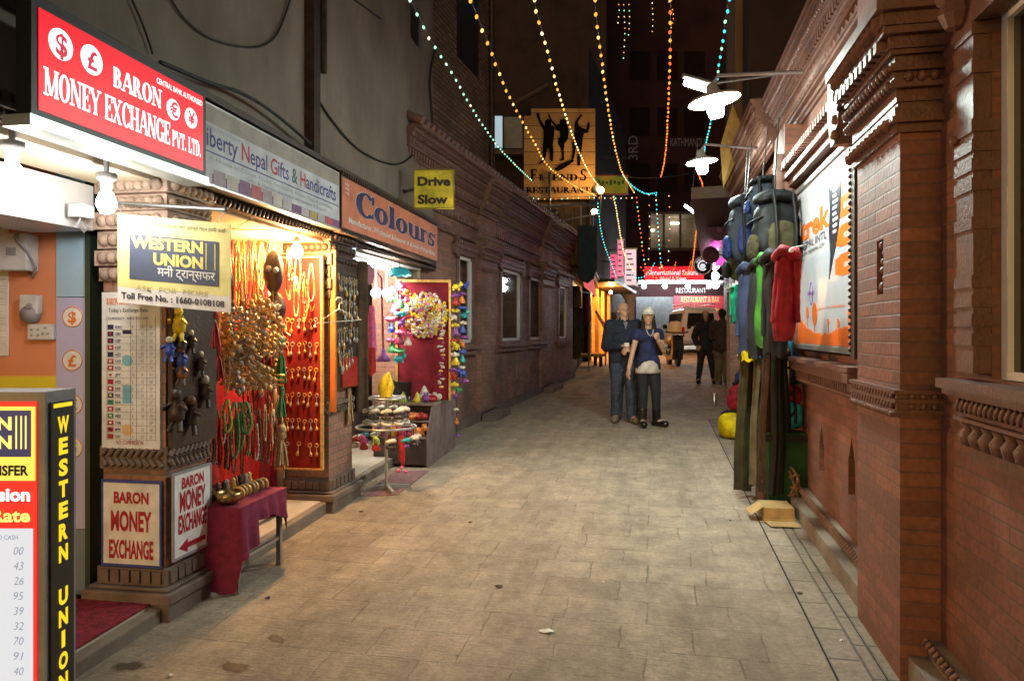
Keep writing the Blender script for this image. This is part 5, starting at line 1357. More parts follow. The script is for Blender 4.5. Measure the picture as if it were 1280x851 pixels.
fl = [(0, 0), (0, 1), (0, 1), (1, 2), (0, 0), (1, 2), (1, 2), (2, 1), (1, 1), (1, 2), (0, 3), (4, 4), (1, 2), (4, 2), (1, 2), (1, 0), (1, 1)]
fm = MB(); rh = .036
for i, (n_, v_) in enumerate(zip(rows_, vals)):
    z = 1.635 - i * rh
    g['b'].text(n_, PF, .085, z - .026, .016, .020, w=.033 + .008 * (len(n_) - 3), bold=.01)
    a, b = v_.split(); g['g'].text('10' if n_ == 'JPY' else '1', PF, .185, z - .026, .016, .020, w=.012 if n_ == 'JPY' else .004); g['g'].text(a, PF, .245, z - .026, .019, .020, w=.009 * len(a), align='c', shear=.2); g['g'].text(b, PF, .295, z - .026, .019, .020, w=.018, align='c', shear=.2)
    fm.box(PF, .04, .074, .018, .0195, z - .03, z - .006, fl[i][0]); fm.box(PF, .05, .064, .0196, .0202, z - .024, z - .012, fl[i][1])
    g['x'].box(PF, .036, .32, .0185, .0192, z - .0335, z - .0325)
for q in (.036, .175, .21, .27, .319): g['x'].box(PF, q, q + .0012, .0193, .0199, 1.02, 1.675)
fm.box(PF, .128, .18, .0187, .0191, 1.215, 1.31, 5); fm.box(PF, .128, .18, .0187, .0191, 1.58, 1.6, 0); fm.lathe(PF(.155, .018, 1.44), [(.03, 0), (.03, .0012)], 14, 5, axis=PF.n); fm.lathe(PF(.155, .018, 1.075), [(.032, 0), (.032, .0012)], 14, 6, axis=PF.n)
fm.build('flags', [NAVY, RED, WHT, YEL, paint('flag_green', (.02, .2, .08)), paint('print_cyan', (.2, .5, .62)), paint('print_peach', (.75, .5, .25))], t)
for c, n_, m_ in (('o', 'orange_heading', ORG), ('b', 'blue_print', NAVY), ('r', 'red_print', RED), ('g', 'handwriting', GREY), ('x', 'black_print', BLK)): g[c].build(n_, m_, t)
def plate(fr, u0, u1, z0, z1, v, label, arrow, rim):
    t = thing('plate_sign', label, 'sign', fr((u0 + u1) / 2, v, z0)); h = z1 - z0; w_ = u1 - u0; um = (u0 + u1) / 2
    mb = MB(); mb.box(fr, u0, u1, v, v + .008, z0, z1); mb.build('board', WHT, t)
    mb = MB()
    for a, b, c_, d in ((u0, u1, z0 - .002, z0 + .012), (u0, u1, z1 - .012, z1 + .002), (u0 - .001, u0 + .01, z0 + .0125, z1 - .0125), (u1 - .01, u1 + .001, z0 + .0125, z1 - .0125)): mb.box(fr, a, b, v - .001, v + .011, c_, d)
    mb.build('rim', rim, t)
    mb = MB(); o = .12 if arrow else 0
    mb.text('BARON', fr, um, z0 + h * (.74 + o * .5), h * .13, v + .0095, w=w_ * .58, align='c', bold=.04)
    mb.text('MONEY', fr, um, z0 + h * (.42 + o), h * .23, v + .0095, w=w_ * .68, align='c', bold=.035)
    mb.text('EXCHANGE', fr, um, z0 + h * (.1 + o * 1.6), h * .21, v + .0095, w=w_ * .74, align='c', bold=.035)
    if arrow: mb.prism(fr, [(u0 + w_ * .14, z0 + h * .12), (u0 + w_ * .36, z0 + h * .2), (u0 + w_ * .36, z0 + h * .15), (u0 + w_ * .84, z0 + h * .15), (u0 + w_ * .84, z0 + h * .09), (u0 + w_ * .36, z0 + h * .09), (u0 + w_ * .36, z0 + h * .04)], v + .008, v + .0095)
    mb.build('lettering', RED, t)
plate(PF, .005, .355, .36, .81, .012, 'white money exchange plate with a blue rim on the pillar front', False, paint('rim_blue', (.04, .07, .3)))
plate(WL, p1a + .01, p1b - .01, .385, .845, .008, 'white money exchange plate with a red arrow on the pillar side', True, GREY)
# free standing light box by the camera
t = thing('lightbox_stand', 'tall standing money transfer light box with a black side and yellow lettering', 'sign', (-1.5, 1.97, .05))
fx = FR(0, 1.9); fs = Frame((-1.232, 1.9, 0), (0, 1, 0), (1, 0, 0)); TZ = 1.432
mb = MB(); mb.box(fx, -1.77, -1.233, -.135, -.002, .12, TZ); mb.box(fx, -1.75, -1.26, -.12, -.02, .05, .119); mb.build('casing', mat('brushed_frame', (.3, .3, .31), .45, .2), t)
mb = MB(); mb.box(fx, -1.75, -1.253, -.001, .002, .16, TZ - .025); mb.build('red_face', emit('lit_box_red', (.95, .03, .02), .8), t)
mb = MB(); mb.box(fx, -1.735, -1.262, .0025, .004, .18, 1.073); mb.build('white_face', emit('lit_box_white', (.86, .92, 1), .62, (.3, .3, .3)), t)
mb = MB(); mb.box(fx, -1.74, -1.256, .0025, .004, 1.199, 1.394); mb.build('yellow_face', emit('lit_box_yellow', (1, .82, .12), .8), t)
mb = MB(); mb.box(fx, -1.73, -1.266, .0045, .006, 1.262, 1.384); mb.build('navy_panel', emit('lit_box_navy', (.05, .05, .13), .6), t)
by = emit('lit_box_letters', (1, .85, .2), .95)
mb = MB(); mb.text('WESTERN', fx, -1.315, 1.334, .034, .008, w=.24, align='r', bold=.04); mb.text('UNION', fx, -1.315, 1.285, .034, .008, w=.17, align='r', bold=.04)
for q in (-1.305, -1.292, -1.28): mb.box(fx, q, q + .003, .006, .008, 1.283, 1.37)
mb.text('Exchange Rate', fx, -1.268, 1.092, .034, .006, w=.33, align='r', bold=.03); mb.build('yellow_lettering', by, t)
mb = MB(); mb.text('No Commission', fx, -1.268, 1.147, .034, .006, w=.34, align='r', bold=.04); mb.build('white_lettering', wl_, t)
mb = MB(); mb.text('MONEY TRANSFER', fx, -1.272, 1.214, .026, .006, w=.28, align='r', bold=.04)
mb.build('black_lettering', BLK, t)
mb = MB()
for i, v_ in enumerate(vals):
    z = 1.005 - i * .0395
    if z < .2: break
    a, b = v_.split(); mb.text(a, fx, -1.355, z, .02, .006, w=.012 * len(a), align='r', shear=.25, bold=-.01); mb.text(b, fx, -1.285, z, .022, .006, w=.026, align='r', shear=.25, bold=-.01); mb.text(rows_[i], fx, -1.70, z, .02, .006, w=.06)
mb.text('RATE TO CASH', fx, -1.3, 1.045, .012, .006, w=.1, align='r'); mb.build('handwriting', emit('lit_ink', (.25, .3, .4), .5), t)
mb = MB(); mb.box(fs, .018, .118, .0, .004, .14, TZ - .03); mb.build('black_side', BLK, t)
mb = MB(); mb.box(fs, .028, .108, .0045, .006, 1.386, 1.397)
for i, ch in enumerate('WESTERN UNION'):
    if ch != ' ': mb.text(ch, fs, .068, 1.318 - i * .0585, .043, .006, w=.05 if ch == 'W' else (.016 if ch == 'I' else .04), align='c', bold=.05)
mb.build('side_lettering', emit('lit_side_letters', (1, .72, .02), .75), t)

# ---------------------------------------------------------------- money shop fittings
for (px, py), lab in (((15, 218), 'glaring white bulb under the money shop ceiling, beside the picture edge'.replace('beside the picture edge', 'above the pinned notice')), ((133, 252), 'glaring white bulb beside the carved pillar top')):
    u, z = WL.hit(px, py, -.03); c = WL(u, -.03, z)
    t = thing('bulb_lamp', lab, 'lamp', c, 'bare bulbs in the money shop')
    mb = MB(); mb.lathe(c, [(.0, -.062), (.028, -.05), (.044, -.02), (.044, .0), (.03, .035), (.02, .05)], 14); mb.build('bulb', E_['white_bulb'], t)
    mb = MB(); mb.lathe(c, [(.024, .045), (.026, .09), (.045, .105), (.045, .13), (.02, .13)], 12); mb.tube([c + Vector((0, 0, .12)), (c.x, c.y, 2.41)], .012, 6); mb.build('holder', mat('grey_plastic', (.4, .4, .4), .5), t)
fq = lambda px, py: (yl(px), zl(py))
def wallbox(name, label, cat, px0, px1, py0, py1, d, m_, deco=None):
    t = thing(name, label, cat, FQ(yl((px0 + px1) / 2), 0, zl(py1)))
    mb = MB(); mb.box(FQ, yl(px0), yl(px1), .0, d, zl(py1), zl(py0)); mb.build('case', m_, t, bev=.008)
    if deco:
        mb = MB(); deco(mb); mb.build('front', GREY, t)
cw = paint('case_white', (.62, .63, .64))
wallbox('meter_box', 'grey white meter box with a black cable on the orange wall', 'meter box', 14, 49, 294, 340, .1, cw, lambda m_: (m_.box(FQ, yl(24), yl(36), .1, .104, zl(322), zl(312)), m_.tube([FQ(yl(40), .09, zl(285)), FQ(yl(36), .115, zl(300)), FQ(yl(50), .1, zl(318)), FQ(yl(54), .06, zl(336)), FQ(yl(44), .02, zl(347)), FQ(yl(36), .0, zl(342))], .007, 5)))
wallbox('emergency_light', 'small white rounded wall lamp unit below the meter box', 'wall unit', 31, 54, 369, 393, .05, cw, lambda m_: (m_.lathe(FQ(yl(42), .03, zl(393)), [(.05, -.02), (.045, .02), (.0, .025)], 14, axis=(0, -1, 0)), m_.lathe(FQ(yl(44), .05, zl(383)), [(.018, 0), (.012, .01)], 12, axis=(0, -1, 0))))
wallbox('socket', 'white double electrical socket on the orange wall', 'socket', 38, 71, 405, 425, .03, cw, lambda m_: [m_.box(FQ, yl(px) - .006, yl(px) + .006, .03, .033, zl(py) - .006, zl(py) + .006) for px, py in ((44, 412), (44, 419), (52, 412), (52, 419), (58, 417), (64, 417), (61, 410))])
wallbox('notice', 'white ruled notice hanging beside the orange wall', 'notice', -40, 12, 270, 445, .008, WHT, lambda m_: [m_.box(FQ, yl(-36), yl(9), .008, .0095, zl(285 + 8 * i) - .0015, zl(285 + 8 * i)) for i in range(19)])
wallbox('junction_box', 'small dark junction box at the top of the orange wall', 'box', 14, 36, 276, 285, .05, GREY)
u, z = WL.hit(91, 266, -.4); c = WL(u, -.36, z)
t = thing('security_camera', 'small white wall camera with a curled lead under the sheet metal housing', 'camera', c)
fr = Frame(c, WL.d, WL.n)
mb = MB(); mb.box(fr, -.05, .045, -.03, .05, -.03, .04); mb.build('body', cw, t, bev=.008)
mb = MB(); mb.tube([fr(-.02, .02, -.03), fr(-.05, .03, -.07), fr(.0, .02, -.1), (fr(.06, .0, -.07)), fr(.02, -.02, -.03)], .005, 5); mb.box(fr, -.01, .02, -.06, -.03, -.01, .02); mb.build('lead', GREY, t)
for py, s_ in ((396, '$'), (450, '£'), (505, '€'), (559, '¥')):
    t = thing('currency_sticker', 'round white sticker with an orange %s sign on the lavender panel' % {'$': 'dollar', '£': 'pound', '€': 'euro', '¥': 'yen'}[s_], 'sticker', FQ(yl(92.5), .02, zl(py)), 'currency stickers on the lavender panel')
    mb = MB(); mb.lathe(FQ(yl(92.5), .013, zl(py)), [(.058, 0), (.058, .0015)], 28, axis=FQ.n); mb.build('disc', WHT, t)
    mb = MB(); mb.tube([FQ(yl(92.5) + .054 * math.cos(q * PI / 14), .0155, zl(py) + .054 * math.sin(q * PI / 14)) for q in range(28)], .0025, 4, closed=True); mb.text(s_, FQ, yl(92.5), zl(py) - .032, .062, .017, align='c', bold=.03); mb.build('mark', ORG, t)
carpet = mat('red_carpet', (.22, .012, .03), .95, 0, .35, 30, .5, 120)
mb = MB(); mb.box(WL, 1.4, p1a - .075, -1.7, -.06, .088, .098, g=True); tag(mb.build('carpet', carpet, loc=WL(2.8, -.6, .1)), 'worn dark red carpet on the money shop step', 'carpet')

# ---------------------------------------------------------------- gift shop goods
t = thing('bulb_lamp', 'bare warm bulb glowing among the hanging necklaces', 'lamp', P(371, 314, 5.35))
c = P(371, 314, 5.35)
mb = MB(); mb.ball(c, .045, 0, 12, 8, rz=.052); mb.build('bulb', E_['warm_bulb'], t)
mb = MB(); mb.lathe(c, [(.022, .045), (.026, .1), (.01, .11)], 10); mb.tube([c + Vector((0, 0, .1)), (c.x, c.y, 2.315)], .005, 5); mb.build('holder', M['white'], t)
CL = {'gold': (.8, .5, .15), 'red': (.42, .02, .02), 'green': (.06, .28, .10), 'lime': (.42, .5, .1), 'brown': (.16, .07, .035), 'tan': (.5, .34, .18), 'dark': (.05, .035, .03), 'orange': (.65, .22, .04), 'white': (.65, .6, .5), 'silver': (.45, .42, .38), 'pink': (.7, .12, .3), 'purple': (.22, .06, .3), 'blue': (.05, .1, .5), 'teal': (.03, .36, .42), 'yellow': (.72, .55, .03), 'maroon': (.2, .015, .05)}
CM = {k: mat(k + '_goods', c, .4, .35 if k in ('gold', 'silver') else 0, .25, 30, .25, 60) for k, c in CL.items()}
CWORD = {'lime': 'yellow green', 'tan': 'tan', 'dark': 'blackish'}
def seen(*px):   # a place in the gift shop plane
    return WL.hit(px[0], px[1], px[2])
NK = {}
def necklace(px, py, w, h, col, v, r=.008, bead=True):
    u, z = WL.hit(px, py, v); w = round(w, 2); h = round(h * 20) / 20; key = (col, w, h, r)
    if key not in NK:
        m_ = MB(); n = max(16, int((2 * h + w) / .013)); pts = []
        for i in range(n):
            a = 2 * PI * i / n; s_ = math.sin(a / 2) ** .8
            pts.append((math.sin(a) * w / 2 * (.5 + .5 * s_), 0.01 * math.cos(a * 3), -h * (1 - math.cos(a)) / 2))
        m_.tube(pts, [r * (.55 + .45 * (i % 2)) if bead else r for i in range(n)], 6, closed=True)
        o = m_.build('necklace', CM[col]); NK[key] = o.data; bpy.data.objects.remove(o)
    o = bpy.data.objects.new('necklace', NK[key]); COL.objects.link(o); o.location = WL(u, v, z); o.rotation_euler = (0, 0, rad(-80 + R.uniform(-25, 25)) + PI / 2)
    return o
NL = 0
def many(rows, gname, lab):
    for r_ in rows:
        o = necklace(*r_); tag(o, lab(r_), 'necklace', gname)
many([(271 + i * 5.4, 408 + (i % 3) * 4, .07, .22, ('gold', 'tan', 'gold', 'silver')[i % 4], -.12 - .05 * (i % 3)) for i in range(14)], 'gold necklaces over the gift table', lambda r_: 'gold or tan bead necklace in the dense row at mid height of the gift shop')
many([(284, 500, .05, .2, 'lime', -.1, .011), (293, 503, .06, .33, 'green', -.1, .010), (300, 503, .05, .3, 'green', -.12, .010), (307, 503, .065, .2, 'green', -.08, .011), (310, 504, .06, .22, 'orange', -.11, .010)], 'green necklaces', lambda r_: {'lime': 'short yellow green necklace hanging above the bowl table', 'green': 'green bead necklace hanging above the bowl table', 'orange': 'orange loop necklace next to the green necklaces'}[r_[4]])
many([(261 + i * 3.5, 506 + (i * 7 % 5) * 6, (.02, .03)[i % 2], (.35, .3, .25)[i % 3], ('brown', 'dark', 'tan', 'brown', 'red', 'white')[i % 6], -.16 - .03 * (i % 4)) for i in range(28)], 'brown bead necklaces behind the table', lambda r_: 'long %s bead necklace in the low row behind the bowl table' % CWORD.get(r_[4], r_[4]))
many([(386 + i * 4.2, 322, .04, .62 - .05 * (i % 3), 'gold', -.16) for i in range(7)], 'gold bead strands', lambda r_: 'long gold bead strand hanging beside the warm bulb')
many([(262 + i * 7, 300, .03, .5, ('orange', 'red', 'gold')[i % 3], -.5) for i in range(13)], 'thin cords', lambda r_: 'long thin %s cord hanging at the back of the gift shop' % r_[4])
many([(361 + i * 4, 330 + i % 2 * 8, .04, .36, ('orange', 'red', 'gold')[i % 3], -.4) for i in range(6)], 'cords by the bulb', lambda r_: 'bright %s cord hanging right behind the warm bulb' % r_[4])
_cc = ['gold', 'tan', 'brown', 'white', 'gold', 'silver', 'orange', 'dark', 'red', 'gold', 'tan', 'green']
many([(262 + (i * 37 % 92) + R.uniform(-3, 3), 300 + (i * 53 % 150) + R.uniform(-6, 6), R.uniform(.03, .06), R.uniform(.22, .55), _cc[i % 12], -.1 - .3 * ((i * 7 % 10) / 10), R.choice((.005, .007, .009))) for i in range(44)], 'crowded hanging necklaces', lambda r_: 'long %s bead necklace in the crowd hanging over the whole gift shop opening' % CWORD.get(r_[4], r_[4]))
many([(360 + (i * 29 % 48), 312 + (i * 17 % 40), R.uniform(.03, .05), R.uniform(.15, .35), _cc[(i * 5) % 12], -.12, R.choice((.005, .008))) for i in range(16)], 'necklaces over the earring board', lambda r_: 'short %s bead necklace hanging across the top of the earring board' % CWORD.get(r_[4], r_[4]))
# brass ornaments: pierced discs with petals
om = MB()
om.tube([(math.cos(q * PI / 8) * .05, 0, math.sin(q * PI / 8) * .05) for q in range(16)], .008, 6, closed=True); om.lathe((0, 0, 0), [(.0, .012), (.022, .008), (.028, 0)], 10, axis=(0, -1, 0))
for q in range(8): om.ball((math.cos(q * PI / 4) * .072, 0, math.sin(q * PI / 4) * .072), .018, 0, 6, 4); om.tube([(math.cos(q * PI / 4) * .02, 0, math.sin(q * PI / 4) * .02), (math.cos(q * PI / 4) * .055, -.008, math.sin(q * PI / 4) * .055)], .005, 4)
for q in range(3): om.tube([(-.03 + .03 * q, 0, -.07), (-.03 + .03 * q, 0, -.13)], [.004, .009], 5)
ob = om.build('brass_ornament', CM['gold']); od = ob.data; bpy.data.objects.remove(ob)
ods = [od]
for k_ in ('silver', 'tan', 'brown'): q_ = od.copy(); q_.materials[0] = CM[k_]; ods.append(q_)
ods = [od, ods[1], od, ods[2 + 0]]
for i in range(30):
    px, py = 285 + (i % 6) * 11 + R.uniform(-4, 4), 392 + (i // 6) * 21 + R.uniform(-6, 6)
    v = R.uniform(-.2, -.02); u, z = WL.hit(px, py, v)
    o = bpy.data.objects.new('brass_ornament', ods[i % 4]); COL.objects.link(o); o.location = WL(u, v, z); o.rotation_euler = (R.uniform(-.4, .4), R.uniform(0, 6), R.uniform(-.7, .7)); o.scale = (R.uniform(.7, 1.15),) * 3
    tag(o, 'pierced brass ornament in the big golden cluster hanging in the gift shop', 'ornament', 'golden ornament cluster')
def tassel(px, py, h, r, col, v, lab, fr=WL):
    u, z = fr.hit(px, py, v); c = fr(u, v, z)
    m_ = MB(); m_.ball(c, r * .55, 0, 8, 6); m_.lathe(c, [(r * .4, -r * .3), (r * .5, -r * .9), (r * .38, -r * 1.1)], 10)
    for q in range(16):
        a = q * 2.4; rr = r * (.2 + .8 * ((q * 7 % 16) / 16)); m_.tube([c + Vector((0, 0, -r)), c + Vector((math.cos(a) * rr * .6, math.sin(a) * rr * .6, -h * .5)), c + Vector((math.cos(a) * rr, math.sin(a) * rr, -h * R.uniform(.9, 1)))], r * .13, 4)
    m_.tube([c, c + Vector((0, 0, r * 2))], .003, 4)
    return tag(m_.build('tassel', CM[col], loc=c), lab, 'tassel')
tassel(352, 425, .30, .045, 'green', .0, 'big dark green tassel hanging beside the earring board'); tassel(352, 486, .2, .04, 'green', .0, 'short green tassel hanging just below the big green tassel')
tassel(352, 536, .26, .06, 'tan', .02, 'tan tassel hanging low beside the earring board'); tassel(267, 385, .24, .055, 'red', .0, 'bright red tassel hanging beside the yellow sign corner'); tassel(332, 415, .24, .06, 'red', -.1, 'red tassel among the brass ornaments'); tassel(436, 470, .42, .05, 'tan', .0, 'dusty tan tassel hanging on the pillar side'); tassel(272, 430, .22, .05, 'red', -.08, 'second red tassel hanging lower by the pillar edge')
for px, py, h_, lab in ((342, 340, .16, 'black and white cloth mask hanging high in the gift shop'), (345, 385, .12, 'black pouch hanging under the black and white cloth mask')):
    u, z = WL.hit(px, py, -.2); c = WL(u, -.2, z); t = thing('hanging_mask', lab, 'mask', c)
    mb = MB(); mb.ball(c, .075, 0, 12, 8, rz=h_, ry=.05); mb.tube([c + Vector((0, 0, h_ * .9)), c + Vector((0, 0, h_ + .25))], .004, 4); mb.build('cloth', CM['dark'], t)
    mb = MB(); mb.ball(c + Vector((-.02, -.045, .02)), .025, 0, 8, 5); mb.ball(c + Vector((.03, -.045, .01)), .022, 0, 8, 5); mb.build('patch', CM['white'], t)
# red cloth backing and yellow paper
mb = MB(); rows = [[WL(u_, -.62 + .03 * math.sin(u_ * 23), z_) for u_ in [p1b + .03 + (p2a - p1b - .06) * q / 30 for q in range(31)]] for z_ in (.35, .9, 1.5, 1.98)]; mb.grid(rows)
tag(mb.build('backcloth', CM['red'], loc=WL(5, -.62, .35)), 'red backcloth hanging behind the gift shop necklaces', 'cloth')
SF = Frame(WL(p2a - .02, -1.2, 0), WL.n, -WL.d); mb = MB(); mb.grid([[SF(.02 + .74 * q / 24, .02 + .012 * math.sin(q * 1.1), z_) for q in range(25)] for z_ in (.3, .9, 1.5, 2.0)])
tag(mb.build('backcloth', CM['maroon'], loc=SF(.4, 0, .3)), 'dark red backcloth on the side wall next to the earring board', 'cloth')
many([(334 + i * 2.6, 486 + (i * 5 % 4) * 9, (.02, .03)[i % 2], (.3, .25, .35)[i % 3], ('brown', 'red', 'gold', 'dark', 'tan')[i % 5], -.3) for i in range(9)], 'strands by the tan tassel', lambda r_: 'thin %s strand hanging behind the tan tassel' % CWORD.get(r_[4], r_[4]))
u, z = WL.hit(336, 466, -.14); mb = MB(); mb.box(Frame(WL(u, -.14, z), WL.n, -WL.d), -.09, .09, -.01, .01, -.06, .06); tag(mb.build('yellow_box', CM['yellow'], loc=WL(u, -.14, z), bev=.004), 'small bright yellow packet hanging under the brass ornaments', 'packet')
# earring board on the second pillar
EF = Frame(WL(p2a - .09, -.42, 0), WL.n, -WL.d)
ez = lambda py: EYE + (CY - py) / F * 5.68
t = thing('earring_board', 'tall red display board with a thin gold frame leaning on the second pillar', 'display board', EF(.2, 0, ez(588)))
mb = MB(); mb.box(EF, .0, .375, -.02, 0, ez(586), ez(322)); mb.build('felt', mat('red_felt', (.22, .008, .008), .9, 0, .2, 12), t)
mb = MB()
for a, b, z0, z1 in ((-.014, .0, ez(588), ez(320)), (.375, .392, ez(588), ez(320)), (.0005, .3745, ez(588), ez(586)), (.0005, .3745, ez(322), ez(320))): mb.box(EF, a, b, -.02, .016, z0, z1)
mb.build('frame', CM['gold'], t)
em = MB(); em.tube([(math.cos(q * PI / 5) * .014, 0, math.sin(q * PI / 5) * .014) for q in range(10)], .0035, 5, closed=True); em.tube([(0, -.002, -.014), (0, -.002, -.05)], [.003, .004], 4); em.lathe((0, -.002, -.085), [(0, 0), (.011, .008), (.013, .02), (.004, .036)], 7)
eb = em.build('earring', CM['silver']); ed = {'silver': eb.data}; bpy.data.objects.remove(eb)
ed['gold'] = ed['silver'].copy(); ed['gold'].materials[0] = CM['gold']
RW = {0: 'topmost', 1: 'second', 2: 'third', 3: 'fourth', 4: 'fifth', 5: 'lowest'}
for j, py in enumerate((400, 430, 462, 494, 526, 556)):
    for i in range(7):
        if j == 5 and i in (2, 4): continue
        o = bpy.data.objects.new('earring', ed['gold' if (i + j) % 3 else 'silver']); COL.objects.link(o)
        o.location = EF(.04 + i * .05 + R.uniform(-.006, .006), .012, ez(py) + R.uniform(-.008, .008)); o.rotation_euler = (0, R.uniform(-.2, .2), R.uniform(-.4, .4)); o.scale = (1, 1, R.uniform(.8, 1.25))
        tag(o, 'dangling earring in the %s row of the red earring board' % RW[j], 'earring', 'earrings on the red board')
# dark strip of trinkets on the pillar side and the plank of black figures
t = thing('trinket_board', 'dark narrow board of trinkets on the street side of the second pillar', 'display board', WL(p2a + .2, 0, 1.2))
mb = MB(); mb.box(WL, p2a + .04, p2b + .08, .0, .02, 1.12, 2.2); mb.build('board', M['wood_dark'], t)
mb = MB(); mb.box(WL, p2a + .0, p2a + .035, -.01, .035, .95, 2.25); mb.build('orange_post', mat('orange_wood', (.5, .14, .03), .5), t)
mb = MB(); mb.box(WL, p2a + .16, p2b + .02, .021, .03, 1.13, 1.38); mb.build('red_card', CM['red'], t)
for i in range(30):
    u_, z_ = p2a + .08 + (i % 8) * .055 + R.uniform(-.01, .01), 2.02 - (i // 8) * .2 + R.uniform(-.03, .03)
    o = bpy.data.objects.new('earring', ed['gold' if i % 3 == 0 else 'silver']); COL.objects.link(o); o.location = WL(u_, .03, z_); o.rotation_euler = (0, R.uniform(-.2, .2), rad(80)); o.scale = (1.1, 1.1, R.uniform(1.2, 2))
    tag(o, 'dull dangling trinket on the dark board at the pillar side', 'earring', 'trinkets on the dark board')
mb = MB(); mb.box(WL, p1a + .01, p1b + .05, -.012, .012, .98, 1.80); tag(mb.build('display_plank', M['wood_dark'], loc=WL(p1a + .2, 0, .98)), 'dark plank on the pillar side behind the little black figures', 'display board')
def figurine(c, s, cols, label, k):
    t = thing('figurine', label, 'figurine', c, 'dark figures on the pillar side')
    m_ = MB(); m_.lathe(c, [(.0, -.06 * s), (.03 * s, -.055 * s), (.034 * s, -.02 * s), (.018 * s, .02 * s), (.024 * s, .03 * s)], 9)
    for q in (-1, 1): m_.tube([c + Vector((q * .02 * s, 0, .015 * s)), c + Vector((q * .045 * s, -.02 * s, -.01 * s)), c + Vector((q * .03 * s, -.045 * s, .01 * s))], .009 * s, 5); m_.tube([c + Vector((q * .012 * s, 0, -.05 * s)), c + Vector((q * .025 * s, -.02 * s, -.1 * s))], .011 * s, 5)
    m_.build('body', CM[cols[0]], t)
    m_ = MB(); m_.ball(c + Vector((0, -.005 * s, .052 * s)), .024 * s, 0, 8, 6); m_.build('head', CM[cols[1]], t)
for i, (px, py, s, cc, lab) in enumerate(((225, 402, 1.5, ('yellow', 'yellow'), 'yellow figure topmost on the dark plank of the pillar side'), (213, 434, 1.1, ('blue', 'white'), 'blue figure with a white head on the edge of the dark plank'), (228, 428, 1.1, ('dark', 'white'), 'black figure with a round white head below the yellow figure'), (240, 425, 1.1, ('dark', 'white'), 'black white-headed figure at the far side of the plank'), (228, 446, 1.2, ('blue', 'orange'), 'blue figure with an orange head at the middle of the plank'), (228, 462, 1.2, ('brown', 'tan'), 'brown figure with a tan head under the blue figure'), (252, 452, 1.2, ('dark', 'silver'), 'grey headed black figure by the plank edge nearest the necklaces'), (258, 486, 1.5, ('dark', 'silver'), 'tall shiny black figure beside the lowest necklaces'), (222, 508, 1.9, ('dark', 'dark'), 'big glossy black figure low on the plank'), (240, 515, 1.8, ('dark', 'brown'), 'big black figure with a brown head lowest on the plank'))):
    u, z = WL.hit(px, py, .04); figurine(WL(u, .035, z), s * .68, cc, lab, i)
# wire hangers
def hanger(c, w, d, label, m_):
    mb = MB(); d = Vector(d).normalized(); z = Vector((0, 0, 1))
    mb.tube([c, c + d * w / 2 - z * w * .28, c - d * w / 2 - z * w * .28], .004, 6, closed=True)
    mb.tube([c, c + z * .03, c + z * .05 + d * .02, c + z * .085 + d * .012, c + z * .085 - d * .015, c + z * .07 - d * .022], .004, 6)
    tag(mb.build('wire_hanger', m_, loc=c), label, 'hanger')
u, z = WL.hit(424, 386, .2); hanger(WL(u, .2, z), .34, (1, .5, .1), 'white wire hanger in front of the dark trinket board', M['white'])
u, z = WL.hit(314, 274, -.02); hanger(WL(u, -.02, z), .24, (1, .2, 0), 'thin wire hanger hanging from the lintel over the necklaces', M['gold'])
# low table under a maroon cloth
tz = .60; tf = lambda u, v, z: WL(u, v, z)
t = thing('table', 'low metal legged table at the pillar foot carrying brass bowls', 'table', WL(4.4, 0, zg(4.3)))
mb = MB(); mb.box(WL, 4.15, 4.68, -.30, .20, tz - .03, tz - .006); mb.build('tabletop', M['wood_dark'], t)
for u, v in ((4.17, .18), (4.66, .18), (4.17, -.28), (4.66, -.28)):
    mb = MB(); mb.box(WL, u - .014, u + .014, v - .014, v + .014, WL.g(u, v), tz - .031); mb.build('leg', M['steel'], t)
mb = MB(); mb.box(WL, 4.19, 4.64, .172, .188, zg(4.3) + .17, zg(4.3) + .19); mb.box(WL, 4.19, 4.64, .172, .188, zg(4.3) + .32, zg(4.3) + .335); mb.box(WL, 4.163, 4.178, -.26, .16, zg(4.3) + .17, zg(4.3) + .19); mb.build('crossbar', M['steel'], t)
def cloth_skirt():
    m_ = MB(); per = []
    for i in range(25): per.append((4.14 + .55 * i / 24, .215, 0))
    for i in range(1, 21): per.append((4.69, .215 - .52 * i / 20, 1))
    per = [(4.14, -.31 + .525 * i / 20, 2) for i in range(20)] + per
    rows = []
    for k in range(9):
        row = []
        for i, (u, v, side) in enumerate(per):
            n = len(per); q = i / n
            L = {2: .48, 0: .13, 1: .2}[side]
            if side == 0: f = (u - 4.14) / .55; L = .30 - .20 * f if f < .3 else (.12 + .2 * max(0, f - .62) if f < .98 else .27); L = max(.1, L)
            w = .018 * k / 8 * math.sin(i * 1.25) + .02 * k / 8
            du = (-w if side == 2 else (w if side == 1 else 0)); dv = (w if side == 0 else 0)
            row.append(WL(u + du, v + dv, tz + .004 - L * k / 8 + (-.002)))
        rows.append(row)
    m_.grid(rows)
    top = [WL(u, v, tz + .002) for u, v, s_ in per]
    m_.face(top)
    return m_
tag(cloth_skirt().build('tablecloth', mat('maroon_cloth', (.2, .012, .05), .85, 0, .2, 20, .3, 90), loc=WL(4.4, 0, tz)), 'maroon cloth draped over the low table', 'tablecloth')
def bowl(c, r, label, m_='gold'):
    t_ = MB(); t_.lathe(c, [(.0, 0), (r * .55, .0), (r * .9, r * .3), (r, r * .62), (r * .95, r * .95), (r * .88, r * .95), (r * .9, r * .6), (r * .75, r * .3), (.0, r * .12)], 20)
    tag(t_.build('brass_bowl', CM[m_] if m_ != 'gold' else mat('old_brass', (.34, .23, .09), .28, .9, .3, 12), loc=c), label, 'bowl', 'bowls on the maroon table')
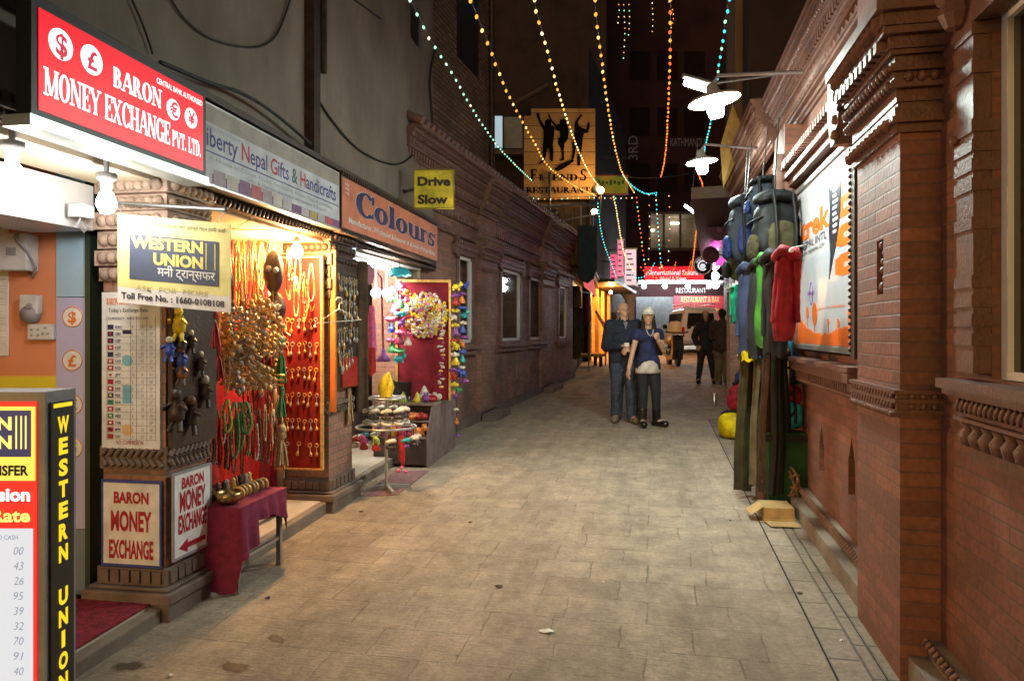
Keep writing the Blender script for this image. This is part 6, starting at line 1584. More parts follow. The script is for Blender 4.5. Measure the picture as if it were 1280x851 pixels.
bowl(WL(4.22, .1, tz + .004), .075, 'large brass singing bowl at the near corner of the maroon table')
bowl(WL(4.3, -.04, tz + .004), .06, 'second brass bowl just behind the large singing bowl')
bowl(WL(4.42, -.12, tz + .004), .055, 'small dark bowl in the middle of the maroon table', 'brown')
for i in range(16):
    u = 4.3 + (i % 8) * .047; v = .08 - (i // 8) * .09 + R.uniform(-.01, .01); c = WL(u, v, tz + .004)
    if i < 8:
        m_ = MB(); m_.tube([c + Vector((math.cos(q) * .028, 0, .03 + math.sin(q) * .03)) for q in [-.9 + q * .5 for q in range(11)]], .011, 6); m_.ball(c + Vector((0, 0, .012)), .02, 0, 7, 5)
        tag(m_.build('brass_ornament', CM['gold' if i % 2 else 'tan'], loc=c), 'horseshoe shaped brass trinket in the front row of the maroon table', 'ornament', 'horseshoe trinkets')
    else:
        m_ = MB(); m_.lathe(c, [(.022, 0), (.026, .012), (.014, .03), (.02, .05), (.012, .075), (.016, .09), (0, .105)], 9)
        tag(m_.build('figurine', CM[('brown', 'dark', 'silver', 'gold')[i % 4]], loc=c), '%s statuette in the back row of the maroon table' % ('brown', 'black', 'silvery', 'golden')[i % 4], 'figurine', 'statuettes on the maroon table')
# ---------------------------------------------------------------- felt shop goods
c = P(470, 366, 7.3); t = thing('bulb_lamp', 'glaring pinkish white bulb inside the felt shop', 'lamp', c)
mb = MB(); mb.ball(c, .05, 0, 12, 8); mb.ball(c + Vector((.09, .1, 0)), .045, 0, 12, 8); mb.build('bulb', E_['pink_bulb'], t)
mb = MB(); mb.tube([c + Vector((0, 0, .05)), (c.x, c.y, 2.315)], .008, 5); mb.tube([c + Vector((.09, .1, .04)), (c.x + .09, c.y + .1, 2.315)], .008, 5); mb.build('holder', M['white'], t)
c = P(437, 313, 6.35); t = thing('spot_lamp', 'bluish white cylinder lamp under the corner of the orange sign', 'lamp', c)
ax = Vector((.25, -.9, .35)).normalized()
mb = MB(); mb.lathe(c, [(.05, -.07), (.055, .07), (.06, .09)], 14, axis=ax, cap=False); mb.lathe(c, [(0, -.071), (.05, -.07)], 14, axis=ax); mb.build('housing', paint('pale_housing', (.6, .66, .72)), t)
mb = MB(); mb.lathe(c, [(.0, .062), (.052, .06)], 14, axis=ax, cap=False); mb.build('lens', emit('lit_lens', (.7, .88, 1), 3), t)
mb = MB(); mb.tube([c, c + Vector((-.02, .08, .1)), (c.x - .05, c.y + .1, 2.4)], .012, 5); mb.build('bracket', M['steel'], t)
a, b = WL.hit(438, 305, -.12), WL.hit(500, 345, -.12)
t = thing('tube_lamp', 'white tube lamp along the felt shop ceiling', 'lamp', WL(a[0] + .5, -.12, 2.28))
mb = MB(); mb.tube([WL(a[0] + .25, -.2, 2.26), WL(a[0] + 1.25, -.2, 2.26)], .016, 8); mb.build('tube', lampmat('shop_tube', (.85, .95, 1), 26), t)
mb = MB(); mb.box(WL, a[0] + .22, a[0] + 1.28, -.23, -.17, 2.285, 2.308); mb.build('holder', M['white'], t)
# counter of dark boards with a stone end
cu0 = WL.hit(533, 583, .29)[0]; cu1 = WL.hit(568, 549, .29)[0]; g0 = WL.g(cu0, .29)
t = thing('counter', 'stepped brown display counter piled with felt toys', 'counter', WL(cu0, 0, g0))
mb = MB(); mb.box(WL, cu0 + .25, cu1, -.28, .285, g0 - .05, g0 + .60); mb.box(WL, cu0, cu0 + .249, -.28, .285, g0 + .03, g0 + .30); mb.box(WL, cu0 + .12, cu0 + .249, -.28, .285, g0 + .301, g0 + .46); mb.build('body', mat('dark_counter', (.075, .05, .045), .55, 0, .25, 8), t)
mb = MB(); mb.prism(WL, [(cu0 - .002, g0 - .02), (cu1, g0 + .0), (cu1, g0 + .62), (cu0 + .2, g0 + .62), (cu0 + .12, g0 + .5), (cu0 - .002, g0 + .31)], .286, .30); mb.build('side_slab', mat('mauve_stone', (.19, .135, .125), .6, 0, .25, 7, .2, 40), t)
mb = MB(); mb.box(WL, cu0 + .18, cu1 + .02, -.3, .31, g0 + .621, g0 + .645); mb.box(WL, cu0 + .06, cu0 + .25, -.29, .285, g0 + .461, g0 + .476); mb.box(WL, cu0 - .03, cu0 + .12, -.29, .285, g0 + .3015, g0 + .315); mb.build('shelf', mat('pale_edge_board', (.28, .22, .17), .5, 0, .2, 7), t)
CT = g0 + .646
# felt toys heaped on the counter
def critter(kind):
    m_ = MB()
    if kind == 0:
        m_.ball((0, 0, .04), .04, 0, 9, 6, rz=.036, ry=.05); m_.ball((.0, -.05, .07), .028, 0, 8, 5)
        for q in (-1, 1): m_.ball((q * .02, -.05, .097), .01, 0, 6, 4); m_.tube([(q * .025, -.03, .02), (q * .03, -.035, 0)], .011, 5); m_.tube([(q * .025, .03, .02), (q * .03, .035, 0)], .011, 5)
    elif kind == 1:
        for q in range(6): m_.ball((math.cos(q) * .035, math.sin(q) * .035, .03), .024, 0, 7, 5)
        m_.ball((0, 0, .045), .022, 0, 7, 5)
    elif kind == 2:
        m_.lathe((0, 0, 0), [(.045, 0), (.05, .02), (.03, .06), (.02, .09), (.0, .12)], 10)
    else:
        m_.tube([(math.cos(q * .7) * .045, math.sin(q * .7) * .045, .03 + .01 * math.sin(q)) for q in range(9)], .02, 7, closed=True)
    o = m_.build('felt_toy', CM['red']); d = o.data; bpy.data.objects.remove(o); return d
CD = [critter(k) for k in range(4)]; CDC = {}
KN = ('animal', 'flower', 'cone', 'ring')
def toy(k, col, p, rz=0, s=1.0, name='felt_toy'):
    if (k, col) not in CDC: CDC[(k, col)] = CD[k].copy(); CDC[(k, col)].materials[0] = CM[col]
    o = bpy.data.objects.new(name, CDC[(k, col)]); COL.objects.link(o); o.location = p; o.rotation_euler = (0, 0, rz); o.scale = (s, s, s); return o
cols_ = ['white', 'red', 'orange', 'green', 'yellow', 'pink', 'blue', 'purple', 'white', 'lime', 'white']
for i in range(46):
    u = cu0 + .26 + (i % 12) * .1 + R.uniform(-.03, .03); v = .23 - (i // 12) * .13 + R.uniform(-.03, .03); k = R.randrange(4); col = cols_[R.randrange(11)]
    tag(toy(k, col, WL(u, v, CT), R.uniform(0, 6), R.uniform(.9, 1.5)), '%s felt %s lying in the heap on the counter' % (col, KN[k]), 'felt toy', 'felt toys heaped on the counter')
for i in range(10):
    u = cu0 + .02 + (i % 2) * .09; v = .2 - (i // 2) * .09; k = i % 4
    tag(toy(k, ('orange', 'red', 'maroon')[i % 3], WL(u, v, g0 + (.316 if i % 2 == 0 else .477)), R.uniform(0, 6), 1.3), '%s felt %s on the front steps of the counter' % (('orange', 'red', 'maroon')[i % 3], KN[k]), 'felt toy', 'felt toys on the counter steps')
# small tree of green felt, yellow hand puppet, black box
c = WL(cu0 + .85, .15, CT); t = thing('felt_tree', 'little green felt tree dotted with white balls at the counter end', 'felt tree', c)
mb = MB()
for k in range(4): mb.lathe(c, [(.10 - .02 * k, .05 + .07 * k), (.03, .14 + .07 * k)], 10, cap=False)
mb.lathe(c, [(.03, 0), (.02, .3), (0, .36)], 8); mb.build('foliage', CM['green'], t)
mb = MB()
for q in range(16): r_ = .1 - .02 * (q // 4); mb.ball(c + Vector((math.cos(q * 1.6 + q // 4) * r_, math.sin(q * 1.6 + q // 4) * r_, .055 + .07 * (q // 4))), .014, 0, 6, 4)
mb.build('ball', CM['white'], t)
c = WL(cu0 + .35, -.12, CT); mb = MB(); mb.box(Frame(c, WL.n, -WL.d), -.11, .11, -.1, .06, .0, .2); mb.prism(Frame(c, WL.n, -WL.d), [(-.12, .2), (.12, .18), (.12, .205), (-.12, .225)], -.11, .07)
tag(mb.build('black_box', BLK, loc=c, bev=.008), 'plain black lidded box standing behind the felt heap', 'box')
# red display board with gold frame and the felt ball mat
YB = 8.0; fr = FR(0, YB, 6); k = YB / F
bx0, bx1, bz0_, bz1_ = (499 - CX) * k, (561 - CX) * k, CT + .002, EYE + (CY - 354) * k
t = thing('display_board', 'tall red board in a thin gold frame standing on the felt shop counter', 'display board', fr((bx0 + bx1) / 2, 0, bz0_))
mb = MB(); mb.box(fr, bx0, bx1, -.02, 0, bz0_, bz1_); mb.build('felt', mat('deep_red_felt', (.24, .01, .025), .9, 0, .25, 10, .3, 70), t)
mb = MB()
for q in ((bx0 - .025, bx0 - .001, bz0_, bz1_ + .03), (bx1 + .001, bx1 + .025, bz0_, bz1_ + .03), (bx0, bx1, bz1_ + .001, bz1_ + .03)): mb.box(fr, q[0], q[1], -.03, .04, q[2], q[3])
mb.build('frame', CM['gold'], t)
mcx, mcz = (532 - CX) * k, EYE + (CY - 394) * k
mb = MB()
for i in range(230):
    r_ = .25 * math.sqrt((i + .5) / 230); a = i * 2.39996
    mb.ball(fr(mcx + r_ * math.cos(a), .035 + .008 * math.sin(i), mcz + r_ * math.sin(a)), .019, R.choice((0, 0, 1, 1, 2, 3, 4, 0)), 7, 5)
tag(mb.build('felt_ball_mat', [CM['white'], CM['yellow'], CM['maroon'], CM['pink'], CM['gold']], loc=fr(mcx, .035, mcz)), 'round mat of many small felt balls pinned on the red board', 'mat')
def garland(px, py0, py1, Y, cols, label, s=1.0, kinds=(0, 1, 2, 3), n=None):
    a, b = P(px, py0, Y), P(px, py1, Y); t = thing('felt_garland', label, 'garland', a)
    mb = MB(); mb.tube([a, b], .003, 4); mb.build('thread', M['wire'], t)
    n = n or max(3, int((a.z - b.z) / (.085 * s)))
    for i in range(n):
        o = toy(kinds[i % len(kinds)], cols[i % len(cols)], a.lerp(b, (i + .7) / n) - a + Vector((R.uniform(-.02, .02), 0, -.04)), R.uniform(0, 6), s * R.uniform(.8, 1.1), 'felt_piece'); adopt(o, t)
garland(491, 352, 440, 7.5, ['pink', 'green', 'purple', 'pink', 'blue'], 'garland of pink and green felt shapes hanging before the red board edge', 1.1)
garland(500, 350, 452, 7.45, ['pink', 'maroon', 'green', 'teal', 'purple'], 'garland of dark pink felt shapes beside the teal parasol', 1.0)
garland(508, 356, 430, 7.6, ['orange', 'pink', 'white', 'red'], 'short garland of orange and white felt shapes before the red board', 1.0)
garland(569, 352, 482, 7.9, ['yellow', 'purple', 'red', 'yellow', 'white'], 'garland of yellow and red felt birds nearest the gold frame', .9)
garland(578, 350, 478, 8.0, ['blue', 'purple', 'orange', 'blue', 'teal', 'white'], 'garland of blue and purple felt birds farthest from the gold frame', .9)
garland(571, 482, 546, 7.9, ['purple', 'white', 'orange'], 'thin bead thread reaching almost to the pavement with an orange end', .6, n=4)
garland(552, 372, 482, 7.75, ['white', 'gold', 'maroon', 'white'], 'white and gold bead string hanging over the red board', .5)
garland(463, 390, 440, 7.2, ['red', 'green', 'yellow'], 'short garland of small felt shapes by the shop bulb', .8)
# parasol, hats, scarves
c = P(499, 341, 7.2); t = thing('mini_parasol', 'small teal felt parasol with scalloped edge under the ceiling', 'parasol', c)
mb = MB(); mb.grid([[c + Vector((math.cos(a * PI / 12) * r_ * (1 + .06 * math.cos(a * 4)), math.sin(a * PI / 12) * r_, h + (.012 * math.cos(a * 4) if r_ > .1 else 0))) for a in range(24)] for r_, h in ((.005, .06), (.06, .05), (.10, .02), (.115, -.03))], closed=True); mb.build('cover', CM['teal'], t)
mb = MB(); mb.tube([c + Vector((0, 0, .06)), c + Vector((0, 0, .13))], .004, 4); mb.build('cord', M['wire'], t)
c = P(457, 343, 6.75); t = thing('felt_hat', 'dusty pink felt bonnet hanging over the brown cloth', 'hat', c)
mb = MB(); mb.lathe(c, [(.0, .105), (.05, .095), (.085, .04), (.09, -.02), (.07, -.09), (.06, -.09), (.08, -.02)], 7, smooth=False, cap=False); mb.build('felt', mat('dusty_pink', (.42, .16, .24), .9, 0, .15, 12), t)
def drape(name, px0, px1, py0, py1, Y, m_, label, cat, flare=0.0, depth=.04, folds=5, yaw=10, n=24):
    fr = FR(0, Y, yaw); k = Y / F; x0, x1 = (px0 - CX) * k, (px1 - CX) * k; z0, z1 = EYE + (CY - py1) * k, EYE + (CY - py0) * k; m_b = MB()
    xm = (x0 + x1) / 2; rows = []
    for j in range(13):
        f = j / 12; w = (x1 - x0) / 2 * (1 - flare + flare * f); row = []
        for i in range(n * 2):
            a = 2 * PI * i / (n * 2); s_ = math.cos(a)
            row.append(fr(xm + w * s_, depth * (math.sin(a) * (1 - .2 * f) + .5 * f * math.sin(s_ * folds * 2 + 1.3 * math.sin(a))), z1 + (z0 - z1) * f - .015 * math.cos(s_ * 4) * f))
        rows.append(row)
    m_b.grid(rows, closed=True); m_b.face(rows[0]); m_b.face(list(reversed(rows[-1])))
    return tag(m_b.build(name, m_, loc=fr(xm, 0, z1)), label, cat)
drape('hanging_cloth', 438, 464, 330, 509, 6.55, mat('dark_brown_cloth', (.075, .042, .022), .9, 0, .3, 9, .3, 60), 'long dark brown cloth hanging flat beside the second pillar', 'cloth', .05, .05, 3)
drape('scarf', 462, 474, 383, 440, 7.0, CM['pink'], 'magenta felt scarf hanging inside the felt shop', 'scarf', .5, .02, 2)
drape('scarf', 461, 473, 434, 466, 6.95, CM['red'], 'crimson felt piece hanging below the magenta scarf', 'scarf', .1, .02, 2)
drape('curtain', 487, 496, 348, 470, 8.3, mat('grey_blue_cloth', (.16, .17, .22), .9), 'grey blue curtain strip beside the red board', 'curtain', 0, .03, 3)
c = P(479, 450, 7.1); t = thing('felt_flower', 'purple felt flower hanging head down on a long stem', 'felt flower', c)
mb = MB(); mb.lathe(c, [(.012, .12), (.03, .05), (.075, -.0), (.06, -.015), (.0, .02)], 9, cap=False); mb.build('petals', CM['purple'], t)
mb = MB(); mb.tube([c + Vector((0, 0, .1)), c + Vector((-.01, 0, .5)), c + Vector((-.015, 0, .8)), c + Vector((-.06, 0, .86))], .011, 6); mb.build('stem', CM['maroon'], t)
# revolving chrome rack
c = G(483, 612); t = thing('revolving_rack', 'chrome revolving rack with two rings on a cross shaped foot', 'rack', c)
zt_, zm_ = EYE - (497 - CY) / F * c.y, EYE - (533 - CY) / F * c.y
mb = MB(); mb.tube([c + Vector((0, 0, .03)), (c.x, c.y, zt_ + .02)], .014, 10); mb.build('pole', M['metal'], t)
for z_, r_, nm in ((zt_, .165, 'upper_ring'), (zm_, .265, 'lower_ring')):
    mb = MB(); mb.tube([Vector((c.x + math.cos(q * PI / 18) * r_, c.y + math.sin(q * PI / 18) * r_, z_)) for q in range(36)], .011, 7, closed=True)
    for q in range(3): mb.tube([(c.x, c.y, z_), (c.x + math.cos(q * 2.1 + .4) * r_, c.y + math.sin(q * 2.1 + .4) * r_, z_)], .006, 5)
    mb.build(nm, M['metal'], t)
for q in range(4):
    mb = MB(); fr = FR(c.x, c.y, 25 + q * 90); mb.prism(fr, [(.015, c.z + .002), (.22, c.z + .002), (.22, c.z + .03), (.015, c.z + .055)], -.014, .014); mb.build('foot', mat('grey_foot', (.36, .36, .34), .45, .4), t)
def hang(cx, cy, z, cols, label, L=.2):
    t = thing('felt_keyring', label, 'keyring', (cx, cy, z), 'felt keyrings on the chrome rack')
    mb = MB(); mb.tube([(cx, cy, z), (cx, cy, z - L * .3)], .003, 4); mb.build('thread', M['wire'], t)
    for i, cc in enumerate(cols): o = toy((i * 2 + len(label)) % 4, cc, (0, 0, -L * .3 - (i + 1) * L * .25), i, .8, 'felt_piece'); adopt(o, t)
for i in range(13):
    a = i * PI / 6.5 + .2; col = [('white', 'dark'), ('red', 'white'), ('pink', 'red'), ('lime', 'red'), ('white', 'dark'), ('teal', 'purple')][i % 6]
    hang(c.x + math.cos(a) * .265, c.y + math.sin(a) * .265, zm_ - .011, col, '%s and %s felt keyring on the lower rack ring' % (col[0], 'black' if col[1] == 'dark' else col[1]))
for i in range(9):
    a = i * PI / 4.5; hang(c.x + math.cos(a) * .165, c.y + math.sin(a) * .165, zt_ - .011, ('white', 'dark', 'white'), 'black and white felt keyring on the upper rack ring', .22)
mb = MB(); q = c + Vector((.0, -.03, zt_ - c.z + .01))
mb.tube([q + Vector((-.02, 0, 0)), q + Vector((-.03, 0, .08)), q + Vector((0, 0, .17)), q + Vector((.03, 0, .22))], [.035, .05, .042, .012], 10); mb.tube([q + Vector((.02, 0, 0)), q + Vector((.045, 0, .09)), q + Vector((.035, 0, .2))], [.03, .034, .01], 8)
tag(mb.build('hand_puppet', CM['yellow'], loc=q), 'yellow felt hand puppet sitting on top of the chrome rack', 'puppet')
q = Vector((c.x + .17, c.y - .2, zm_ - .05)); t = thing('felt_doll', 'red felt doll hanging low from the front of the chrome rack', 'doll', q)
mb = MB(); mb.tube([q + Vector((0, 0, 0)), q + Vector((.0, 0, -.09)), q + Vector((0, 0, -.2)), q + Vector((.015, 0, -.26))], [.02, .035, .03, .012], 9); mb.tube([q + Vector((0, 0, .06)), q], .003, 4); mb.build('body', CM['red'], t)
mb = MB()
for d in (-.03, .0, .035): mb.ball(q + Vector((d, 0, -.28 - abs(d))), .018, 0, 7, 5)
mb.build('feet', CM['pink'], t)
# doormat in front of the felt shop
mb = MB(); pts = [G(x, y, .006) for x, y in ((449, 620), (497, 618), (536, 588), (494, 588))]; mb.face(pts); mb.face([p + Vector((0, 0, -.004)) for p in reversed(pts)])
for i in range(4): a, b = pts[i], pts[(i + 1) % 4]; mb.face([a, a - Vector((0, 0, .005)), b - Vector((0, 0, .005)), b])
tag(mb.build('doormat', mat('faded_pink_mat', (.2, .1, .095), .95, 0, .25, 25, .5, 90), loc=pts[0]), 'faded pink doormat on the pavement before the felt shop', 'mat')
# ---------------------------------------------------------------- trekking goods along the gallery
FB = {k: mat(k + '_cloth', c, r + .15, 0, .3, 7, .5, 22, spec=.25) for k, (c, r) in {
    'black': ((.008, .008, .009), .5), 'charcoal': ((.010, .011, .013), .6), 'red': ((.2, .005, .014), .55), 'green': ((.035, .17, .015), .5), 'navy': ((.02, .03, .07), .6),
    'emerald': ((.0, .22, .12), .6), 'paleblue': ((.2, .27, .4), .7), 'blue': ((.01, .022, .11), .5), 'greyblue': ((.022, .03, .045), .6), 'olive': ((.045, .04, .018), .8), 'khaki': ((.1, .08, .04), .8),
    'rust': ((.32, .07, .02), .8), 'brown': ((.06, .035, .022), .85), 'yellow': ((.55, .43, .0), .45), 'cyan': ((.03, .3, .52), .5), 'skyblue': ((.03, .22, .48), .6), 'darkgreen': ((.012, .05, .018), .7), 'moss': ((.035, .05, .016), .6)}.items()}
def spot(px, py, v): u, z = WR.hit(px, py, v); return WR(u, v, z)
def rail(px0, py0, px1, py1, v, label, posts=()):
    a, b = spot(px0, py0, v), spot(px1, py1, v); t = thing('clothes_rail', label, 'rail', a)
    mb = MB(); mb.tube([a, b], .012, 8); mb.build('bar', M['white'], t)
    for q in (.1, .5):
        p = a.lerp(b, q); w = p - WR.n * (v - .02)
        mb = MB(); mb.tube([p, p + Vector((0, 0, .05)), w + Vector((0, 0, .12))], .008, 5); mb.build('bracket', M['steel'], t)
    mb = MB()
    for i in range(7):
        p = a.lerp(b, (i + .5) / 7); mb.tube([p + Vector((0, 0, .012)), p + Vector((.0, -.01, .035)), p + Vector((.012, -.012, .02))], .004, 4)
    mb.build('hook', M['white'], t)
    return a, b
ra_, rb_ = rail(930, 334, 990, 313, .36, 'white hooked clothes rail under the hanging backpacks')
rc_, rd_ = rail(907, 362, 936, 348, .34, 'second white clothes rail farther along, holding the emerald shirt')
def garment(px0, px1, py0, py1, v, fab, label, hood=None, sleeves=True, lining=None, tilt=0, cat='jacket', thick=.10, seed=0):
    c = spot((px0 + px1) / 2, py0, v); Y = c.y; k = Y / F; w = (px1 - px0) * k; h = (py1 - py0) * k
    t = thing('hanging_jacket' if cat == 'jacket' else 'hanging_shirt', label, cat, c); rr = random.Random(seed)
    e = Vector((1, -.15, 0)).normalized(); f = Vector((.15, 1, 0)).normalized()
    def body(w, h, dx, dz, th, flare, nf):
        rows = []; ph = rr.uniform(0, 6)
        for j in range(17):
            q = j / 16; sh = min(1, .35 + 1.1 * math.sqrt(q / .14)) if q < .14 else 1
            ww = w / 2 * sh * (.86 + .2 * math.sin(q * 2.6 + .35)) * (1 + flare * math.sin(q * 9 + ph)); row = []
            for i in range(36):
                a = 2 * PI * i / 36
                fold = 1 + .09 * min(1, q * 2.5) * math.sin(nf * a + ph + 2 * q) + .05 * math.sin((nf * 2 + 1) * a - 3 * q)
                row.append(c + e * (math.cos(a) * ww * (.9 + .1 * fold) + dx + tilt * q * h) + f * (math.sin(a) * th * fold * (.7 + .4 * q)) + Vector((0, 0, dz - h * q - .02 * math.sin(a * 3 + ph) * q)))
            rows.append(row)
        m_ = MB(); m_.grid(rows, closed=True); m_.face(list(rows[0])); m_.face(list(reversed(rows[-1]))); return m_
    body(w * .82, h, 0, 0, thick, .12, 5).build('body', FB[fab], t)
    if sleeves:
        for s_ in (-1, 1):
            m_ = MB(); pts = [c + e * (s_ * w * (.30 + .12 * q) + tilt * q * h * .8) + f * (-.05 - .02 * s_ + .03 * math.sin(3 * q)) + Vector((0, 0, -h * (.05 + .75 * q))) for q in [i / 12 for i in range(13)]]
            m_.tube(pts, [w * (.15 + .012 * math.sin(i * 2.3 + seed)) * (1 - .25 * i / 12) for i in range(13)], 10); m_.build('sleeve', FB[fab], t)
    if hood:
        m_ = MB(); m_.tube([c + e * (w * .36 * math.cos(a)) + f * (.09 * math.sin(a)) + Vector((0, 0, .02 + .02 * math.sin(2 * a))) for a in [i * PI / 8 for i in range(16)]], [w * .2 + .008 * math.sin(i * 2) for i in range(16)], 10, closed=True); m_.ball(c + Vector((0, 0, -.01)), w * .3, 0, 10, 7, rz=.07); m_.build('hood', FB[hood], t)
    if lining:
        m_ = MB(); m_.tube([c + e * (-w * .05) + f * (-thick * 1.05) + Vector((0, 0, -h * q)) + e * (w * .1 * math.sin(q * 4)) for q in [i / 8 for i in range(1, 8)]], [w * .05, w * .16, w * .2, w * .1, w * .05, w * .09, w * .03], 8); m_.build('lining', FB[lining], t)
    m_ = MB(); m_.tube([c + e * (-w * .32) + Vector((0, 0, -.03)), c + Vector((0, 0, .02)), c + e * (w * .32) + Vector((0, 0, -.03))], .006, 5); m_.tube([c + Vector((0, 0, .02)), c + Vector((0, 0, .05)), c + Vector((.012, 0, .07))], .003, 4); m_.build('hanger', M['white'], t)
    return t
garment(968, 1000, 322, 423, 0.36, 'red', 'bright red jacket with a bunched red hood nearest the poster', 'red', True, tilt=-.05, seed=1, thick=.07)
garment(952, 986, 326, 443, 0.38, 'black', 'long black jacket between the red jacket and the lime green one', 'black', True, seed=2, thick=.09)
garment(945, 966, 328, 432, 0.40, 'green', 'lime green jacket squeezed behind the long black jacket', 'green', False, tilt=-.03, seed=3, thick=.08)
garment(936, 962, 336, 446, 0.41, 'charcoal', 'charcoal jacket hanging just behind the lime green jacket', 'charcoal', True, tilt=-.04, seed=4)
garment(922, 950, 340, 440, 0.42, 'navy', 'dark navy jacket at the far end of the near rail', 'navy', True, tilt=-.03, seed=5)
garment(912, 929, 356, 404, 0.40, 'emerald', 'emerald green shirt alone at the far end of the second rail', None, True, cat='shirt', seed=6, thick=.07)
garment(925, 937, 354, 408, 0.38, 'paleblue', 'pale blue shirt next to the emerald green shirt', None, True, cat='shirt', seed=7, thick=.07)
garment(930, 940, 350, 372, 0.38, 'red', 'small red top tucked behind the pale blue shirt', None, False, cat='shirt', seed=8, thick=.05)
# trousers on a low rail
pa, pb = P(922, 444, 6.3), P(985, 436, 5.9)
t = thing('clothes_rail', 'low metal rail carrying the row of long trousers', 'rail', pa)
mb = MB(); mb.tube([pa, pb], .012, 8); mb.build('bar', M['metal'], t)
mb = MB(); mb.tube([pb, (pb.x, pb.y, zg(pb.y) + .02)], .014, 8); mb.build('post', M['metal'], t)
def trousers(px0, px1, py1, Y, fab, label, seed, tw=0.0, py0=443):
    rr = random.Random(seed); k = Y / F; x0, x1 = (px0 - CX) * k, (px1 - CX) * k; z1, z0 = EYE + (CY - py0) * k, EYE + (CY - py1) * k
    c = Vector(((x0 + x1) / 2, Y, z1)); t = thing('trousers', label, 'trousers', c); w = (x1 - x0) * 1.3; h = z1 - z0
    for s_ in (-1, 1):
        rows = []; ph = rr.uniform(0, 6)
        for j in range(21):
            q = j / 20; cx = c.x + s_ * w * .22 * (1 + .15 * q) + tw * q + .006 * math.sin(q * 7 + ph); row = []
            rx = w * .30 * (.8 + .42 * q + .05 * math.sin(9 * q + ph)); ry = .034 + .01 * math.sin(q * 6 + ph)
            for i in range(40):
                a = 2 * PI * i / 40; fo = 1 + .2 * math.sin(4 * a + ph + 1.2 * q) + .12 * math.sin(9 * a + 5 * q + ph)
                row.append((cx + math.cos(a) * rx * fo, c.y + s_ * .03 + math.sin(a) * ry * fo, z1 - h * q * (1 - .02 * (s_ > 0)) - .01 * math.sin(a + ph) * (q > .9)))
            rows.append(row)
        m_ = MB(); m_.grid(rows, closed=True); m_.face(list(rows[0])); m_.face(list(reversed(rows[-1]))); m_.build('leg', FB[fab], t)
    m_ = MB(); m_.box(FR(c.x, c.y, 4, c.z), -w * .46, w * .46, -.06, .06, -.05, .03); m_.build('waistband', FB[fab], t, bev=.012)
trousers(926, 945, 612, 6.25, 'olive', 'olive trousers at the street end of the low rail', 1, -.02)
trousers(944, 957, 560, 6.4, 'rust', 'rust orange trousers between the olive and the brown ones', 2)
trousers(943, 957, 606, 6.1, 'khaki', 'khaki trousers in front of the rust orange ones', 3, -.02)
trousers(953, 969, 615, 5.95, 'brown', 'dark brown trousers in the middle of the low rail', 4)
trousers(960, 976, 610, 6.05, 'black', 'black trousers second from the wall end of the low rail', 6)
trousers(948, 962, 600, 6.3, 'charcoal', 'charcoal trousers behind the khaki ones', 7)
trousers(974, 988, 604, 6.0, 'charcoal', 'charcoal trousers pushed against the wall end of the low rail', 8)
trousers(966, 984, 616, 5.85, 'black', 'black trousers at the wall end of the low rail', 5)
for px0, px1, py0, py1, fab, lab in ((942, 968, 434, 446, 'skyblue', 'bright blue folded top lying on the low rail'), (928, 941, 439, 451, 'yellow', 'small yellow piece of cloth on the street end of the low rail'), (980, 990, 423, 447, 'cyan', 'bright blue label card hanging beside the poster sill')):
    k = 6.0 / F; c = P((px0 + px1) / 2, (py0 + py1) / 2, 6.0); mb = MB(); w, h = (px1 - px0) * k / 2, (py1 - py0) * k / 2
    mb.grid([[c + Vector((math.cos(a) * w * (1 + .1 * math.sin(a * 5 + j)), math.sin(a) * .08, h * (1 - 2 * j / 6) + .01 * math.sin(a * 4))) for a in [i * PI / 10 for i in range(20)]] for j in range(7)], closed=True)
    mb.face([c + Vector((math.cos(i * PI / 10) * w, math.sin(i * PI / 10) * .08, h)) for i in range(20)])
    tag(mb.build('folded_cloth', FB[fab], loc=c), lab, 'cloth')
# backpacks hanging from the cornice
def sack(m_, p, L, w, d, top=.75, bot=.9, ex=3.2, crease=.012, seed=0, n=36, rows_=22):
    """soft boxy bag: p(x, y, z) places it, z along its length"""
    rows = []
    for j in range(rows_ + 1):
        q = j / rows_; e = max(0.0, 1 - abs(2 * q - 1) ** 7) ** .5 if 0 < j < rows_ else .05; k = (bot + (1 - bot) * min(1, q * 3)) * (1 + (top - 1) * max(0, (q - .45) / .55) ** 1.4); row = []
        for i in range(n):
            a = 2 * PI * i / n; c_, s_ = math.cos(a), math.sin(a); r_ = (abs(c_) ** ex + abs(s_) ** ex) ** (-1 / ex)
            v = Vector((c_ * r_ * w / 2, s_ * r_ * d / 2, 0)) * (e * k)
            nz = mnoise.noise(Vector((c_ * 2.2 + seed, s_ * 2.2, q * 7))) + .6 * abs(mnoise.noise(Vector((c_ * 4.5, s_ * 4.5 + seed, q * 15)))) - .3
            v *= 1 + nz * crease / max(.04, v.length + .01) * e
            row.append(p(v.x, v.y, L * q))
        rows.append(row)
    m_.grid(rows, closed=True); m_.face(list(reversed(rows[0]))); m_.face(rows[-1]); return m_
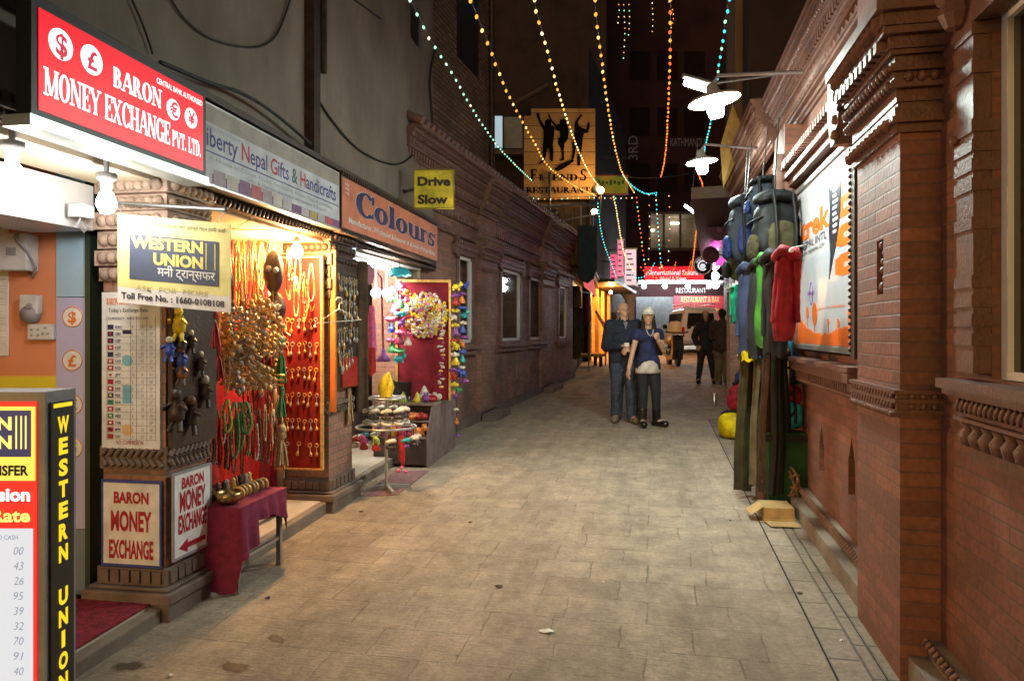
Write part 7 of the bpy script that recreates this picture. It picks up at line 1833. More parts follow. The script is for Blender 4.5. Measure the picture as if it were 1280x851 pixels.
def backpack(px, py, v, w, h, d, fabs, label, yaw=0, seed=0, cordto=None):
    c = spot(px, py, v); t = thing('backpack', label, 'backpack', c)
    fr = FR(c.x, c.y, yaw, c.z - h / 2)
    sack(MB(), lambda x, y, z: fr(x, y, z), h * .84, w * .86, d * .8, .86, .82, 2.8, .016, seed).build('main_bag', FB[fabs[0]], t)
    sack(MB(), lambda x, y, z: fr(z - w * .40, y, h * .86 + x + .03 * math.sin(z * 9)), w * .80, h * .17, d * .92, .9, .9, 2.4, .016, seed + 5).build('lid', FB[fabs[1]], t)
    sack(MB(), lambda x, y, z: fr(x, d * .44 + y, h * .10 + z), h * .46, w * .60, d * .30, .8, .9, 2.6, .012, seed + 2).build('pocket', FB[fabs[2]], t)
    for s_ in (-1, 1):
        sack(MB(), lambda x, y, z: fr(s_ * w * .45 + x, y, h * .06 + z), h * .34, w * .17, d * .5, .75, .9, 2.4, .012, seed + 3 + s_).build('side_pocket', FB[fabs[1 if s_ > 0 else 2]], t)
        m_ = MB(); m_.tube([fr(s_ * w * .2, d * .42, h * .95), fr(s_ * w * .2, d * .52, h * .72), fr(s_ * w * .2, d * .62, h * .4), fr(s_ * w * .19, d * .6, h * .15), fr(s_ * w * .18, d * .4, h * .02)], .011, 5, sx=1.8); m_.box(fr, s_ * w * .2 - .016, s_ * w * .2 + .016, d * .52, d * .545, h * .70, h * .74); m_.build('strap', FB['black'], t)
        m_ = MB(); m_.tube([fr(s_ * w * (.36 + .09 * math.sin(a)), -d * .1 + d * .42 * math.cos(a), h * .62 - .02 * a) for a in [i * PI / 8 for i in range(9)]], .009, 5); m_.build('side_strap', FB['black'], t)
    m_ = MB(); q = fr(0, 0, h * .93); m_.tube([q, q + Vector((0, 0, .06)), Vector((q.x + .05, q.y + .03, HZ - .38))], .006, 5); m_.build('cord', M['wire'], t)
backpack(968, 284, .24, .42, .62, .30, ('black', 'charcoal', 'olive'), 'big black backpack with an olive pocket, nearest the poster', 10, 1)
backpack(954, 246, .28, .30, .34, .26, ('greyblue', 'charcoal', 'blue'), 'grey backpack with a blue side strip hanging highest', -8, 2)
backpack(934, 286, .36, .42, .66, .28, ('greyblue', 'greyblue', 'blue'), 'grey and blue backpack hanging at the street side', 0, 3)
backpack(929, 320, .36, .38, .5, .26, ('moss', 'moss', 'charcoal'), 'moss green backpack half hidden below the grey and blue one', 5, 4)
# duffels, crate, boxes, rope
def duffel(c, r, L, yaw, fab, label, trim='black', squash=.85, standing=False):
    t = thing('duffel_bag', label, 'duffel bag', c); fr = FR(c.x, c.y, yaw, c.z); sd = len(label)
    if standing:
        sack(MB(), lambda x, y, z: fr(x, y, z), L, 2 * r, 1.5 * r, .55, .95, 3, .02, sd).build('bag', FB[fab], t)
        m_ = MB(); m_.tube([fr(-r * .62, 0, L * .97), fr(-r * .2, 0, L + .03), fr(r * .2, 0, L + .03), fr(r * .62, 0, L * .97)], .022, 7); m_.box(fr, -r * .95, r * .95, r * .74, r * .78, L * .06, L * .12); m_.build('strap', FB[trim], t)
    else:
        sack(MB(), lambda x, y, z: fr(z - L / 2, x * .95, r * .92 + y), L, 1.9 * r, 1.8 * r, .93, .93, 2.9, .022, sd).build('bag', FB[fab], t)
        m_ = MB()
        for q in (-.24, .24): m_.tube([fr(L * q, r * 1.0 * math.copysign(abs(math.sin(a)) ** .75, math.sin(a)), r * .93 + r * .94 * math.copysign(abs(math.cos(a)) ** .75, math.cos(a))) for a in [-1.9 + i * .38 for i in range(11)]], .012, 5, sx=1.6)
        m_.tube([fr(-L * .24, r * .98, r * 1.3), fr(-L * .1, r * 1.16, r * 1.02), fr(L * .1, r * 1.16, r * 1.02), fr(L * .24, r * .98, r * 1.3)], .012, 5)
        m_.tube([fr(L * q, 0, r * 1.86) for q in (-.4, -.1, .2, .4)], .008, 5); m_.build('strap', FB[trim], t)
c = G(908, 549); duffel(c + Vector((.18, .1, 0)), .19, .56, 38, 'yellow', 'plump bright yellow duffel bag on the pavement')
duffel(c + Vector((.24, .25, .33)), .15, .36, 20, 'red', 'red duffel bag stacked on top of the yellow one', standing=True)
duffel(c + Vector((.42, .35, .6)), .14, .4, 10, 'blue', 'blue duffel bag topmost behind the trousers')
cr = spot(981, 560, .14); cr.z = zg(cr.y)
t = thing('crate', 'dark green crate against the gallery wall under the cyan bag', 'crate', cr); fr = FR(cr.x, cr.y, -11, cr.z)
mb = MB(); mb.box(fr, -.17, .15, -.2, .2, .0, .62); mb.build('body', FB['darkgreen'], t, bev=.015)
mb = MB(); mb.box(fr, -.185, .165, .19, .215, .55, .6); mb.box(fr, -.185, .165, .19, .215, .02, .07); mb.build('rim', FB['black'], t)
duffel(cr + Vector((-.02, 0, .622)), .13, .32, -8, 'cyan', 'cyan bag lying on the dark green crate'); duffel(cr + Vector((-.01, .02, .82)), .10, .3, -8, 'red', 'small crimson bag squeezed between the cyan and the blue bag'); duffel(cr + Vector((0, .02, .99)), .15, .32, -8, 'blue', 'royal blue bag topmost of the pile beside the wall')
c = G(976, 654); fr = FR(c.x, c.y, -8, c.z); cb = mat('cardboard', (.42, .27, .11), .8, 0, .2, 9, .2, 40)
t = thing('cardboard_box', 'flattened open cardboard box on the gutter stones', 'box', c)
mb = MB(); mb.box(fr, -.12, .10, -.26, .0, .008, .115); mb.build('body', cb, t)
mb = MB()
for q in ([(-.125, .012, .02), (.105, .012, .02), (.115, .14, .012), (-.10, .15, .015)], [(-.122, -.02, .118), (-.122, -.22, .118), (-.22, -.2, .06), (-.21, -.04, .05)]):
    mb.face([fr(*p) for p in q]); mb.face([fr(p[0], p[1], p[2] - .004) for p in reversed(q)])
mb.box(fr, -.125, .105, -.002, .012, .008, .03); mb.build('flap', cb, t)
c = G(972, 634, 0); fr = FR(c.x, c.y, -8, c.z); t = thing('wooden_box', 'low reddish brown box behind the cardboard box', 'box', c)
mb = MB(); mb.box(fr, -.12, .18, -.3, .0, .0, .2); mb.build('body', mat('red_brown_board', (.12, .04, .025), .6, 0, .25, 8), t, bev=.006)
mb = MB(); mb.box(fr, -.13, .19, -.31, .012, .201, .225); mb.build('lid', mat('red_brown_lid', (.15, .05, .03), .6), t)
c = spot(988, 600, .12); mb = MB()
mb.tube([c + Vector((.03 * math.cos(i * .9) * (1 + .4 * math.sin(i)), -.06 - .05 * math.sin(i * .9 + .4), .1 * math.sin(i * .43) - .02 + .06 * math.cos(i * .77))) for i in range(40)], .012, 6)
mb.tube([c + Vector((0, -.06, 0)), c + Vector((-.01, -.03, .14)), c + Vector((.0, .0, .22))], .012, 6)
tag(mb.build('rope', mat('brown_rope', (.2, .12, .07), .9, 0, .3, 30, .6, 120), loc=c), 'tangled brown rope hanging beside the dark green crate', 'rope')
# trekking poster
t = thing('poster', 'big white and orange trekking poster in the carved frame of the gallery', 'poster', WR(ut1, 0, zbot))
V = .035; u0, u1, z0, z1 = ut1 + .0, ut0 - .0, zbot, ztop; PW, PH = u1 - u0, z1 - z0
mb = MB(); mb.box(WR, u0 + .03, u1 - .03, -.03, V - .004, z0 + .03, z1 - .03); mb.box(WR, u0 + .03, u1 - .03, V - .0035, V, z0 + .03, z1 - .03); mb.build('sheet', mat('poster_white', (.42, .41, .435), .3, 0, .04, 3), t)
mb = MB()
for q in ((u0, u1, z0, z0 + .035), (u0, u1, z1 - .035, z1), (u0, u0 + .03, z0 + .0355, z1 - .0355), (u1 - .03, u1, z0 + .0355, z1 - .0355)): mb.box(WR, q[0], q[1], -.02, V + .02, q[2], q[3])
mb.build('rim', M['metal'], t)
uo = emit('unused', (0, 0, 0), 0); bpy.data.materials.remove(uo)
PO = mat('poster_orange', (.72, .14, .015), .3, 0, .04, 3); PB = paint('poster_black', (.02, .02, .03), .3)
fx_ = lambda f: u0 + PW * f; fz_ = lambda f: z0 + PH * f
mb = MB(); mb.text('trek', WR, fx_(.13), fz_(.66), PH * .13, V + .003, w=PW * .49, bold=.03)
for i, (a, b) in enumerate(((.80, .9), (.655, .76), (.515, .62), (.375, .48))):
    zc, hh = fz_((a + b) / 2), PH * (b - a) / 2; q = [(fx_(.72) + hh * .5 * (1 - math.cos(s_)), zc + sg * (hh * .55 + hh * .45 * math.sin(s_))) for s_, sg in ()]
    mb.prism(WR, [(fx_(.70), zc - hh * .7), (fx_(0.785), zc - hh * .92), (fx_(.74), zc - hh), (fx_(.975), zc - hh), (fx_(.975), zc + hh), (fx_(.74), zc + hh), (fx_(0.785), zc + hh * .92), (fx_(.70), zc + hh * .7)], V, V + .002)
rr = random.Random(4); sk = [(.035, .033), (.975, .033)]
top = []
for i in range(60):
    f = .975 - .94 * i / 59; h_ = .105 + .02 * math.sin(f * 9) + .05 * max(0, 1 - abs(f - .12) / .12); h_ += rr.choice((0, 0, .006, .014)); top += [(f, h_), (f - .006, h_ + rr.uniform(-.004, .006))]
for f, h_, w_ in ((.2, .26, .05), (.86, .2, .05), (.14, .2, .03)): pass
mb.prism(WR, [(fx_(a), fz_(b)) for a, b in sk + top], V, V + .002)
for f, a, b, r_ in ((.38, .10, .19, .045), (.25, .13, .2, .025), (.9, .10, .155, .04), (.6, .1, .14, .012), (.74, .1, .13, .016)):
    mb.box(WR, fx_(f) - .006, fx_(f) + .006, V + .0005, V + .003, fz_(a), fz_(b)); mb.lathe(WR(fx_(f), V, fz_(b + .015)), [(r_ * PW, 0), (r_ * PW, .0035)], 10, axis=WR.n)
mb.text('Gateway to the Himalayas', WR, fx_(.33), fz_(.225), PH * .018, V + .003, w=PW * .5, shear=.2); mb.text('TREK', WR, fx_(.74), fz_(.94), PH * .018, V + .003, w=PW * .2)
mb.build('orange_print', PO, t)
mb = MB(); mb.text('NEPAL INTL', WR, fx_(.13), fz_(.60), PH * .045, V + .003, w=PW * .44); mb.text('WWW.TREKNEPAL.COM', WR, fx_(.14), fz_(.562), PH * .022, V + .003, w=PW * .40)
mb.prism(WR, [(fx_(0.613), fz_(.62)), (fx_(0.628), fz_(.74)), (fx_(0.605), fz_(.86)), (fx_(0.642), fz_(.82)), (fx_(0.665), fz_(.9)), (fx_(0.695), fz_(.84)), (fx_(0.732), fz_(.95)), (fx_(0.747), fz_(.84)), (fx_(0.777), fz_(.87)), (fx_(0.770), fz_(.70)), (fx_(0.725), fz_(.56)), (fx_(0.665), fz_(.47)), (fx_(0.613), fz_(.375)), (fx_(0.635), fz_(.5))], V, V + .0045)
mb.build('black_print', PB, t)
mb = MB()
for i in range(9): mb.box(WR, fx_(.675), fx_(.72 + .012 * (i % 3)), V + .005, V + .006, fz_(.60 + i * .03), fz_(.615 + i * .03))
for i, w_ in enumerate(('KATHMANDU', 'EVEREST', 'POKHARA', 'ANNAPURNA')): mb.text(w_, WR, fx_(.82), fz_((.835, .69, .55, .41)[i]), PH * .03, V + .004, w=PW * .14)
mb.build('white_print', WHT, t)
mb = MB(); mb.text('NEPAL', WR, fx_(.26), fz_(.318), PH * .02, V + .003, w=PW * .12, bold=.03); mb.tube([WR(fx_(.32) + .05 * math.cos(a), V + .002, fz_(.325) + .085 * math.sin(a)) for a in [i * PI / 6 for i in range(12)]], .003, 4, closed=True)
mb.build('purple_print', paint('poster_purple', (.2, .05, .3)), t)
# ---------------------------------------------------------------- people
SK = {'pale': mat('skin_pale', (.55, .33, .23), .5, 0, .08, 20), 'tan': mat('skin_tan', (.45, .25, .15), .5, 0, .08, 20), 'brown': mat('skin_brown', (.2, .1, .06), .5, 0, .08, 20)}
CLO = {k: mat(k + '_wear', c, .85, 0, .25, 9, .35, 45) for k, c in {'navy': (.014, .02, .045), 'blue': (.014, .022, .09), 'denim': (.03, .045, .075), 'black': (.012, .012, .013), 'white': (.55, .5, .47), 'brown': (.05, .033, .022), 'khaki': (.16, .115, .06), 'hair': (.012, .009, .008), 'shoe': (.18, .14, .10), 'darkdenim': (.010, .014, .02), 'grey': (.2, .2, .2)}.items()}
def pose(c, yaw, H):
    a = rad(yaw); e = Vector((math.cos(a), math.sin(a), 0)); f = Vector((math.sin(a), -math.cos(a), 0))
    return lambda x, y, z: c + e * (x * H) + f * (y * H) + Vector((0, 0, z * H))
def hand(mb, wr, dr, up, s, curl=.5):
    """palm and five bent fingers from wrist along dr; up is the back of the hand"""
    dr = Vector(dr).normalized(); up = Vector(up); up = (up - dr * up.dot(dr)).normalized(); sd = dr.cross(up)
    capsule(mb, wr, wr + dr * s * .45, s * .2, s * .26, 10, .5, up)
    for i, (o, L) in enumerate(((-.21, .42), (-.07, .48), (.07, .45), (.2, .36))):
        p = wr + dr * s * .48 + sd * s * o; q = p + (dr * math.cos(curl) - up * math.sin(curl)) * s * L * .5; r_ = q + (dr * math.cos(curl * 2.2) - up * math.sin(curl * 2.2)) * s * L * .5
        capsule(mb, p, q, s * .075, s * .068, 7); capsule(mb, q, r_, s * .068, s * .055, 7)
    p = wr + dr * s * .15 - sd * s * .2; q = p + (dr * .7 - sd * .6).normalized() * s * .25; capsule(mb, p, q, s * .085, s * .07, 7); capsule(mb, q, q + (dr * .9 - up * .4).normalized() * s * .2, s * .07, s * .055, 7)
def head(mb, p, H, tilt=0.0, turn=0.0):
    """skull, jaw, nose, lips, brow, ears; p(x,y,z) is the body frame, returns the head frame"""
    z0 = .872; ct, st = math.cos(turn), math.sin(turn); cn, sn = math.cos(tilt), math.sin(tilt)
    def h(x, y, z):
        y, z = y * cn + z * sn, z * cn - y * sn
        x, y = x * ct - y * st, x * st + y * ct
        return p(x, y + .006, z0 + z)
    capsule(mb, h(0, -.008, .07), h(0, -.004, .078), .047 * H, .047 * H, 16); capsule(mb, h(0, .012, .03), h(0, .004, .06), .036 * H, .043 * H, 14)
    capsule(mb, h(0, .026, .006), h(0, .012, .03), .021 * H, .034 * H, 12)
    capsule(mb, h(0, .046, .05), h(0, .056, .033), .006 * H, .009 * H, 8)
    for s_ in (-1, 1): capsule(mb, h(s_ * .045, -.006, .05), h(s_ * .046, -.008, .036), .010 * H, .007 * H, 8); capsule(mb, h(s_ * .026, .037, .058), h(s_ * .01, .043, .057), .006 * H, .006 * H, 7)
    capsule(mb, h(-.011, .044, .017), h(.011, .044, .017), .006 * H, .006 * H, 7)
    return h
def eyes(h, t, H):
    m_ = MB()
    for s_ in (-1, 1): m_.ball(h(s_ * .019, .0445, .0475), .0045 * H, 0, 8, 6)
    m_.build('eyes', CLO['black'], t)
def limb(mb, pts, r, n=12, flat=1.0):
    for i in range(len(pts) - 1): capsule(mb, pts[i], pts[i + 1], r[i], r[i + 1], n, flat)
def person(label, c, yaw, H, skin, J, wear):
    """J: joints in units of height (x right of the figure as seen, y to its front, z up)"""
    t = thing('person', label, 'person', c); p = pose(c, yaw, H); V3 = lambda k: p(*J[k])
    b = MB(); ww = J.get('w', 1.0)
    capsule(b, p(-.045 * ww, 0, .53), p(.045 * ww, 0, .53), .056 * H, .056 * H, 14); capsule(b, p(0, .0, .54), p(0, .0, .68), .078 * H * ww, .085 * H * ww, 16, .72, p(0, 1, 0) - p(0, 0, 0))
    capsule(b, p(-.06 * ww, 0, .765), p(.06 * ww, 0, .765), .062 * H, .062 * H, 14); capsule(b, p(0, -.005, .80), p(0, .002, .885), .036 * H * ww, .031 * H, 12)
    for s_ in 'lr':
        limb(b, [V3('sh' + s_), V3('el' + s_), V3('wr' + s_)], [.036 * H * ww, .027 * H * ww, .02 * H]); limb(b, [V3('hp' + s_), V3('kn' + s_), V3('an' + s_)], [.058 * H, .038 * H, .026 * H])
        d = V3('wr' + s_) - V3('el' + s_); d = J.get('hd' + s_) and (p(*J['hd' + s_]) - p(0, 0, 0)) or d; hand(b, V3('wr' + s_) + d.normalized() * .008, d, J.get('up' + s_) and (p(*J['up' + s_]) - p(0, 0, 0)) or (p(0, 1, .2) - p(0, 0, 0)), .105 * H, J.get('curl' + s_, .5))
        capsule(b, V3('an' + s_), p(J['an' + s_][0] + J.get('ft' + s_, (0, .09))[0], J['an' + s_][1] + J.get('ft' + s_, (0, .09))[1], J['an' + s_][2] - .018), .027 * H, .022 * H, 10)
    h = head(b, p, H, J.get('tilt', 0), J.get('turn', 0))
    organic(b, 'body', SK[skin], t, voxel=.0085, smooth=4); eyes(h, t, H)
    wear(t, p, h, H, V3, J, ww)
    return t
def top_wear(t, p, H, V3, ww, m_, name, hem=.48, sleeve=1.0, x=.012, neck=True, crease=.02):
    b = MB(); k = x
    hr = (.072 if ww >= 1 else .062) * H + k; capsule(b, p(-.04 * ww, 0, hem + .06), p(.04 * ww, 0, hem + .06), hr, hr, 14); capsule(b, p(0, 0, hem + .05), p(0, 0, .68), .085 * H * ww + k, .088 * H * ww + k, 18, .76, p(0, 1, 0) - p(0, 0, 0)); capsule(b, p(-.062 * ww, 0, .765), p(.062 * ww, 0, .765), .06 * H + k, .06 * H + k, 14)
    if neck: capsule(b, p(0, -.008, .80), p(0, -.01, .835), .05 * H, .043 * H, 12)
    for s_ in 'lr':
        e, w = V3('el' + s_), V3('wr' + s_)
        if sleeve >= 1: limb(b, [V3('sh' + s_), e, e.lerp(w, .93)], [.045 * H * ww + k, .036 * H + k, .027 * H + k * .6])
        elif sleeve > 0: limb(b, [V3('sh' + s_), V3('sh' + s_).lerp(e, sleeve)], [.042 * H * ww + k, .036 * H + k])
    return organic(b, name, m_, t, voxel=.010, smooth=3, crease=crease, cscale=13)
def leg_wear(t, p, H, V3, m_, name, x=.012, to=.97, crease=.02, flare=0.0):
    b = MB(); capsule(b, p(-.042, 0, .525), p(.042, 0, .525), .059 * H + x, .059 * H + x, 14)
    for s_ in 'lr':
        kn, an = V3('kn' + s_), V3('an' + s_); limb(b, [V3('hp' + s_), kn, kn.lerp(an, to)], [.06 * H + x, .04 * H + x + flare * .5, .027 * H + x * 1.3 + flare])
    return organic(b, name, m_, t, voxel=.010, smooth=3, crease=crease, cscale=12)
def shoes(t, p, H, V3, J, m_, name, boot=0.0):
    for s_ in 'lr':
        b = MB(); a = J['an' + s_]; f = J.get('ft' + s_, (0, .09)); z = a[2] - .024
        capsule(b, p(a[0] - f[0] * .25, a[1] - f[1] * .25, z), p(a[0] + f[0] * 1.05, a[1] + f[1] * 1.05, a[2] - .019), .03 * H, .031 * H, 12); capsule(b, p(a[0], a[1], a[2]), p(a[0] + f[0] * .5, a[1] + f[1] * .5, z), .03 * H, .026 * H, 10)
        if boot: capsule(b, p(a[0], a[1], a[2]), V3('an' + s_).lerp(V3('kn' + s_), boot), .036 * H, .038 * H, 12)
        organic(b, name, m_, t, voxel=.008, smooth=3)
def bald(t, p, h, H, V3, J, ww):
    top_wear(t, p, H, V3, ww, CLO['navy'], 'jacket', .47, 1.0, .018); leg_wear(t, p, H, V3, CLO['denim'], 'jeans', .014, .98, .02, .012); shoes(t, p, H, V3, J, CLO['shoe'], 'shoe')
    m_ = MB(); m_.prism(FR(p(0, .075, .80).x, p(0, .075, .80).y, -4, 0), [(-.03, p(0, 0, .825).z), (.035, p(0, 0, .825).z), (.004, p(0, 0, .76).z)], -.05, .002); m_.build('shirt_collar', CLO['grey'], t)
    b = MB()
    for s_ in (-1, 1): capsule(b, h(s_ * .042, -.02, .055), h(s_ * .03, -.042, .05), .014 * H, .013 * H, 8)
    organic(b, 'cropped_hair', mat('grey_stubble', (.16, .12, .1), .9), t, voxel=.008, smooth=2)
MAN = G(780, 527); HM = 1.77
JM = dict(w=1.12, shl=(-.105, 0, .79), ell=(-.142, -.01, .625), wrl=(-.045, .13, .635), shr=(.105, 0, .79), elr=(.14, .0, .62), wrr=(.03, .14, .605), hdl=(.75, .5, .0), hdr=(-.7, .55, -.05), upl=(0, .4, .8), upr=(0, .3, .9), curll=.8, curlr=.7,
          hpl=(-.052, 0, .52), knl=(-.058, .015, .285), anl=(-.062, -.01, .045), hpr=(.052, 0, .52), knr=(.056, .05, .285), anr=(.06, .06, .045), ftl=(-.03, .085), ftr=(.015, .09), tilt=-.32, turn=-.15)
person('balding man in a navy jacket and jeans looking down at a packet in his hands', MAN, 0, HM, 'pale', JM, bald)
pm = pose(MAN, 0, HM); c = pm(-.008, .185, .64); mb = MB(); mb.box(FR(c.x, c.y, 12, c.z), -.035, .035, -.01, .012, -.022, .03); tag(mb.build('paper_packet', M['white'], loc=c, bev=.004), 'small white packet held by the balding man', 'packet')
def capwoman(t, p, h, H, V3, J, ww):
    top_wear(t, p, H, V3, ww * 1.0, CLO['blue'], 'blouse', .492, .22, .008, False, .012)
    b = MB(); R_ = [[p(math.cos(a) * rx * (1 + .02 * math.sin(7 * a + q * 9)), math.sin(a) * ry * (1 + .03 * math.sin(6 * a)), z) for a in [i * PI / 16 for i in range(32)]] for q, (rx, ry, z) in enumerate(((.09, .07, .56), (.102, .08, .515), (.109, .083, .475), (.109, .083, .452), (.10, .076, .454), (.08, .06, .5)))]
    b.grid(R_, closed=True); b.build('white_hem', CLO['white'], t)
    leg_wear(t, p, H, V3, CLO['darkdenim'], 'leggings', .003, .98, .006); shoes(t, p, H, V3, J, mat('boot_leather', (.012, .011, .011), .25), 'boot', .42)
    b = MB(); capsule(b, h(0, -.018, .075), h(0, -.014, .07), .051 * H, .051 * H, 14)
    for s_ in (-1, 1): capsule(b, h(s_ * .04, -.012, .07), p(s_ * .052, .03, .80), .017 * H, .018 * H, 9); capsule(b, p(s_ * .052, .03, .80), p(s_ * .058, .055, .735), .018 * H, .008 * H, 9)
    organic(b, 'hair', CLO['hair'], t, voxel=.009, smooth=3)
    b = MB(); capsule(b, h(0, -.004, .088), h(0, -.004, .094), .054 * H, .05 * H, 16); capsule(b, h(-.02, .05, .082), h(.02, .05, .082), .026 * H, .026 * H, 12, .3, p(0, 0, 1) - p(0, 0, 0)); capsule(b, h(-.012, .066, .08), h(.012, .066, .08), .024 * H, .024 * H, 12, .25, p(0, 0, 1) - p(0, 0, 0)); organic(b, 'cap', mat('cap_cloth', (.66, .64, .55), .8), t, voxel=.008, smooth=3)
    b = MB(); b.tube([p(-.03, .06, .82), p(-.02, .075, .785), p(0, .083, .765), p(.02, .075, .785), p(.03, .06, .82)], .004 * H, 6); b.build('neckline', CLO['white'], t)
    b = MB(); b.tube([p(.09, -.05, .80), p(.105, -.06, .7), p(.11, -.05, .6)], [.03, .07, .05], 9); b.build('black_bag', CLO['black'], t)
JW = dict(w=.82, shl=(-.092, 0, .79), ell=(-.135, .02, .64), wrl=(-.175, .05, .50), shr=(.092, 0, .79), elr=(.125, .04, .64), wrr=(.055, .13, .725), hdr=(-.25, .3, .9), upr=(.5, .6, .1), curlr=1.1, curll=.35, upl=(-1, .2, 0),
          hpl=(-.045, 0, .52), knl=(-.05, .03, .285), anl=(-.052, .02, .05), hpr=(.045, 0, .52), knr=(.06, .03, .285), anr=(.082, -.03, .045), ftl=(-.01, .09), ftr=(.05, .08), tilt=.04, turn=.22)
WOM = G(810, 533); person('woman in a white cap, navy top and black boots walking beside the balding man', WOM, 4, 1.66, 'pale', JW, capwoman)
def darkwoman(t, p, h, H, V3, J, ww):
    top_wear(t, p, H, V3, ww, CLO['black'], 'coat', .42, 1.0, .014); leg_wear(t, p, H, V3, CLO['black'], 'trousers', .004); shoes(t, p, H, V3, J, CLO['black'], 'shoe')
    b = MB(); capsule(b, h(0, -.016, .075), h(0, -.012, .07), .054 * H, .054 * H, 14); capsule(b, h(0, -.03, .05), p(0, -.055, .7), .05 * H, .04 * H, 12)
    for s_ in (-1, 1): capsule(b, h(s_ * .042, .0, .06), p(s_ * .06, .045, .72), .022 * H, .016 * H, 9)
    organic(b, 'long_hair', CLO['hair'], t, voxel=.011, smooth=3)
JD = dict(w=.9, shl=(-.092, 0, .79), ell=(-.15, .0, .64), wrl=(-.12, .08, .53), shr=(.092, 0, .79), elr=(.14, .0, .63), wrr=(.12, .07, .5), hpl=(-.05, 0, .52), knl=(-.07, .02, .285), anl=(-.10, .02, .045), hpr=(.05, 0, .52), knr=(.08, .0, .285), anr=(.11, -.01, .045), curll=.6)
person('woman with long black hair in a black coat standing near the van', G(882, 479), -10, 1.66, 'tan', JD, darkwoman)
def brownman(t, p, h, H, V3, J, ww):
    top_wear(t, p, H, V3, ww, CLO['brown'], 'jacket', .44, 1.0, .022); leg_wear(t, p, H, V3, CLO['khaki'], 'trousers', .016, .98, .02, .01); shoes(t, p, H, V3, J, CLO['grey'], 'shoe')
    b = MB(); capsule(b, h(0, -.02, .08), h(0, -.012, .08), .052 * H, .05 * H, 14); capsule(b, h(0, -.03, .05), h(0, -.03, .03), .04 * H, .034 * H, 12); organic(b, 'hair', CLO['hair'], t, voxel=.010, smooth=3)
JB = dict(w=1.05, shl=(-.1, 0, .79), ell=(-.14, .03, .63), wrl=(-.08, .13, .6), shr=(.1, 0, .79), elr=(.14, .03, .63), wrr=(.08, .13, .6), hpl=(-.05, 0, .52), knl=(-.055, .01, .285), anl=(-.06, -.01, .045), hpr=(.05, 0, .52), knr=(.055, .02, .285), anr=(.06, .03, .045), tilt=-.1)
person('man in a brown jacket and khaki trousers turned away beside the long haired woman', G(903, 481), 150, 1.70, 'brown', JB, brownman)
def passer(t, p, h, H, V3, J, ww):
    top_wear(t, p, H, V3, ww, CLO['grey'], 'jacket', .45, 1.0, .016); leg_wear(t, p, H, V3, CLO['black'], 'trousers', .012); shoes(t, p, H, V3, J, CLO['black'], 'shoe')
    b = MB(); capsule(b, h(0, -.018, .08), h(0, -.012, .078), .052 * H, .05 * H, 14); organic(b, 'hair', CLO['hair'], t, voxel=.010, smooth=3)
JP = dict(JB, wrl=(-.14, .03, .48), wrr=(.14, .03, .48)); JP.pop('tilt')
person('person in a grey jacket mostly hidden behind the balding man', G(768, 462), 0, 1.62, 'brown', JP, passer)

# ---------------------------------------------------------------- van and scooter at the end of the lane
VB = Vector((0, 0, 0)); vx = (876 - CX) / F * 28.5; vy = 28.5; VB = Vector((vx, vy, zg(vy)))
t = thing('van', 'white minivan with a roof rack seen from behind at the end of the lane', 'van', VB)
f = Frame(VB, (1, 0, 0), (0, -1, 0))   # v runs towards the camera: rear at v=0
def ring(v, w, zb, zt, tw, sh):
    return [(-w, v, zb), (-w, v, sh), (-tw, v, zt - .06), (-tw + .08, v, zt), (tw - .08, v, zt), (tw, v, zt - .06), (w, v, sh), (w, v, zb)]
rings = [ring(0, .72, .42, 1.72, .60, 1.0), ring(-.1, .76, .36, 1.78, .63, 1.02), ring(-1.0, .77, .3, 1.8, .64, 1.02), ring(-2.2, .77, .3, 1.79, .64, 1.02), ring(-2.75, .77, .3, 1.7, .62, 1.02), ring(-3.25, .75, .32, 1.08, .66, 1.0), ring(-3.5, .68, .36, .95, .6, .88)]
mb = MB(); rows = [[f(*q) for q in r_] for r_ in rings]; mb.grid(rows, closed=True, smooth=False); mb.face(list(reversed(rows[0]))); mb.face(rows[-1]); mb.build('body', mat('van_white', (.62, .6, .57), .25, 0, .06, 2, coat=.5), t, bev=.035)
gl = mat('van_glass', (.012, .014, .016), .06)
mb = MB(); mb.prism(f, [(-.56, 1.08), (.56, 1.08), (.5, 1.6), (-.5, 1.6)], -.05, .012); w_ = mb.build('rear_window', gl, t); LOC[w_.name] = LOC[t.name]
mb = MB(); mb.tube([f(-.1, .02, 1.1), f(.3, .03, 1.22)], .012, 5); mb.build('wiper', BLK, w_)
for s_ in (-1, 1):
    mb = MB(); mb.prism(Frame(f(s_ * .70, 0, 0), (0, 1, 0), (s_, 0, 0)), [(.25, 1.1), (2.5, 1.1), (2.45, 1.6), (.3, 1.6)], -.03, .02); mb.build('side_window', gl, t)
    mb = MB(); mb.box(f, s_ * .70 - .06, s_ * .70 + .06, -.03, .018, .78, 1.05); mb.box(f, s_ * .70 - .05, s_ * .70 + .05, -.03, .02, .68, .77); mb.build('tail_lamp', mat('tail_red', (.45, .02, .015), .2), t)
    for v in (-.65, -2.75):
        mb = MB(); mb.lathe(f(s_ * .66 - .09, v, .27), [(.16, -.0), (.26, .0), (.27, .03), (.27, .15), (.26, .18), (.16, .18)], 18, axis=(1, 0, 0)); w_ = mb.build('wheel', BLK, t); LOC[w_.name] = LOC[t.name]
        mb = MB(); mb.lathe(f(s_ * .66 - .09, v, .27), [(0, -.004), (.15, -.004), (.15, .184), (0, .184)], 14, axis=(1, 0, 0)); mb.build('rim', M['metal'], w_)
mb = MB(); mb.box(f, -.76, .76, -.1, .07, .36, .52); mb.build('bumper', mat('bumper_grey', (.3, .3, .3), .5), t, bev=.02)
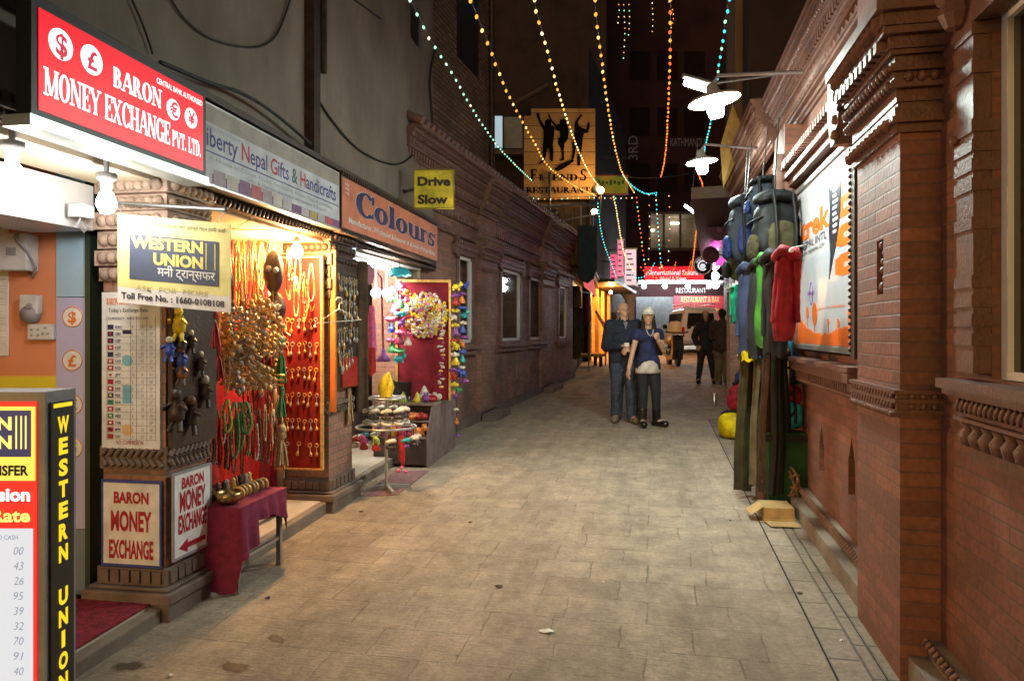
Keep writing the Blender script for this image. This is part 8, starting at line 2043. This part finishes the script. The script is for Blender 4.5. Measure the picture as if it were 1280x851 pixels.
mb = MB(); mb.box(f, -.26, .26, .0, .03, .62, .76); mb.build('number_plate', mat('plate_red', (.4, .04, .03), .4), t)
mb = MB()
for z_ in (1.84, 1.98): mb.tube([f(-.6, -.2, z_), f(.6, -.2, z_), f(.6, -2.2, z_), f(-.6, -2.2, z_)], .02, 6, closed=True)
for x in (-.6, -.2, .2, .6):
    for v in (-.2, -2.2): mb.tube([f(x, v, 1.78), f(x, v, 1.98)], .015, 5)
for v in (-.6, -1.0, -1.4, -1.8): mb.tube([f(-.6, v, 1.84), f(.6, v, 1.84)], .015, 5)
mb.build('roof_rack', M['white'], t)
c = G(842, 457); fr = FR(c.x, c.y, 0, c.z); t = thing('scooter', 'dark parked scooter half hidden beyond the woman in the cap', 'scooter', c)
for v, nm in ((.55, 'wheel'), (-.6, 'wheel')):
    mb = MB(); mb.lathe(fr(-.05, v, .25), [(.13, 0), (.24, .0), (.25, .05), (.24, .1), (.13, .1)], 18, axis=(1, 0, 0)); mb.build(nm, BLK, t)
dg = mat('scooter_grey', (.05, .05, .055), .3)
mb = MB(); mb.prism(Frame(fr(0, 0, 0), fr.n, (1, 0, 0)), [(-.75, .5), (-.2, .3), (.25, .3), (.38, .55), (.45, .95), (.55, .92), (.62, .5), (.5, .2), (-.1, .18), (-.6, .3)], -.16, .16); mb.build('body', dg, t, bev=.04)
mb = MB(); capsule(mb, fr(0, -.55, .74), fr(0, -.05, .74), .12, .11, 12, 1.2); organic(mb, 'seat', BLK, t, voxel=.02, smooth=3)
mb = MB(); mb.tube([fr(-.34, .45, 1.02), fr(-.1, .5, 1.0), fr(.1, .5, 1.0), fr(.34, .45, 1.02)], .022, 7); mb.build('handlebar', BLK, t)
mb = MB(); mb.lathe(fr(0, .56, .86), [(.09, 0), (.08, .04), (0, .05)], 14, axis=fr.n); mb.build('headlight', gl, t)
for s_ in (-1, 1):
    mb = MB(); mb.tube([fr(s_ * .28, .46, 1.02), fr(s_ * .33, .46, 1.16)], .01, 5); mb.lathe(fr(s_ * .36, .46, 1.18), [(.07, 0), (.06, .03), (0, .035)], 14, axis=-fr.n); mb.build('mirror', BLK, t)

# ---------------------------------------------------------------- things by the clothes shop across
def row_shirts():
    spec = (('olive', 710, 726, 358, 448, 18.6, 'dark olive coat hanging in front of the timber house'), ('black', 704, 716, 376, 462, 18.2, 'black coat at the brick building end of the hanging coats'), ('brown', 716, 730, 385, 440, 18.9, 'brown coat between the olive coat and the red top'), ('red', 731, 739, 372, 402, 20.0, 'red top beside the leaning orange sign board'), ('khaki', 716, 727, 364, 384, 18.3, 'tan jacket high among the dark coats'))
    for i, (fab, px0, px1, py0, py1, Y, lab) in enumerate(spec): drape('hanging_coat', px0, px1, py0, py1, Y, FB[fab], lab, 'coat', .15, .16, 3, 0, 14)
row_shirts()
a, b = P(702, 362, 18.3), P(736, 366, 19.8); t = thing('clothes_rail', 'dark rail holding the coats in front of the timber house', 'rail', a); mb = MB(); mb.tube([a, b], .02, 6); mb.build('bar', M['steel'], t)
mb = MB(); mb.tube([b, (b.x, b.y, zg(b.y))], .02, 6); mb.tube([a, (a.x, a.y, zg(a.y))], .02, 6); build_pieces(mb, 'post', M['steel'], t)
c = P(730, 350, 19.4); fr = FR(c.x, c.y, 25, c.z); t = thing('awning', 'small rosy lit awning panel above the hanging coats', 'awning', c); k = 19.4 / F
mb = MB(); mb.face([fr(-9 * k, .1, 18 * k), fr(9 * k, .1, 8 * k), fr(9 * k, .35, -22 * k), fr(-9 * k, .35, -10 * k)]); mb.face([fr(-9 * k, .095, 18 * k), fr(-9 * k, .345, -10 * k), fr(9 * k, .345, -22 * k), fr(9 * k, .095, 8 * k)]); mb.build('cover', emit('lit_rosy', (1, .2, .2), .55), t)  # the red light on the cover is put in as its own glow
mb = MB(); mb.tube([fr(-9 * k, .1, 18 * k), fr(-9 * k, -.7, 18 * k)], .02, 5); mb.tube([fr(9 * k, .1, 8 * k), fr(9 * k, -.7, 8 * k)], .02, 5); build_pieces(mb, 'arm', M['steel'], t)
c = P(751, 402, 22); fr = FR(c.x, c.y, 0, c.z); k = 22 / F; t = thing('leaning_board', 'slim orange and white board leaning at an angle by the orange doorway', 'sign', c)
mb = MB(); q = [(-8, 13), (-5, 14), (9, -9), (6, -13)]; mb.prism(fr, [(x * k, z * k) for x, z in q], -.04, 0); mb.build('board', mat('coral_board', (.7, .22, .12), .5), t)
mb = MB()
for i in range(5): x, z = -5 + i * 2.6, 9 - i * 4.2; mb.prism(fr, [((x - .9) * k, (z + 1.2) * k), ((x + .5) * k, (z + 1.6) * k), ((x + 1.5) * k, (z - .6) * k), ((x + .2) * k, (z - 1.3) * k)], .001, .006)
mb.build('lettering', M['white'], t)
mb = MB(); mb.tube([fr(6 * k, -.03, -11 * k), Vector((fr(6 * k, 0, 0).x, c.y, zg(c.y)))], .025, 6); mb.build('post', M['steel'], t)
t = thing('market_bench', 'low yellowish bench of goods below the hanging coats', 'bench', G(728, 458)); c = G(728, 458); fr = FR(c.x, c.y, 15, c.z)
mb = MB(); mb.box(fr, -.7, .6, -.3, .3, .3, .38); mb.build('top', mat('yellow_timber', (.4, .25, .06), .6), t)
for x in (-.6, .5):
    for v in (-.22, .22): mb = MB(); mb.box(fr, x - .04, x + .04, v - .04, v + .04, 0, .299); mb.build('leg', M['facade_wood'], t)
# ---------------------------------------------------------------- small things on the ground
c = G(893, 507); t = thing('bottle', 'small steel bottle standing alone on the paving near the yellow duffel', 'bottle', c)
mb = MB(); mb.lathe(c, [(.035, 0), (.04, .01), (.04, .13), (.02, .17), (.018, .19)], 14); mb.build('body', M['metal'], t)
mb = MB(); mb.lathe(c + Vector((0, 0, .19)), [(.022, 0), (.022, .03), (.0, .032)], 12); mb.build('cap', M['white'], t)
def wet_material():
    m, nt, b = _nt('wet_stain'); N = nt.nodes.new; L = nt.links.new
    b.inputs['Base Color'].default_value = (.07, .055, .043, 1); b.inputs['Roughness'].default_value = .35
    uv = N('ShaderNodeUVMap'); g = N('ShaderNodeNewGeometry'); sx = N('ShaderNodeSeparateXYZ'); L(uv.outputs[0], sx.inputs[0])
    n = N('ShaderNodeTexNoise'); n.inputs['Scale'].default_value = 22; n.inputs['Detail'].default_value = 7; L(g.outputs['Position'], n.inputs['Vector'])
    a = N('ShaderNodeMath'); a.operation = 'MULTIPLY_ADD'; a.inputs[1].default_value = .9; L(n.outputs[0], a.inputs[0]); L(sx.outputs[0], a.inputs[2])
    r = N('ShaderNodeMapRange'); r.inputs[1].default_value = .82; r.inputs[2].default_value = 1.2; r.inputs[3].default_value = .85; r.inputs[4].default_value = 0; L(a.outputs[0], r.inputs[0]); L(r.outputs[0], b.inputs['Alpha'])
    return m
wetm = wet_material()
def patch(px, py, rx, ry, m_, name, label, cat, seed, lift=.003):
    c = G(px, py, lift); n = 26; pts = []
    for i in range(n):
        a = 2 * PI * i / n; r_ = 1.25 + .2 * math.sin(2 * a + seed) + .1 * math.sin(5 * a + 2 * seed)
        pts.append(G(px + rx * r_ * math.cos(a), py - ry * r_ * math.sin(a), lift))
    mb = MB()
    for i in range(n): mb.face([c, pts[i], pts[(i + 1) % n]], 0, [(0, 0), (1, 0), (1, 0)])
    return tag(mb.build(name, m_, loc=c), label, cat)
patch(162, 832, 22, 8, wetm, 'puddle', 'dark damp patch by the money shop kerb', 'puddle', 1); patch(294, 834, 19, 9, wetm, 'puddle', 'damp patch farther from the money shop kerb, alone on the paving', 'puddle', 2); patch(345, 798, 11, 6, wetm, 'puddle', 'smallest damp patch towards the table with the maroon cloth', 'puddle', 3)
def scrap(px, py, m_, name, label, s, seed):
    rr = random.Random(seed); c = G(px, py, .004); mb = MB(); n = 9
    top = [c + Vector((math.cos(2 * PI * i / n) * s * rr.uniform(.6, 1.2), math.sin(2 * PI * i / n) * s * .6 * rr.uniform(.6, 1.2), rr.uniform(0, .012))) for i in range(n)]; m0 = c + Vector((0, 0, .012))
    for i in range(n): mb.face([top[i], top[(i + 1) % n], m0]); mb.face([top[(i + 1) % n], top[i], c + Vector((0, 0, .002))])
    tag(mb.build(name, m_, loc=c), label, 'litter')
dl = mat('dead_leaf', (.08, .05, .02), .8)
scrap(624, 733, dl, 'leaf', 'curled dry leaf on the middle of the paving', .03, 1); scrap(683, 789, M['white'], 'paper_scrap', 'torn white paper scrap flat on the paving', .035, 2); scrap(754, 728, M['white'], 'paper_scrap', 'tiny pale scrap beyond the torn white paper', .012, 3); scrap(588, 653, dl, 'leaf', 'small dark leaf nearer the doormat', .02, 4); scrap(334, 748, CLO['blue'], 'wrapper', 'crumpled blue and white sweet wrapper near the table', .018, 5); scrap(913, 651, CLO['blue'], 'wrapper', 'tiny blue wrapper near the cardboard box', .012, 6); scrap(214, 844, M['white'], 'paper_scrap', 'small white scrap close to the damp patches', .016, 7)

scrap(1052, 801, M['white'], 'paper_scrap', 'pale crumb of paper lying in the gutter by the brick wall', .014, 8); scrap(1000, 742, dl, 'leaf', 'dry leaf at the edge of the gutter', .018, 9); scrap(452, 640, dl, 'leaf', 'dry leaf on the paving by the second pillar foot', .02, 10)
